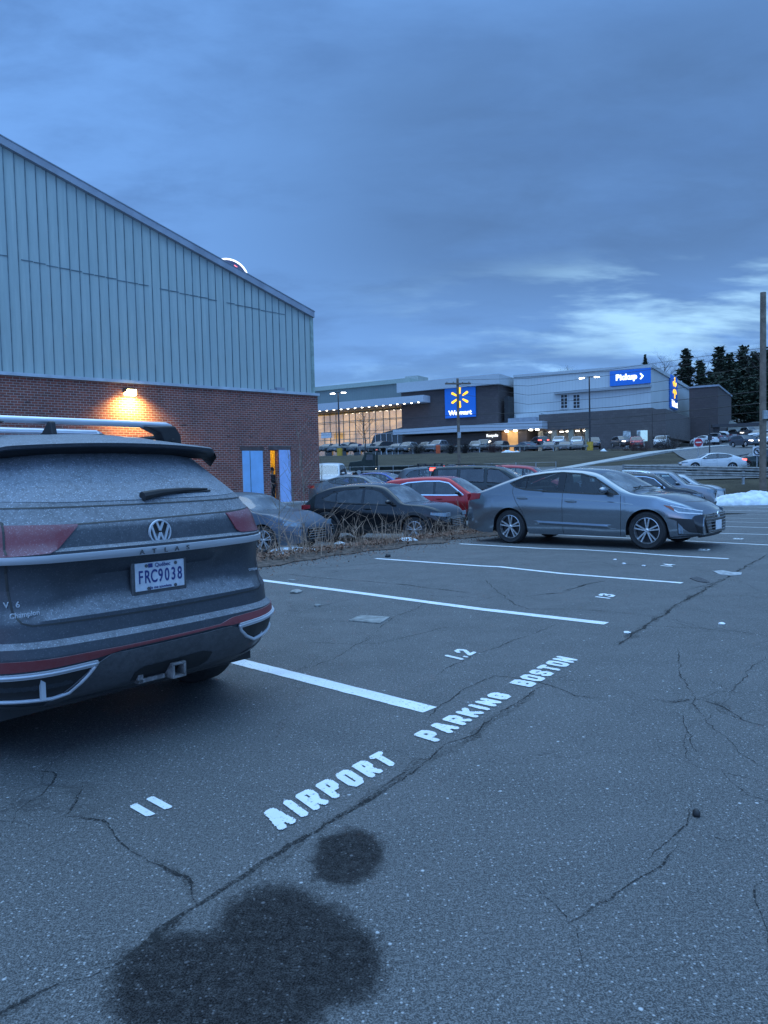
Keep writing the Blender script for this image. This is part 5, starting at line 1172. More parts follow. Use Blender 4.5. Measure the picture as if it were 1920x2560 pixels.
def make_car(sp, loc, rz, label, cat='car', group=None, name='parked_car', deep=True, hi=True, paint=None, glass=None, tilt=0.0, lit_rear=False, lit_front=False):
    B = Body(sp); L = B.L; o2 = L/2; root = empty(name, loc, rz, label, cat, group); root.rotation_euler.x = tilt
    paint = paint or sp['paint']; glass = glass or (sp.get('glass') or (GLASS if deep else OPAQ))
    st = .045 if hi else .13
    ys = sorted(set([round(v, 3) for v in frange(0, L, st)]+[round(v, 3) for yw in (sp['yr'], sp['yf']) for d in (-1, 1) for v in (yw+d*(sp['R']+.044), yw+d*(sp['R']+.02), yw+d*(sp['R']-.03))]+[.02, .05, .09, L-.02, L-.05, L-.09]))
    S = [B.section(y) for y in ys]; n = len(S[0])
    wins = sp['wins']; polys = [list(b)+list(reversed(t)) for b, t in wins]
    ws, rg = sp['ws'], sp.get('rg')
    mb = MB(); V = {}
    def vid(i, j, s):
        k = (i, j, s if j < n-1 else 1)
        if k not in V: x, z = S[i][j]; V[k] = len(mb.v); mb.v.append((x*s, ys[i]-o2, z))
        return V[k]
    for s in (1, -1):
        for i in range(len(ys)-1):
            yc = (ys[i]+ys[i+1])/2
            for j in range(n-1):
                if deep and 8 <= j < 15 and any(inpoly(p, yc, (S[i][j][1]+S[i+1][j+1][1])/2) for p in polys): continue
                if deep and j >= 17 and ((ws[0]+.04 < yc < ws[1]-.04) or (rg and rg[0]+.04 < yc < rg[1]-.04)): continue
                q = (vid(i, j, s), vid(i, j+1, s), vid(i+1, j+1, s), vid(i+1, j, s)); mb.f.append(q[::-1] if s > 0 else q); mb.m.append(0)
    for i in (0, len(ys)-1):
        f = [vid(i, j, 1) for j in range(n)]+[vid(i, j, -1) for j in range(n-2, -1, -1)]; mb.f.append(tuple(f)); mb.m.append(0)
    body = mb.build('body', paint, root, smooth=38)
    def sidepatch(nm, bot, top, off, mat, par=root, nz=6, y0=None, y1=None, both=True, stp=.05):
        y0 = bot[0][0] if y0 is None else y0; y1 = bot[-1][0] if y1 is None else y1
        yy = sorted(set([round(v, 4) for v in frange(y0, y1, stp)]+[round(p[0], 4) for p in list(bot)+list(top) if y0 < p[0] < y1]))
        for s in ((1, -1) if both else (1,)):
            rows = []
            for y in yy:
                a, b = pl_y(bot, y), pl_y(top, y); rows.append([((B.X(y, a+(b-a)*k/nz)+off)*s, y-o2, a+(b-a)*k/nz) for k in range(nz+1)])
            o_ = MB().grid(rows, flip=s < 0).build(nm, mat, par, smooth=True)
        return o_
    def toppatch(nm, ya, yb, fr, off, mat, par=root, x0=None, x1=None):
        rows = []
        for y in frange(ya, yb, .06):
            xc, c = B.xc(y); a, b = (-fr, fr) if x0 is None else (x0, x1); rows.append([(xc*(a+(b-a)*k/12), y-o2, B.top(y)-.35*c*(a+(b-a)*k/12)**2+off) for k in range(13)])
        return MB().grid(rows).build(nm, mat, par, smooth=True)
    root_d = dict(B=B, body=body, sidepatch=sidepatch, toppatch=toppatch, o2=o2, root=root)
    # glass
    for (bt, tp) in wins:
        sidepatch('window', bt, tp, .001 if deep else .007, glass)
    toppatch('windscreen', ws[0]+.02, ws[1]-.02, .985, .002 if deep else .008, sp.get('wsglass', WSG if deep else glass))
    if rg: toppatch('rear_window', rg[0]+.02, rg[1]-.02, .97, .002 if deep else .008, glass)
    if hi:
        fr = MB(); fw = sp.get('frame_w', .022)
        for (bt, tp) in wins:
            loop = list(bt)+list(reversed(tp)); pts = []
            for a, b in zip(loop, loop[1:]+loop[:1]):
                d = hypot(b[0]-a[0], b[1]-a[1]); k = max(1, int(d/.05)); pts += [(a[0]+(b[0]-a[0])*i/k, a[1]+(b[1]-a[1])*i/k) for i in range(k)] if d > .005 else []
            m = len(pts); cy_, cz_ = sum(p[0] for p in pts)/m, sum(p[1] for p in pts)/m
            for s in (1, -1):
                rows = []
                for i in range(m):
                    p = pts[i]; t = (pts[(i+1) % m][0]-pts[i-1][0], pts[(i+1) % m][1]-pts[i-1][1]); l = hypot(*t) or 1; nn = (t[1]/l, -t[0]/l)
                    row = []
                    for d_, of in ((-fw*.6, .002), (-fw*.6, .008), (fw*.6, .009), (fw*.6, .001)):
                        y, z = p[0]+nn[0]*d_, p[1]+nn[1]*d_; row.append(((B.X(y, z)+of)*s, y-o2, z))
                    rows.append(row)
                rows.append(rows[0]); fr.grid(rows, flip=s > 0)
        fr.build('window_trim', sp.get('frame', BLACK), root, smooth=40)
        for y0_, y1_, z0_, z1_ in sp.get('pillars', []):
            sidepatch('pillar_trim', [(y0_, z0_), (y1_, z0_)], [(y0_, z1_), (y1_, z1_)], .006, GLOSSBLACK)
        gp = MB()
        for ln in sp.get('seams', []):
            ln = smooth2(ln)
            for s in (1, -1):
                rows = [[((B.X(y, z)+.0016)*s, y-o2-.004*abs(tz)-.0, z-.004*abs(ty)), ((B.X(y, z)+.0016)*s, y-o2+.004*abs(tz), z+.004*abs(ty))] for (y, z, ty, tz) in ln]; gp.grid(rows)
        if sp.get('seams'): gp.build('door_gap', SBK, root)
        for (yh, zh) in sp.get('handles', []):
            for s in (1, -1):
                MB().box((s*(B.X(yh, zh)+.018), yh-o2, zh), (.022, .22, .028), rx=-.06).box((s*(B.X(yh, zh)+.004), yh-o2, zh-.002), (.01, .13, .05)).build('door_handle', sp.get('handle', paint), root, bevel=.006)
    # underside, wheel wells, wheels
    W_ = B.W
    MB().box((0, 0, B.sill+.10), (W_*1.55, L*.93, .16)).build('underbody', BLACK, root)
    for yw in (sp['yr'], sp['yf']):
        R = sp['R']+.046
        for s in (1, -1):
            rows = []
            for i in range(17):
                a = -.15+(pi+.3)*i/16; y = yw+cos(a)*R; z = sp['R']+sin(a)*R; rows.append([(s*(B.X(y, z)-.006), y-o2, z), (s*(W_-.30), y-o2, z)])
            MB().grid(rows).build('wheel_well', BLACK, root)
    tr = sp.get('track', W_-.125)
    for s in (1, -1):
        for yw in (sp['yr'], sp['yf']): make_wheel(root, s*tr, yw-o2, sp['R'], sp['R']*sp.get('rimf', .68), s, sp.get('spokes', 5), sp.get('twin', True), sp.get('rimmat'), detail=hi)
    # cabin
    if deep:
        c0, c1 = sp['cab']; zf = B.sill+.12; bz = sp.get('seatz', .62)
        it = MB(); it.box((0, (c0+c1)/2-o2, zf+.02), (W_*1.7, c1-c0+.6, .05)); it.box((0, c1-o2+.05, B.belt(c1)-.16), (W_*1.62, .42, .26)); it.box((0, c0-o2-.15, B.belt(c0)-.10), (W_*1.5, .5, .05))
        for s in (1, -1): it.box((s*W_*.86, (c0+c1)/2-o2, (zf+B.belt((c0+c1)/2))/2-.02), (.05, c1-c0, B.belt((c0+c1)/2)-zf-.05))
        it.build('cabin', DARKIN, root)
        yf_ = sp.get('seat_y', c0+(c1-c0)*.58)
        for s in (1, -1):
            se = MB(); se.box((s*.37, yf_-o2, bz-.12), (.50, .50, .16)).box((s*.37, yf_-.28-o2, bz+.22), (.48, .13, .62), rx=.22); st_ = se.build('seat', SEAT, root, bevel=.04)
            MB().box((s*.37, yf_-.40-o2, bz+.60), (.26, .10, .19), rx=.15).build('headrest', SEAT, st_, bevel=.04)
        rb_ = MB().box((0, yf_-.90-o2, bz-.12), (1.25, .48, .16)).box((0, yf_-1.20-o2, bz+.18), (1.28, .13, .56), rx=.3).build('rear_seat', SEAT, root, bevel=.04)
        for s in (1, -1): MB().box((s*.38, yf_-1.30-o2, bz+.49), (.26, .09, .15), rx=.2).build('headrest', SEAT, rb_, bevel=.03)
        MB().lathe([(-.01, .165), (.01, .165), (.012, .185), (-.012, .185), (-.01, .165)], (-.37, yf_+.42-o2, bz+.28), 'Y', 20).build('steering_wheel', BLACK, root)
    # mirrors
    ym, zm = sp['mir']
    for s in (1, -1):
        x0 = B.X(ym, zm)
        mr = MB(); rows = []
        for i in range(7):
            t = pi*i/6; row = []
            for j in range(10):
                a = 2*pi*j/10; row.append((s*(x0+.155+.105*cos(a)*sin(t)), ym-o2-.0+.075*cos(t)*1.0, zm+.040+.058*sin(a)*sin(t)))
            rows.append(row)
        m_ = None; mr.grid(rows, closed=True); m_ = mr.build('mirror', sp.get('mirmat', paint), root, smooth=True); MB().box((s*(x0+.05), ym-o2, zm+.0), (.16, .06, .035), ry=-s*.25).build('mirror_arm', BLACK, m_)
    # lamps and number plates
    zl, zh_ = sp['hl']; yl = sp.get('hly', .36); xw = B.w(L)
    hm = WHITELIT if lit_front else LENS
    if not sp.get('customfront'):
        sidepatch('headlamp', [(L-yl, zl+.06), (L-.03, zl)], [(L-yl, zh_), (L-.03, zh_-.02)], .006, hm, nz=3)
        for s in (1, -1): MB().box((s*xw*.80, o2-.005, (zl+zh_)/2-.01), (xw*.34, .035, (zh_-zl)*.9)).build('headlamp', hm, root, bevel=.01)
        gz0, gz1 = sp['grille']; g_ = MB().box((0, o2-.0, (gz0+gz1)/2), (xw*sp.get('gw', 1.15), .05, gz1-gz0)).build('grille', GLOSSBLACK, root, bevel=.02)
        sl = MB()
        for k in range(5): sl.box((0, o2+.03, gz0+(gz1-gz0)*(k+.5)/5), (xw*sp.get('gw', 1.15)*.92, .015, .014))
        sl.build('grille_slats', sp.get('slat', STEEL), g_)
        MB().box((0, o2-.0, B.sill+.13), (xw*1.7, .05, .13)).build('bumper_intake', BLACK, root, bevel=.02)
    zt0, zt1 = sp['tl']; tm = REDLIT if lit_rear else LAMPRED; wr = B.w(0)
    sidepatch('tail_lamp', [(.02, zt0), (sp.get('tly', .35), zt0+.05)], [(.02, zt1), (sp.get('tly', .35), zt1)], .006, tm, nz=3)
    for s in (1, -1): MB().box((s*wr*.78, -o2-.0, (zt0+zt1)/2), (wr*.40, .03, (zt1-zt0)*.9)).build('tail_lamp', tm, root, bevel=.01)
    MB().box((0, -o2-.012, sp.get('plz', .80)), (.31, .012, .155)).build('number_plate', PLATEW, root)
    if hi and sp.get('clad'):
        for yw in (sp['yr'], sp['yf']):
            R = sp['R']+.045
            for s in (1, -1):
                rows = []
                for i in range(25):
                    a = -.12+(pi+.24)*i/24; rows.append([((B.X(yw+cos(a)*r, max(B.sill, sp['R']+sin(a)*r))+of)*s, yw+cos(a)*r-o2, max(B.sill, sp['R']+sin(a)*r)) for r, of in ((R-.01, .0), (R, .014), (R+.075, .012), (R+.085, .0))])
                MB().grid(rows).build('arch_cladding', BLACK, root, smooth=40)
        sidepatch('sill_cladding', [(sp['yr']+sp['R']+.05, B.sill+.002), (sp['yf']-sp['R']-.05, B.sill+.002)], [(sp['yr']+sp['R']+.05, B.sill+.13), (sp['yf']-sp['R']-.05, B.sill+.13)], .012, BLACK)
    if sp.get('rails'):
        ya, yb = sp['rails']
        for s in (1, -1):
            MB().tube([(s*(B.xc(y)[0]+.0), y-o2, B.top(y)+(.012 if i in (0, 8) else .055)) for i, y in enumerate(frange(ya, yb, (yb-ya)/8))], .016, 6).build('roof_rail', sp.get('railmat', BLACK), root)
    if sp.get('bars'):
        for yb in sp['bars']:
            bb = MB().box((0, yb-o2, B.top(yb)+.13), (W_*1.45, .07, .035)).build('roof_bar', BLACK, root, bevel=.01)
            for s in (1, -1): MB().box((s*W_*.62, yb-o2, B.top(yb)+.06), (.07, .09, .14)).build('bar_foot', BLACK, bb)
    return root_d
def smooth2(ln):
    out = []; 
    for a, b in zip(ln, ln[1:]):
        d = hypot(b[0]-a[0], b[1]-a[1]); k = max(1, int(d/.04)); ty, tz = (b[0]-a[0])/d, (b[1]-a[1])/d
        out += [(a[0]+(b[0]-a[0])*i/k, a[1]+(b[1]-a[1])*i/k, ty, tz) for i in range(k+1)]
    return out
# ---- shapes of car, side outlines in metres from the rear bumper
SEDAN = dict(L=4.62, W=.90, sill=.20, yr=1.04, yf=3.74, R=.325, rimf=.71, tum=.42,
    top=[(0, .72), (.03, .90), (.12, .985), (.45, 1.085), (.80, 1.21), (1.25, 1.345), (1.7, 1.415), (2.1, 1.43), (2.5, 1.405), (2.8, 1.34), (3.15, 1.15), (3.48, .975), (3.9, .925), (4.28, .81), (4.48, .725), (4.58, .64), (4.62, .56)],
    belt=[(0, .84), (.6, .955), (1.3, 1.0), (2.05, .975), (2.8, .94), (3.3, .925), (3.9, .85), (4.3, .72), (4.62, .50)],
    wins=[([(1.02, 1.158), (1.16, 1.092), (1.37, 1.042), (2.05, .992), (2.8, .952), (3.24, .948)], [(1.02, 1.158), (1.33, 1.275), (1.74, 1.325), (2.1, 1.345), (2.5, 1.31), (2.75, 1.24), (3.02, 1.085), (3.24, .948)])],
    pillars=[(2.05, 2.19, .985, 1.345), (1.375, 1.405, 1.045, 1.285)], ws=(2.78, 3.46), rg=(.50, 1.35), cab=(1.1, 3.3), seat_y=2.45, mir=(3.02, .985),
    seams=[[(1.10, 1.13), (1.11, .98), (1.20, .80), (1.33, .62), (1.40, .45), (1.42, .225)], [(2.17, .98), (2.17, .225)], [(3.28, .945), (3.30, .60), (3.27, .225)]],
    handles=[(1.33, .875), (2.34, .82)], hl=(.60, .74), tl=(.82, .97), grille=(.30, .58), plz=.62)
SUV = dict(L=4.6, W=.925, sill=.24, yr=.98, yf=3.68, R=.355, rimf=.68, tum=.30, clad=True,
    top=[(0, .85), (.03, 1.02), (.10, 1.12), (.22, 1.35), (.42, 1.58), (.9, 1.655), (1.6, 1.69), (2.2, 1.68), (2.62, 1.62), (3.0, 1.38), (3.42, 1.11), (3.9, 1.06), (4.3, .96), (4.5, .84), (4.58, .72), (4.6, .62)],
    belt=[(0, .98), (.6, 1.10), (1.5, 1.08), (3.0, 1.04), (3.4, 1.02), (4.0, .95), (4.4, .80), (4.6, .58)],
    wins=[([(.62, 1.19), (.80, 1.12), (1.5, 1.10), (2.6, 1.065), (3.12, 1.06)], [(.62, 1.19), (.80, 1.40), (1.2, 1.50), (1.8, 1.53), (2.3, 1.52), (2.62, 1.45), (3.12, 1.06)])],
    pillars=[(1.30, 1.36, 1.11, 1.51), (2.10, 2.18, 1.09, 1.52)], ws=(2.64, 3.40), rg=(.14, .40), cab=(1.0, 3.25), seat_y=2.45, seatz=.78, mir=(2.98, 1.09),
    seams=[[(1.08, 1.10), (1.16, .95), (1.32, .75), (1.38, .50), (1.40, .30)], [(2.14, 1.08), (2.14, .30)], [(3.18, 1.05), (3.2, .7), (3.17, .30)]],
    handles=[(1.32, .97), (2.32, .95)], hl=(.72, .86), tl=(.93, 1.12), grille=(.42, .74), plz=.80)
COUPE = dict(SUV, L=4.3, W=.90, yr=.88, yf=3.50, R=.34, tum=.36,
    top=[(0, .80), (.03, .95), (.12, 1.06), (.30, 1.22), (.55, 1.38), (.95, 1.50), (1.4, 1.545), (1.9, 1.555), (2.3, 1.53), (2.6, 1.46), (2.95, 1.22), (3.22, 1.02), (3.7, .985), (4.05, .89), (4.22, .78), (4.28, .68), (4.3, .58)],
    belt=[(0, .94), (.5, 1.05), (1.2, 1.02), (2.6, .97), (3.2, .95), (3.8, .88), (4.1, .76), (4.3, .55)],
    wins=[([(.72, 1.16), (.85, 1.10), (1.3, 1.05), (2.4, 1.0), (2.98, .985)], [(.72, 1.16), (1.0, 1.31), (1.4, 1.395), (1.9, 1.42), (2.25, 1.40), (2.5, 1.32), (2.98, .985)])],
    pillars=[(1.14, 1.18, 1.06, 1.33), (1.95, 2.03, 1.02, 1.40)], ws=(2.62, 3.20), rg=(.34, .80), cab=(1.0, 3.1), seat_y=2.3, seatz=.70, mir=(2.85, 1.02),
    seams=[[(.98, 1.06), (1.08, .85), (1.22, .62), (1.26, .30)], [(1.99, 1.0), (1.99, .30)], [(3.0, .97), (3.02, .6), (2.98, .30)]],
    handles=[(1.2, .92), (2.17, .88)], hl=(.66, .78), tl=(.86, 1.0), grille=(.40, .62), plz=.72)
VAN = dict(SUV, L=5.15, W=.99, yr=1.05, yf=4.10, R=.36, tum=.22, clad=False,
    top=[(0, .90), (.03, 1.15), (.10, 1.40), (.22, 1.68), (.40, 1.78), (1.2, 1.83), (2.2, 1.84), (2.9, 1.80), (3.3, 1.70), (3.75, 1.42), (4.10, 1.17), (4.5, 1.09), (4.9, .95), (5.08, .80), (5.15, .62)],
    belt=[(0, 1.05), (.8, 1.14), (2.5, 1.12), (3.8, 1.07), (4.4, .99), (4.8, .85), (5.15, .6)],
    wins=[([(.45, 1.20), (1.3, 1.18)], [(.45, 1.64), (1.3, 1.68)]), ([(1.42, 1.17), (2.45, 1.15)], [(1.42, 1.68), (2.45, 1.70)]), ([(2.58, 1.15), (3.3, 1.12), (3.85, 1.11)], [(2.58, 1.69), (3.05, 1.66), (3.85, 1.11)])],
    pillars=[], ws=(3.3, 4.06), rg=(.11, .34), cab=(1.2, 3.9), seat_y=3.1, seatz=.85, mir=(3.68, 1.16),
    seams=[[(1.36, 1.14), (1.36, .30)], [(2.52, 1.12), (2.52, .30)], [(3.8, 1.08), (3.78, .30)]], handles=[(1.55, 1.0), (2.70, 1.0)], hl=(.74, .88), tl=(.95, 1.30), grille=(.45, .72), plz=.9)
PICK = dict(SUV, L=5.6, W=.99, yr=1.15, yf=4.70, R=.40, tum=.24, clad=False, rl=.3, rt=.04,
    top=[(0, .80), (.02, 1.22), (.5, 1.26), (1.90, 1.27), (1.93, 1.60), (2.1, 1.82), (2.8, 1.90), (3.4, 1.87), (3.65, 1.80), (4.02, 1.50), (4.35, 1.26), (4.9, 1.22), (5.3, 1.16), (5.5, 1.08), (5.57, .95), (5.6, .70)],
    belt=[(0, 1.16), (1.9, 1.20), (4.3, 1.16), (5.0, 1.10), (5.4, .98), (5.6, .65)],
    wins=[([(2.1, 1.24), (2.85, 1.23)], [(2.1, 1.68), (2.85, 1.74)]), ([(2.95, 1.23), (4.05, 1.21)], [(2.95, 1.74), (3.45, 1.72), (4.05, 1.21)])],
    pillars=[], ws=(3.66, 4.33), rg=None, cab=(2.2, 4.1), seat_y=3.3, seatz=.95, mir=(3.88, 1.28),
    seams=[[(2.05, 1.2), (2.05, .35)], [(2.9, 1.2), (2.9, .35)], [(4.08, 1.18), (4.06, .35)]], handles=[(2.2, 1.1), (3.05, 1.1)], hl=(.86, 1.04), tl=(.95, 1.2), grille=(.62, 1.0), gw=1.0, plz=.7, ft=.16)
def place(sp, px, D, rzd, label, zoff=0.0, at='c', **k):
    """stands the car on the ground: pixel column px at depth D marks its centre ('c'), nose ('n') or tail ('t')"""
    h = Vector((-sin(radians(rzd)), cos(radians(rzd)), 0)); g = aty(px, 1180, D); g.z = 0
    d = {'c': 0, 'n': -sp['L']/2, 't': sp['L']/2}[at]; c = g+h*d
    a, b = c+h*1.4, c-h*1.4; za, zb = zt(a.x, a.y), zt(b.x, b.y)
    return make_car(sp, (c.x, c.y, (za+zb)/2+zoff), radians(rzd), label, tilt=atan2(za-zb, 2.8), **k)
# ---- the silver sedan in space 15
EP = carpaint('silver_blue_paint', (.25, .28, .31), .85, .15, .10)
EL = dict(SEDAN, paint=EP, customfront=True, mirmat=EP)
fwc, rwc = atz(1622.3, 1374.7), atz(1274, 1358.5); hv = (fwc-rwc).normalized(); rzE = atan2(-hv.x, hv.y)
scE = (fwc-rwc).length/2.70; rE = Vector((hv.y, -hv.x, 0)); cE = rwc+hv*((4.62/2-1.04)*scE-.02)-rE*(.90-.02)*scE
e = make_car(EL, (cE.x, cE.y, 0), rzE, 'silver-grey sedan with twin-spoke alloy wheels parked side-on in space 15'); e['root'].scale = (scE, scE*.982, scE)
B, sp_, tp_, rt, o2 = e['B'], e['sidepatch'], e['toppatch'], e['root'], e['o2']; L = 4.62
# lamps, crease and front of this sedan
sp_('headlamp', [(4.02, .765), (4.20, .655), (4.585, .615)], [(4.02, .768), (4.25, .745), (4.585, .655)], .006, LENS, nz=3)
sp_('day_lamp', [(4.10, .742), (4.26, .632), (4.59, .600)], [(4.10, .752), (4.27, .652), (4.59, .616)], .011, PLATEW, nz=2)
sp_('day_lamp', [(4.14, .748), (4.59, .650)], [(4.14, .762), (4.59, .664)], .011, PLATEW, nz=2)
sp_('side_marker', [(4.04, .755), (4.20, .668)], [(4.04, .762), (4.14, .745), (4.20, .700)], .012, M('amber_marker', (.30, .06, .015), .3, var=0, coat=.5), nz=2)
sp_('fog_recess', [(4.10, .548), (4.24, .50), (4.25, .265), (4.56, .265)], [(4.10, .555), (4.24, .543), (4.56, .52)], .005, BLACK, nz=4)
sp_('fog_panel', [(4.30, .275), (4.57, .275)], [(4.30, .40), (4.42, .31), (4.57, .29)], .010, EP, nz=2)
sp_('fog_lamp', [(4.265, .285), (4.33, .285)], [(4.265, .46), (4.33, .39)], .010, LENS, nz=2)
sp_('bumper_lip', [(4.08, .205), (4.60, .245)], [(4.08, .215), (4.60, .268)], .014, BLACK, nz=1)
sp_('grille_edge', [(4.47, .545), (4.55, .30), (4.61, .28)], [(4.47, .55), (4.50, .585), (4.61, .60)], .012, GLOSSBLACK, nz=3)
gr = MB(); gr.prism([(-.54, .60), (.54, .60), (.60, .52), (.44, .27), (-.44, .27), (-.60, .52)], lambda q, k: (q[0], o2-.04+.085*k-.10*abs(q[0])**2, q[1])); g_ = gr.build('grille', GLOSSBLACK, rt, bevel=.01)
sl = MB()
for k in range(6):
    z = .31+.052*k; w = .40+.16*(z-.27)/.25 if z < .52 else .54
    sl.tube([(x, o2+.048-.10*x*x, z) for x in (-w, -w*.5, 0, w*.5, w)], .0055, 5)
sl.build('grille_slats', STEEL, g_)
MB().lathe([(0, .001), (.012, .055), (0, .06)], (0, o2+.05, .575), 'Y', 20).build('badge', CHROME, rt)
MB().box((0, o2+.06, .40), (.31, .012, .155)).build('number_plate', PLATEW, rt)
MB().tube([(x, o2-.02-.16*x*x, .232) for x in (-.62, -.35, 0, .35, .62)], .022, 6).build('bumper_lip', BLACK, rt)
cr = MB()
for s in (1, -1):
    for pts, w_, o_ in (([(.62, .945), (1.4, .905), (2.4, .855), (3.2, .80), (3.52, .765)], .010, .004),):
        rows = []
        for y in frange(.62, 3.52, .06): z = pl_y(pts, y); rows.append([((B.X(y, z+w_)+.001)*s, y-o2, z+w_), ((B.X(y, z)+.004)*s, y-o2, z), ((B.X(y, z-w_*1.3)-.010)*s, y-o2, z-w_*.8)])
        cr.grid(rows)
    rows = []
    for y in frange(1.52, 3.2, .06): z = .425-.05*(y-1.52)/1.7; f = min(1, (y-1.50)*3, (3.22-y)*4); rows.append([((B.X(y, z+.035)-.001)*s, y-o2, z+.035), ((B.X(y, z)+.016*f)*s, y-o2, z), ((B.X(y, z-.045)-.001)*s, y-o2, z-.045)])
    cr.grid(rows)
cr.build('body_crease', EP, rt, smooth=25)
MB().tube([(x, 3.36-o2+.05*x*x, B.top(3.40)+.045) for x in (-.66, -.3, 0, .3, .5)], .010, 5).tube([(.50, 3.40-o2, B.top(3.40)+.03), (.05, 3.33-o2, B.top(3.33)+.03)], .009, 5).build('wiper', BLACK, rt)
MB().box((0, .98-o2, B.top(.98)+.045), (.05, .16, .07)).build('roof_antenna', EP, rt, bevel=.015)
# ---- cars in the lower lot
NAVY = carpaint('slate_blue_paint', (.055, .075, .11), .6, .3, .5); BLK = carpaint('black_paint', (.008, .008, .010), .3, .16, .10); REDP = carpaint('red_paint', (.40, .014, .018), .5, .25, .15)
BLUEP = carpaint('blue_paint', (.012, .045, .22), .6, .25, .2); GREYP = carpaint('grey_paint', (.11, .12, .13), .6, .3, .4); WHT = carpaint('white_paint', (.62, .63, .64), .0, .3, .3)
DGRN = carpaint('dark_green_paint', (.008, .020, .016), .5, .18, .12); SILV = carpaint('silver_paint', (.26, .27, .29), .7, .3, .4); GRN2 = carpaint('deep_green_black_paint', (.012, .018, .016), .5, .2, .2)
LG = 'cars parked in the lower lot'
place(dict(SEDAN, paint=NAVY), 788, 17.0, -119, 'dark blue-grey sedan half hidden behind the grey SUV, its pale hood in the weeds', at='n', group=LG)
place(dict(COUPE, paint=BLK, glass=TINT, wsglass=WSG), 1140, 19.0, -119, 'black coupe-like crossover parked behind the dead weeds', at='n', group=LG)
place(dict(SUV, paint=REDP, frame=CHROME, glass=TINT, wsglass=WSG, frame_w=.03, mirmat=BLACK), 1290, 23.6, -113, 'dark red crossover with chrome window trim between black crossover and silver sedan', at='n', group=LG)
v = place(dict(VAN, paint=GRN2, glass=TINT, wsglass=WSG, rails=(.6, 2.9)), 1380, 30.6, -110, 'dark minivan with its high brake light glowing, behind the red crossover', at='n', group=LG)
MB().box((0, -v['o2']+.10, 1.66), (1.0, .22, .13)).build('brake_light', REDLIT, v['root'], bevel=.01); MB().box((0, -v['o2']+.12, 1.75), (1.5, .32, .05)).build('spoiler', GRN2, v['root'], bevel=.02)
place(dict(SEDAN, paint=BLUEP), 955, 39, -112, 'bright blue sedan behind the red crossover', group=LG, zoff=.0)
place(dict(SEDAN, paint=GREYP), 900, 34.5, -110, 'grey sedan in front of the bright blue one', group=LG)
place(dict(PICK, paint=WHT), 822, 43.5, 172, 'white pickup facing the camera at the brick building corner', group=LG, cat='pickup')
place(dict(SUV, paint=carpaint('pale_red_paint', (.35, .02, .03), .4, .3, .3)), 1318, 40, -115, 'bright red crossover roof behind the dark minivan', group=LG)
place(dict(SUV, paint=GREYP, bars=(1.2, 2.1), rails=(.7, 2.3)), 1105, 38, -112, 'grey SUV with roof rack far behind the minivan, only its roof showing', group=LG)
# ---- cars at the right end of the upper lot
RG = 'cars parked nose-out beyond the silver sedan'
place(dict(SUV, paint=DGRN, bars=(1.35, 2.3)), 1692, 29.5, -116, 'dark green crossover with roof bars just behind the silver sedan', at='n', group=RG, zoff=-.14)
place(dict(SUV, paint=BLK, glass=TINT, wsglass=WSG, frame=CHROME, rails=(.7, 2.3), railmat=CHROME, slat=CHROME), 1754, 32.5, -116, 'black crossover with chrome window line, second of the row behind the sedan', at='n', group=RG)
place(dict(PICK, paint=SILV, clad=True), 1788, 36.5, -117, 'silver pickup with a dark front, third of the row behind the sedan', at='n', group=RG, cat='pickup', zoff=-.10)
place(dict(SUV, paint=carpaint('pale_silver_paint', (.42, .43, .44), .5, .3, .2), glass=TINT), 1811, 40, -118, 'pale crossover, last of the row, nose by the snow heap', at='n', group=RG, zoff=-.05)
# ---- traffic on the street and the hill
place(dict(SEDAN, paint=WHT, glass=TINT), 1778, 57, 83, 'white sedan with its red tail lamp lit on the street by the guard rail', lit_rear=True, name='car', zoff=.15)
place(dict(SUV, paint=DGRN, glass=TINT), 1905, 57, 80, 'dark green SUV behind the white sedan on the street', name='car', zoff=.1)
def far(sp, px, py, D, rzd, label, paint, zo=0, **k):
    p = aty(px, py, D); h = dict(sp, paint=paint); return make_car(h, (p.x, p.y, p.z+zo), radians(rzd), label, deep=False, hi=False, **k)
FG = 'cars parked along the store guard rail'
for px, py, D, rz_, sp, pt, lab in (
    (820, 1131, 122, 150, SEDAN, GREYP, 'grey sedan farthest left behind the guard rail'), (847, 1131, 119, 152, SEDAN, SILV, 'pale silver sedan behind the lamp with the yellow base'),
    (869, 1131, 121, 150, SUV, BLK, 'black SUV just right of the lamp with the yellow base'), (889, 1131, 120, 160, SEDAN, NAVY, 'dark blue sedan before the glass hall doors'),
    (921, 1131, 119, 150, SEDAN, GREYP, 'grey sedan beside the thin bare tree'), (953, 1131, 121, 140, VAN, BLK, 'black van before the dark glazing'),
    (993, 1131, 119, 150, SEDAN, SILV, 'silver sedan at the start of the long canopy'), (1020, 1131, 118, 152, SUV, SILV, 'silver crossover partly behind the round bush'),
    (1065, 1130, 122, 150, SUV, GREYP, 'grey SUV right of the round bush'), (1100, 1130, 117, 140, PICK, SILV, 'silver pickup below the blue spark sign'),
    (1190, 1129, 115, 165, SUV, SILV, 'silver crossover right of the utility pole'), (1212, 1128, 117, 160, PICK, BLK, 'black pickup before the Recycle wall'),
    (1250, 1128, 118, 150, SUV, BLK, 'black SUV left of the lit entrance'), (1313, 1128, 113, 20, SEDAN, NAVY, 'dark sedan right of the lit entrance'),
    (1372, 1128, 111, 165, SEDAN, SILV, 'silver sedan before the first garage bay, left of two alike'), (1412, 1128, 109, 165, SEDAN, SILV, 'silver sedan before the second garage bay, right of two alike'),
    (1446, 1127, 108, 160, SEDAN, GREYP, 'grey sedan left of the right lamp pole')):
    far(sp, px, py, D, rz_, lab, pt, group=FG, cat='pickup' if sp is PICK else 'car')
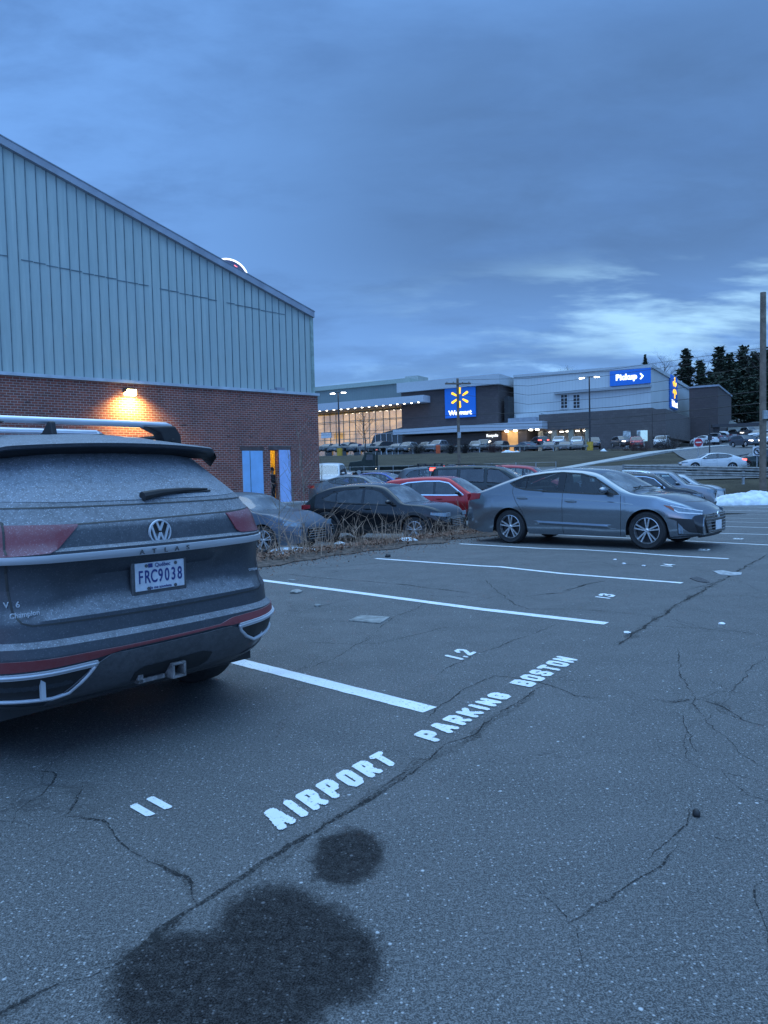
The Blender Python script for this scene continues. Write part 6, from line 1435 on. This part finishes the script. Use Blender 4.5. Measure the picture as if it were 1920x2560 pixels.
far(SUV, 1347, 1118, 118, 10, 'black SUV with both tail lamps glowing before the garage', BLK, lit_rear=True)
for px, py, D, rz_, sp, pt, lab, kw in (
    (1398, 1116, 121, 160, SUV, WHT, 'white SUV behind the silver sedans, before the first garage bay', {}), (1443, 1117, 120, 160, SUV, WHT, 'white SUV behind the silver sedans, left of the right lamp', {}),
    (1485, 1122, 106, 165, SUV, BLK, 'black SUV right of the right lamp pole', {}), (1555, 1118, 110, 185, SUV, GREYP, 'grey SUV with bright headlamps behind the reddish bushes', dict(lit_front=True)),
    (1590, 1120, 108, 165, SUV, REDP, 'dark red SUV behind the reddish bushes', {}), (1655, 1118, 115, 150, VAN, WHT, 'white van behind the airy bare shrub', {}),
    (1760, 1111, 121, 25, SEDAN, WHT, 'white sedan first in line at the brown block', {}), (1784, 1107, 128, 25, SUV, SILV, 'silver SUV second in line at the brown block', {}),
    (1803, 1105, 131, 25, PICK, WHT, 'white pickup third in line at the brown block', {}), (1868, 1091, 148, 195, PICK, SILV, 'silver pickup coming down the road beside the white blaze of lamps', {}),
    (1845, 1093, 150, 188, SUV, GREYP, 'grey SUV with headlamps lit coming down the hill', dict(lit_front=True)), (1835, 1094, 156, 188, SEDAN, WHT, 'white sedan with headlamps lit behind the one coming down', dict(lit_front=True)),
    (1862, 1117, 104, 190, SUV, NAVY, 'dark blue SUV with headlamps lit nearest on the access road', dict(lit_front=True)), (1893, 1113, 108, 100, SEDAN, BLK, 'black sedan crossing the access road left of the pole', {}),
    (1897, 1098, 132, 120, SUV, WHT, 'white SUV high on the road by the pole', {}), (1919, 1112, 104, 165, SUV, WHT, 'white SUV cut by the right edge behind the pole', {})):
    far(sp, px, py, D, rz_, lab, pt, cat='pickup' if sp is PICK else 'car', name='car', **kw)
# flatbed truck on the street
p = aty(962, 1173, 60); tk = empty('flatbed_truck', (p.x, p.y, 1.38), radians(92), 'dark green flatbed truck with red tail lamps on the street', 'truck'); TG = M('truck_green', (.012, .022, .018), .5, var=.3)
MB().prism([(1.2, .9), (1.2, 2.9), (2.5, 3.05), (3.0, 2.0), (4.5, 1.85), (4.7, 1.4), (4.7, .7), (1.2, .7)], lambda q, k: (-1.1+2.2*k, q[0], q[1])).build('cab', TG, tk, bevel=.08)
MB().prism([(1.55, 2.05), (2.45, 2.05), (2.35, 2.75), (1.55, 2.75)], lambda q, k: (-1.12+2.24*k, q[0], q[1])).build('window', OPAQ, tk)
MB().box((0, 1.0, 2.0), (2.2, .2, 2.6)).build('headboard', TG, tk, bevel=.02); MB().box((0, -3.4, 1.12), (2.4, 8.4, .2)).box((0, -3.4, .85), (1.0, 8.4, .35)).build('flatbed', TG, tk, bevel=.02)
MB().box((1.13, 1.35, 1.15), (.03, .55, .35)).build('door_panel', PLATEW, tk)
for y in (-5.6, -4.4, 3.4):
    for s in (1, -1): make_wheel(tk, s*.98, y, .5, .28, s, 5, False, STEEL, .3, detail=False)
for s in (1, -1): MB().box((s*.95, -7.65, .98), (.4, .06, .18)).build('tail_lamp', REDLIT, tk)
MB().box((1.22, -5.2, 1.0), (.05, .35, .14)).build('side_lamp', REDLIT, tk); MB().box((1.15, 1.15, .95), (.05, .25, .16)).build('side_lamp', WHITELIT, tk)
MB().box((0, 1.0, 3.36), (1.4, .2, .10)).build('beacon_bar', M('beacon', (.5, .1, .1), .4, var=0, emit=(1, .3, .25), es=.6), tk)

tk.scale = (.62,)*3
# ================================================================ THE GREY SUV IN SPACE 11
tA = radians(49); rA = Vector((cos(tA), sin(tA), 0)); hA = Vector((-rA.y, rA.x, 0)); OA = Vector((-1.130, 3.921, 0))
suv = empty('parked_suv', OA, tA, 'dusty grey SUV with roof bars seen from behind at the left edge, space 11', 'car')
def dustpaint(name, col, dustc=(.165, .178, .20), lo=.25, fleckc=(.42, .45, .50), metal=.35):
    m, nt, b = newmat(name); co = objco(nt); ge = nt.nodes.new('ShaderNodeNewGeometry'); sn = mnode(nt, 'ShaderNodeSeparateXYZ', {0: ge.outputs['Normal']})
    up = mrange(nt, sn.outputs[2], .22, .64); f1 = mnoise(nt, co, 3.0, 6, .65); f2 = mnoise(nt, co, 120, 3, .7); f3 = mnoise(nt, co, 28, 5, .7)
    f = mm(nt, 'MULTIPLY', mm(nt, 'MULTIPLY_ADD', up, .95, lo), mrange(nt, f1, .25, .75, .65, 1.2), clamp=True)
    f = mm(nt, 'MULTIPLY', f, mrange(nt, f3, .32, .62, .62, 1.12), clamp=True)
    col2 = mmix(nt, f, col, dustc)
    fl = mm(nt, 'MULTIPLY', mrange(nt, f2, .56, .68), mm(nt, 'MULTIPLY_ADD', up, .75, .10)); col2 = mmix(nt, fl, col2, fleckc)
    nt.links.new(col2, b.inputs['Base Color']); nt.links.new(mm(nt, 'MULTIPLY_ADD', f, .35, .42, clamp=True), b.inputs['Roughness'])
    nt.links.new(mm(nt, 'MULTIPLY_ADD', f, -metal, metal, clamp=True), b.inputs['Metallic']); b.inputs['Coat Weight'].default_value = .12
    bump(nt, b, f3, .12, .004); return m
AP = dustpaint('dusty_grey_paint', (.028, .034, .044), lo=.12); AG = dustpaint('dusty_rear_glass', (.016, .020, .026), (.175, .197, .23), .34, (.5, .54, .6), .0)
AB = dustpaint('dusty_black_plastic', (.022, .022, .024), (.15, .155, .17), .42, (.25, .27, .3), 0); AR = dustpaint('dusty_red_lens', (.17, .010, .018), (.20, .10, .12), .22, (.4, .3, .34), 0)
AC = dustpaint('dusty_chrome', (.56, .58, .62), (.50, .53, .58), .25, (.6, .63, .68), .6); AR2 = dustpaint('dusty_reflector', (.17, .014, .018), (.20, .12, .13), .22, (.3, .2, .22), 0)
# rear surface: v (forward) as a function of u (across) and z
Zv = [.28, .32, .36, .44, .52, .585, .60, .64, .665, .70, .76, .80, .90, 1.00, 1.035, 1.05, 1.085, 1.10, 1.18, 1.205, 1.26, 1.32, 1.45, 1.58, 1.62, 1.66, 1.70, 1.725]
Vv = [.30, .20, .13, .06, .02, .000, .002, .010, .055, .062, .070, .105, .125, .115, .095, .080, .080, .105, .130, .140, .190, .235, .400, .560, .60, .66, .85, 1.35]
def Wz(z): return interp(z, [.28, .5, .75, 1.1, 1.22, 1.32, 1.60, 1.66, 1.70, 1.725], [.86, .915, .925, .905, .885, .86, .715, .66, .57, .40])
def Rz(z): return interp(z, [.28, .8, 1.2, 1.6, 1.725], [.33, .36, .36, .42, .38])
def vrow(u, z):
    W_, R_ = Wz(z), Rz(z); a = abs(u); f = .09*(a/.9)**2
    if a > W_-R_: t = min(.9999, (a-W_+R_)/R_); f += R_*(1-sqrt(1-t*t))*1.0
    # pocket round the number plate
    if .76 < z < 1.03 and a < .62: f += .035*sstep(.62, .38, a)*sstep(.76, .84, z)*(1 if z < 1.0 else 0)
    return interp(z, Zv, Vv)+f
def vfront(z): return interp(z, [.28, .40, .60, .80, .92, 1.0, 1.06, 1.12, 1.62, 1.68, 1.725], [4.78, 4.93, 4.96, 4.93, 4.84, 4.60, 4.20, 3.75, 2.85, 2.55, 1.9])
def ring(z):
    W_, R_ = Wz(z), Rz(z); pts = []; us = frange(0, W_-R_, (W_-R_)/10)+[W_-R_+R_*sin(pi/2*k/12) for k in range(1, 12)]
    half = [(u, vrow(u, z)) for u in us]; vl = half[-1][1]+.02; vf = vfront(z); Rf = min(.7 if z < .9 else 1.1, (vf-vl)*.4)
    half += [(W_, vl+(vf-Rf-vl)*k/22) for k in range(0, 23)]
    half += [(W_-(Rf*.55)*(1-cos(pi/2*k/10)), vf-Rf+Rf*sin(pi/2*k/10)) for k in range(1, 11)]
    half += [((W_-Rf*.55)*(1-k/6), vf) for k in range(1, 7)]
    return [(-u, v) for u, v in reversed(half[1:-1])]+half          # starts/ends at front centre
zs = sorted(set(Zv+[.30, .34, .40, .48, .555, .61, .73, .85, .95, 1.02, 1.06, 1.14, 1.23, 1.29, 1.36, 1.40, 1.50, 1.54, 1.60, 1.64, 1.68, 1.71, 1.718]))
rows = [[(u, v, z) for u, v in ring(z)] for z in zs]; mb = MB(); mb.grid(rows, closed=True)
nr = len(rows[0]); yr_, yf_, Ra = 1.02, 4.02, .43
b0 = len(mb.v); mb.f.append(tuple(range((len(rows)-1)*nr, len(rows)*nr))); mb.m.append(0)
mb.f.append(tuple(range(nr))); mb.m.append(0)
keep = []
for f in mb.f:
    c = [sum(mb.v[i][k] for i in f)/len(f) for k in range(3)]
    if len(f) == 4 and abs(c[0]) > .80 and any(hypot(c[1]-y, c[2]-.39) < Ra for y in (yr_, yf_)): continue
    keep.append(f)
mb.f = keep; mb.m = [0]*len(keep); mb.build('body', AP, suv, smooth=32)
def rpatch(name, bot, top, off, mat, nz=6, stp=.03, par=suv, rim=True):
    u0, u1 = bot[0][0], bot[-1][0]; uu = sorted(set([round(v, 4) for v in frange(u0, u1, stp)]+[round(p[0], 4) for p in list(bot)+list(top) if u0 < p[0] < u1])); rows = []
    for u in uu:
        a, b = pl_y(bot, u), pl_y(top, u)
        r = [(u, vrow(u, a+(b-a)*k/nz)-off, a+(b-a)*k/nz) for k in range(nz+1)]
        if rim: r = [(u, vrow(u, a)+.012, a)]+r+[(u, vrow(u, b)+.012, b)]
        rows.append(r)
    if rim: rows = [[(p[0], p[1]+off+.01, p[2]) for p in rows[0]]]+rows+[[(p[0], p[1]+off+.01, p[2]) for p in rows[-1]]]
    return MB().grid(rows).build(name, mat, par, smooth=40)
# rear glass and the dark band round it
rpatch('rear_window', [(-.74, 1.335), (-.5, 1.322), (0, 1.318), (.5, 1.322), (.74, 1.335)], [(-.74, 1.36), (-.62, 1.56), (0, 1.585), (.62, 1.56), (.74, 1.36)], .004, AG, 10)
ln = MB()
for pts in ([(-.86, 1.302), (-.4, 1.296), (0, 1.294), (.4, 1.296), (.86, 1.302)], [(-.80, 1.212), (-.43, 1.211), (0, 1.216), (.5, 1.225), (.80, 1.235)]):
    ln.grid([[(u, vrow(u, pl_y(pts, u)+d)-.0025, pl_y(pts, u)+d) for d in (-.0035, .0035)] for u in frange(pts[0][0], pts[-1][0], .03)])
def rline(pts, w):
    S = []
    for a, b in zip(pts, pts[1:]):
        k = max(1, int(hypot(b[0]-a[0], b[1]-a[1])/.02)); S += [(a[0]+(b[0]-a[0])*i/k, a[1]+(b[1]-a[1])*i/k) for i in range(k)]
    S.append(pts[-1]); rows = []
    for i, p in enumerate(S):
        q0, q1 = S[max(0, i-1)], S[min(len(S)-1, i+1)]; t = (q1[0]-q0[0], q1[1]-q0[1]); l = hypot(*t) or 1; nx_, nz_ = -t[1]/l*w, t[0]/l*w
        rows.append([(p[0]+nx_, vrow(p[0]+nx_, p[1]+nz_)-.003, p[1]+nz_), (p[0]-nx_, vrow(p[0]-nx_, p[1]-nz_)-.003, p[1]-nz_)])
    return rows
for s in (-1, 1):
    ln.grid(rline([(s*.74, 1.235), (s*.765, 1.10), (s*.755, .95), (s*.745, .80), (s*.728, .758), (s*.69, .742), (s*.30, .737), (0, .736)], .0042))
    ln.grid(rline([(s*.80, 1.07), (s*.83, .90), (s*.835, .66)], .0025))
ln.build('tailgate_gap', SBK, suv)
# chrome strip with raised lettering
rpatch('chrome_strip', [(-.86, 1.035), (0, 1.028), (.86, 1.035)], [(-.86, 1.072), (0, 1.070), (.86, 1.072)], .016, AC, 3)
for i, c in enumerate('ATLAS'):
    x = -.140+.070*i; text(c, (x, vrow(x, 1.05)-.020, 1.047), .034, SILVER if False else AB, suv, 'strip_letter', .002, .0008, 1.15)
# tail lamps
for s in (-1, 1):
    pts_b = [(.485, 1.212), (.53, 1.118), (.56, 1.10), (.88, 1.092)]; pts_t = [(.485, 1.218), (.88, 1.238)]
    if s < 0: pts_b = [(-.88, 1.068), (-.60, 1.082), (-.55, 1.10), (-.435, 1.205)]; pts_t = [(-.88, 1.225), (-.435, 1.212)]
    lp = rpatch('tail_lamp', pts_b, pts_t, .010, AR, 5, .02)
    MB().grid(rline([(s*.745, 1.238), (s*.765, 1.085)], .004)).build('lamp_gap', SBK, lp, loc=(0, -.010, 0))
# badge
lx, lzz, lr = .0, 1.142, .066; lv = vrow(0, lzz)
bdg = MB().lathe([(-.004, lr*.88), (-.014, lr*.90), (-.014, lr), (-.002, lr*1.03)], (lx, lv, lzz), 'Y', 40)
def bar2(mb, a, b, w, y): 
    t = (b[0]-a[0], b[1]-a[1]); l = hypot(*t); n_ = (-t[1]/l*w, t[0]/l*w); q = [(a[0]+n_[0], a[1]+n_[1]), (b[0]+n_[0], b[1]+n_[1]), (b[0]-n_[0], b[1]-n_[1]), (a[0]-n_[0], a[1]-n_[1])]
    mb.prism(q, lambda p, k: (lx+p[0]*lr, y-k*.008, lzz+p[1]*lr))
for i, (a, b) in enumerate((((-.33, .90), (0, .12)), ((.33, .90), (0, .12)), ((-.78, .52), (-.33, -.82)), ((.78, .52), (.33, -.82)), ((-.33, -.82), (0, -.05)), ((.33, -.82), (0, -.05)))): bar2(bdg, a, b, .085, lv-.004-.0008*i)
bdg.build('badge', AC, suv, smooth=30)
MB().lathe([(-.002, .001), (-.002, lr*.9)], (lx, lv, lzz), 'Y', 32).build('badge_disc', BLACK, suv)
# number plate in its frame
pz, pv = .905, vrow(0, .905)-.030
MB().box((.0, pv+.010, pz), (.335, .02, .185)).build('plate_frame', AB, suv, bevel=.004)
pl = MB().box((.0, pv-.003, pz+.002), (.300, .008, .150)).build('number_plate', M('plate_face', (.50, .53, .58), .5, var=.12, vs=18), suv, bevel=.003)
PB = M('plate_blue', (.02, .035, .16), .5, var=0)
for i, c in enumerate('FRC9038'):
    text(c, (-.120+.040*i, pv-.0085, pz-.002), .098, PB, pl, 'plate_character', .001, .0012, .62)
text('Qu\u00e9bec', (.015, pv-.0085, pz+.059), .030, PB, pl, 'plate_text', .0008, .0003); text('Je me souviens', (0, pv-.0085, pz-.060), .022, PB, pl, 'plate_text', .0008, .0003)
for x, z in ((-.085, .06), (.095, .06), (-.075, -.062), (.09, -.062)): MB().lathe([(-.004, .001), (-.004, .009), (0, .009)], (x, pv-.007, pz+z), 'Y', 12).build('screw', AB, pl)
MB().box((-.060, pv-.008, pz+.060), (.026, .002, .022)).build('plate_flag', PB, pl)
# wiper
wz = 1.345; MB().tube([(-.03, vrow(-.03, 1.335)-.03, 1.335), (.10, vrow(.1, 1.352)-.035, 1.352), (.26, vrow(.26, 1.360)-.028, 1.362), (.44, vrow(.44, 1.36)-.02, 1.362)], [.026, .020, .013, .006], 8).tube([(.02, vrow(.02, 1.345)-.012, 1.330), (.46, vrow(.46, 1.35)-.012, 1.352)], .006, 5).build('wiper', BLACK, suv)
# spoiler with dark underside
rows = []
for u in frange(-.735, .735, .035):
    a = abs(u)/.735; e = .40+.10*a**2.2+.10*max(0, a-.85)/.15; zt_ = 1.634-.030*a**2-.02*max(0, a-.85)/.15; zr = 1.700-.05*a**2
    rows.append([(u*.94, .82+.1*a, zr+.006), (u*.98, .62+.06*a, zr-.022), (u, e+.03, zt_+.010), (u, e, zt_), (u, e+.004, zt_-.018), (u*.98, e+.05, zt_-.026), (u*.95, .60+.05*a, 1.575-.02*a)])
MB().grid(rows).build('spoiler', AP, suv, smooth=35)
rows = [[(r[5][0], r[5][1]-.002, r[5][2]-.002), (r[6][0], r[6][1], r[6][2]-.002)] for r in rows]; MB().grid(rows).build('spoiler_underside', BLACK, suv)
MB().box((.0, .405, 1.628), (.26, .02, .014)).build('brake_light', LAMPRED, suv) if False else None
# side gloss trim by the glass, and side windows
for s in (-1, 1):
    MB().add([(s*.70, .56, 1.60), (s*.712, .55, 1.56), (s*.74, .66, 1.50), (s*.72, .80, 1.60)], [(0, 1, 2, 3)]).build('side_fin', GLOSSBLACK, suv)
    def sx2(z, o=.006): return s*(Wz(z)+o)
    mbw = MB(); rows = []
    for y in frange(.95, 3.25, .1):
        zt2 = min(1.60, 1.60-.55*max(0, (y-2.75))/.5*.9); rows.append([(sx2(z), y, z) for z in frange(1.19, max(1.21, zt2), (max(1.21, zt2)-1.19)/5)])
    mbw.grid(rows).build('side_window', OPAQ, suv)
rows = []
for k in range(9):
    z = 1.16+(1.60-1.16)*k/8; vf = vfront(z); rows.append([(u, vf+.006-.0*abs(u), z) for u in frange(-.5*Wz(z), .5*Wz(z), .1)])
mx = min(len(r) for r in rows); MB().grid([[(-.5+1.0*i/8, vfront(1.16+.44*k/8)+.006, 1.16+.44*k/8) for i in range(9)] for k in range(9)]).build('windscreen', OPAQ, suv)
# door mirror whose back shows past the glass
for s in (-1, 1): MB().lathe([(-.09, .001), (-.06, .085), (0, .10), (.05, .07), (.06, .001)], (s*1.03, 3.15, 1.20), 'Y', 14).build('mirror', AP, suv, smooth=True)
# bumper: reflector strip, skid panel, exhaust trims, tow hitch
rpatch('reflector_strip', [(-.88, .528), (-.43, .552), (-.30, .572), (.30, .588), (.39, .580), (.86, .598)], [(-.88, .585), (-.43, .590), (-.30, .590), (.30, .600), (.39, .622), (.86, .640)], .008, AR2, 3)
def trimloop(s):
    # chrome surround of the false exhaust outlet
    if s < 0: P_ = [(-.86, .505), (-.43, .528), (-.46, .475), (-.53, .385), (-.60, .368), (-.86, .372)]
    else: P_ = [(.86, .590), (.44, .566), (.46, .53), (.515, .487), (.587, .452), (.76, .472), (.86, .49)]
    return P_
for s in (-1, 1):
    P_ = trimloop(s); mb = MB(); pts = []
    for a, b in zip(P_, P_[1:]):
        k = max(1, int(hypot(b[0]-a[0], b[1]-a[1])/.02)); pts += [(a[0]+(b[0]-a[0])*i/k, a[1]+(b[1]-a[1])*i/k) for i in range(k)]
    pts.append(P_[-1]); mb.tube([(u, vrow(u, z)-.012, z) for u, z in pts], [.010 if i < len(pts)*.45 else .010 for i in range(len(pts))], 6)
    et = mb.build('exhaust_trim', AC, suv, smooth=True)
    t_ = sorted(P_[:2]); rpatch('trim_bar', [(a, b-.016) for a, b in t_], [(a, b+.014) for a, b in t_], .018, AC, 2, .03, et)
    ub = sorted([(p[0], p[1]) for p in P_[2:]]); ut = sorted(P_[:2]); ub = [(min(p[0] for p in P_), ub[0][1])]+ub if False else ub
    lo = sorted([P_[1]]+P_[2:]); hi_ = sorted(P_[:2])
    rpatch('outlet_grid', lo, hi_, .002, BLACK, 3, .03, et, rim=False)
    xm = s*.665; MB().box((xm, vrow(xm, .45)-.006, (.445 if s < 0 else .520)), (.022, .02, .12 if s < 0 else .10)).build('outlet_bar', AC, et)
sk = rpatch('skid_panel', [(-.60, .30), (-.50, .335), (-.15, .33), (.36, .335), (.52, .36), (.56, .385)], [(-.60, .34), (-.44, .515), (-.36, .560), (.38, .575), (.46, .545), (.56, .45)], .012, AB, 8)
rpatch('hitch_recess', [(-.21, .375), (.0, .352), (.22, .358), (.27, .385)], [(-.21, .42), (-.17, .450), (.20, .462), (.27, .440)], .016, BLACK, 3, .03, sk)
HR = M('rusty_hitch', (.16, .15, .15), .8, var=.4, vs=25)
ht = MB(); hx, hz_, hv_ = .035, .392, vrow(.035, .392)-.045
for dx, dz, w_, h_ in ((0, .035, .084, .014), (0, -.035, .084, .014), (-.035, 0, .014, .056), (.035, 0, .014, .056)): ht.box((hx+dx, hv_+.04, hz_+dz), (w_, .14, h_))
ht.build('tow_hitch', HR, sk, bevel=.003)
MB().box((-.10, hv_+.05, hz_-.028), (.16, .05, .022)).box((-.165, hv_+.05, hz_-.01), (.03, .05, .06)).build('hitch_bracket', HR, sk, bevel=.003)
rpatch('lower_valance', [(-.90, .262), (-.54, .285), (-.15, .282), (.4, .282), (.88, .262)], [(-.90, .350), (-.60, .315), (-.15, .325), (.40, .332), (.60, .368), (.88, .420)], .006, AB, 3)
# badges
for i, c in enumerate('V6'): text(c, (-.765+.026*i*1.6, vrow(-.76+.04*i, .845)-.004, .842), .040, AC, suv, 'badge_letter', .002, .0006)
text('4MOTION', (.665, vrow(.665, .858)-.006, .858), .020, AC, suv, 'badge_letter', .002, .0003)
text('Champion', (-.715, vrow(-.70, .795)-.030, .800), .034, AC, suv, 'badge_letter', .002, .0005)
# roof bars and fin antenna
for y, z in ((.98, 1.790), (1.92, 1.790)):
    bb = MB().tube([(-.66, y, z-.01), (-.62, y, z), (.08 if y < 1.5 else .62, y, z+.002), (.62, y, z), (.66, y, z-.01)], [.018, .021, .021, .021, .016], 10).build('roof_bar', M('bar_alloy', (.62, .65, .70), .35, metal=.6, var=.08), suv, smooth=True)
    for s in (-1, 1): MB().prism([(s*.44, 1.775), (s*.66, 1.785), (s*.70, 1.73), (s*.71, 1.66), (s*.58, 1.665), (s*.55, 1.73)], lambda q, k: (q[0], y-.055+.11*k, q[1])).build('bar_foot', BLACK, bb, bevel=.012)
MB().prism([(0, 1.70), (.02, 1.78), (.05, 1.785), (.13, 1.725), (.20, 1.70)], lambda q, k: (-.205+.035*k, .88+q[0], q[1])).build('fin_antenna', BLACK, suv, bevel=.008)
for s in (-1, 1): MB().tube([(s*.63, y, 1.68+(.0 if y in (.9, 3.0) else .035)) for y in (.9, 1.05, 1.5, 2.3, 2.85, 3.0)], .015, 6).build('roof_rail', BLACK, suv)
# running gear
MB().box((0, 2.5, .34), (1.55, 4.3, .16)).build('underbody', BLACK, suv)
ww = MB()
for yw in (yr_, yf_):
    for s in (1, -1): ww.grid([[(s*.90, yw+cos(a)*.44, .39+sin(a)*.44), (s*.60, yw+cos(a)*.44, .39+sin(a)*.44)] for a in frange(-.2, pi+.2, .22)])
ww.build('wheel_well', BLACK, suv)
for s in (1, -1):
    for yw in (yr_, yf_): make_wheel(suv, s*.80, yw, .39, .27, s, 5, True, SILVER, .25)
MB().tube([(-.45, .65, .30), (-.45, 1.2, .31)], .07, 10).build('muffler', BLACK, suv)
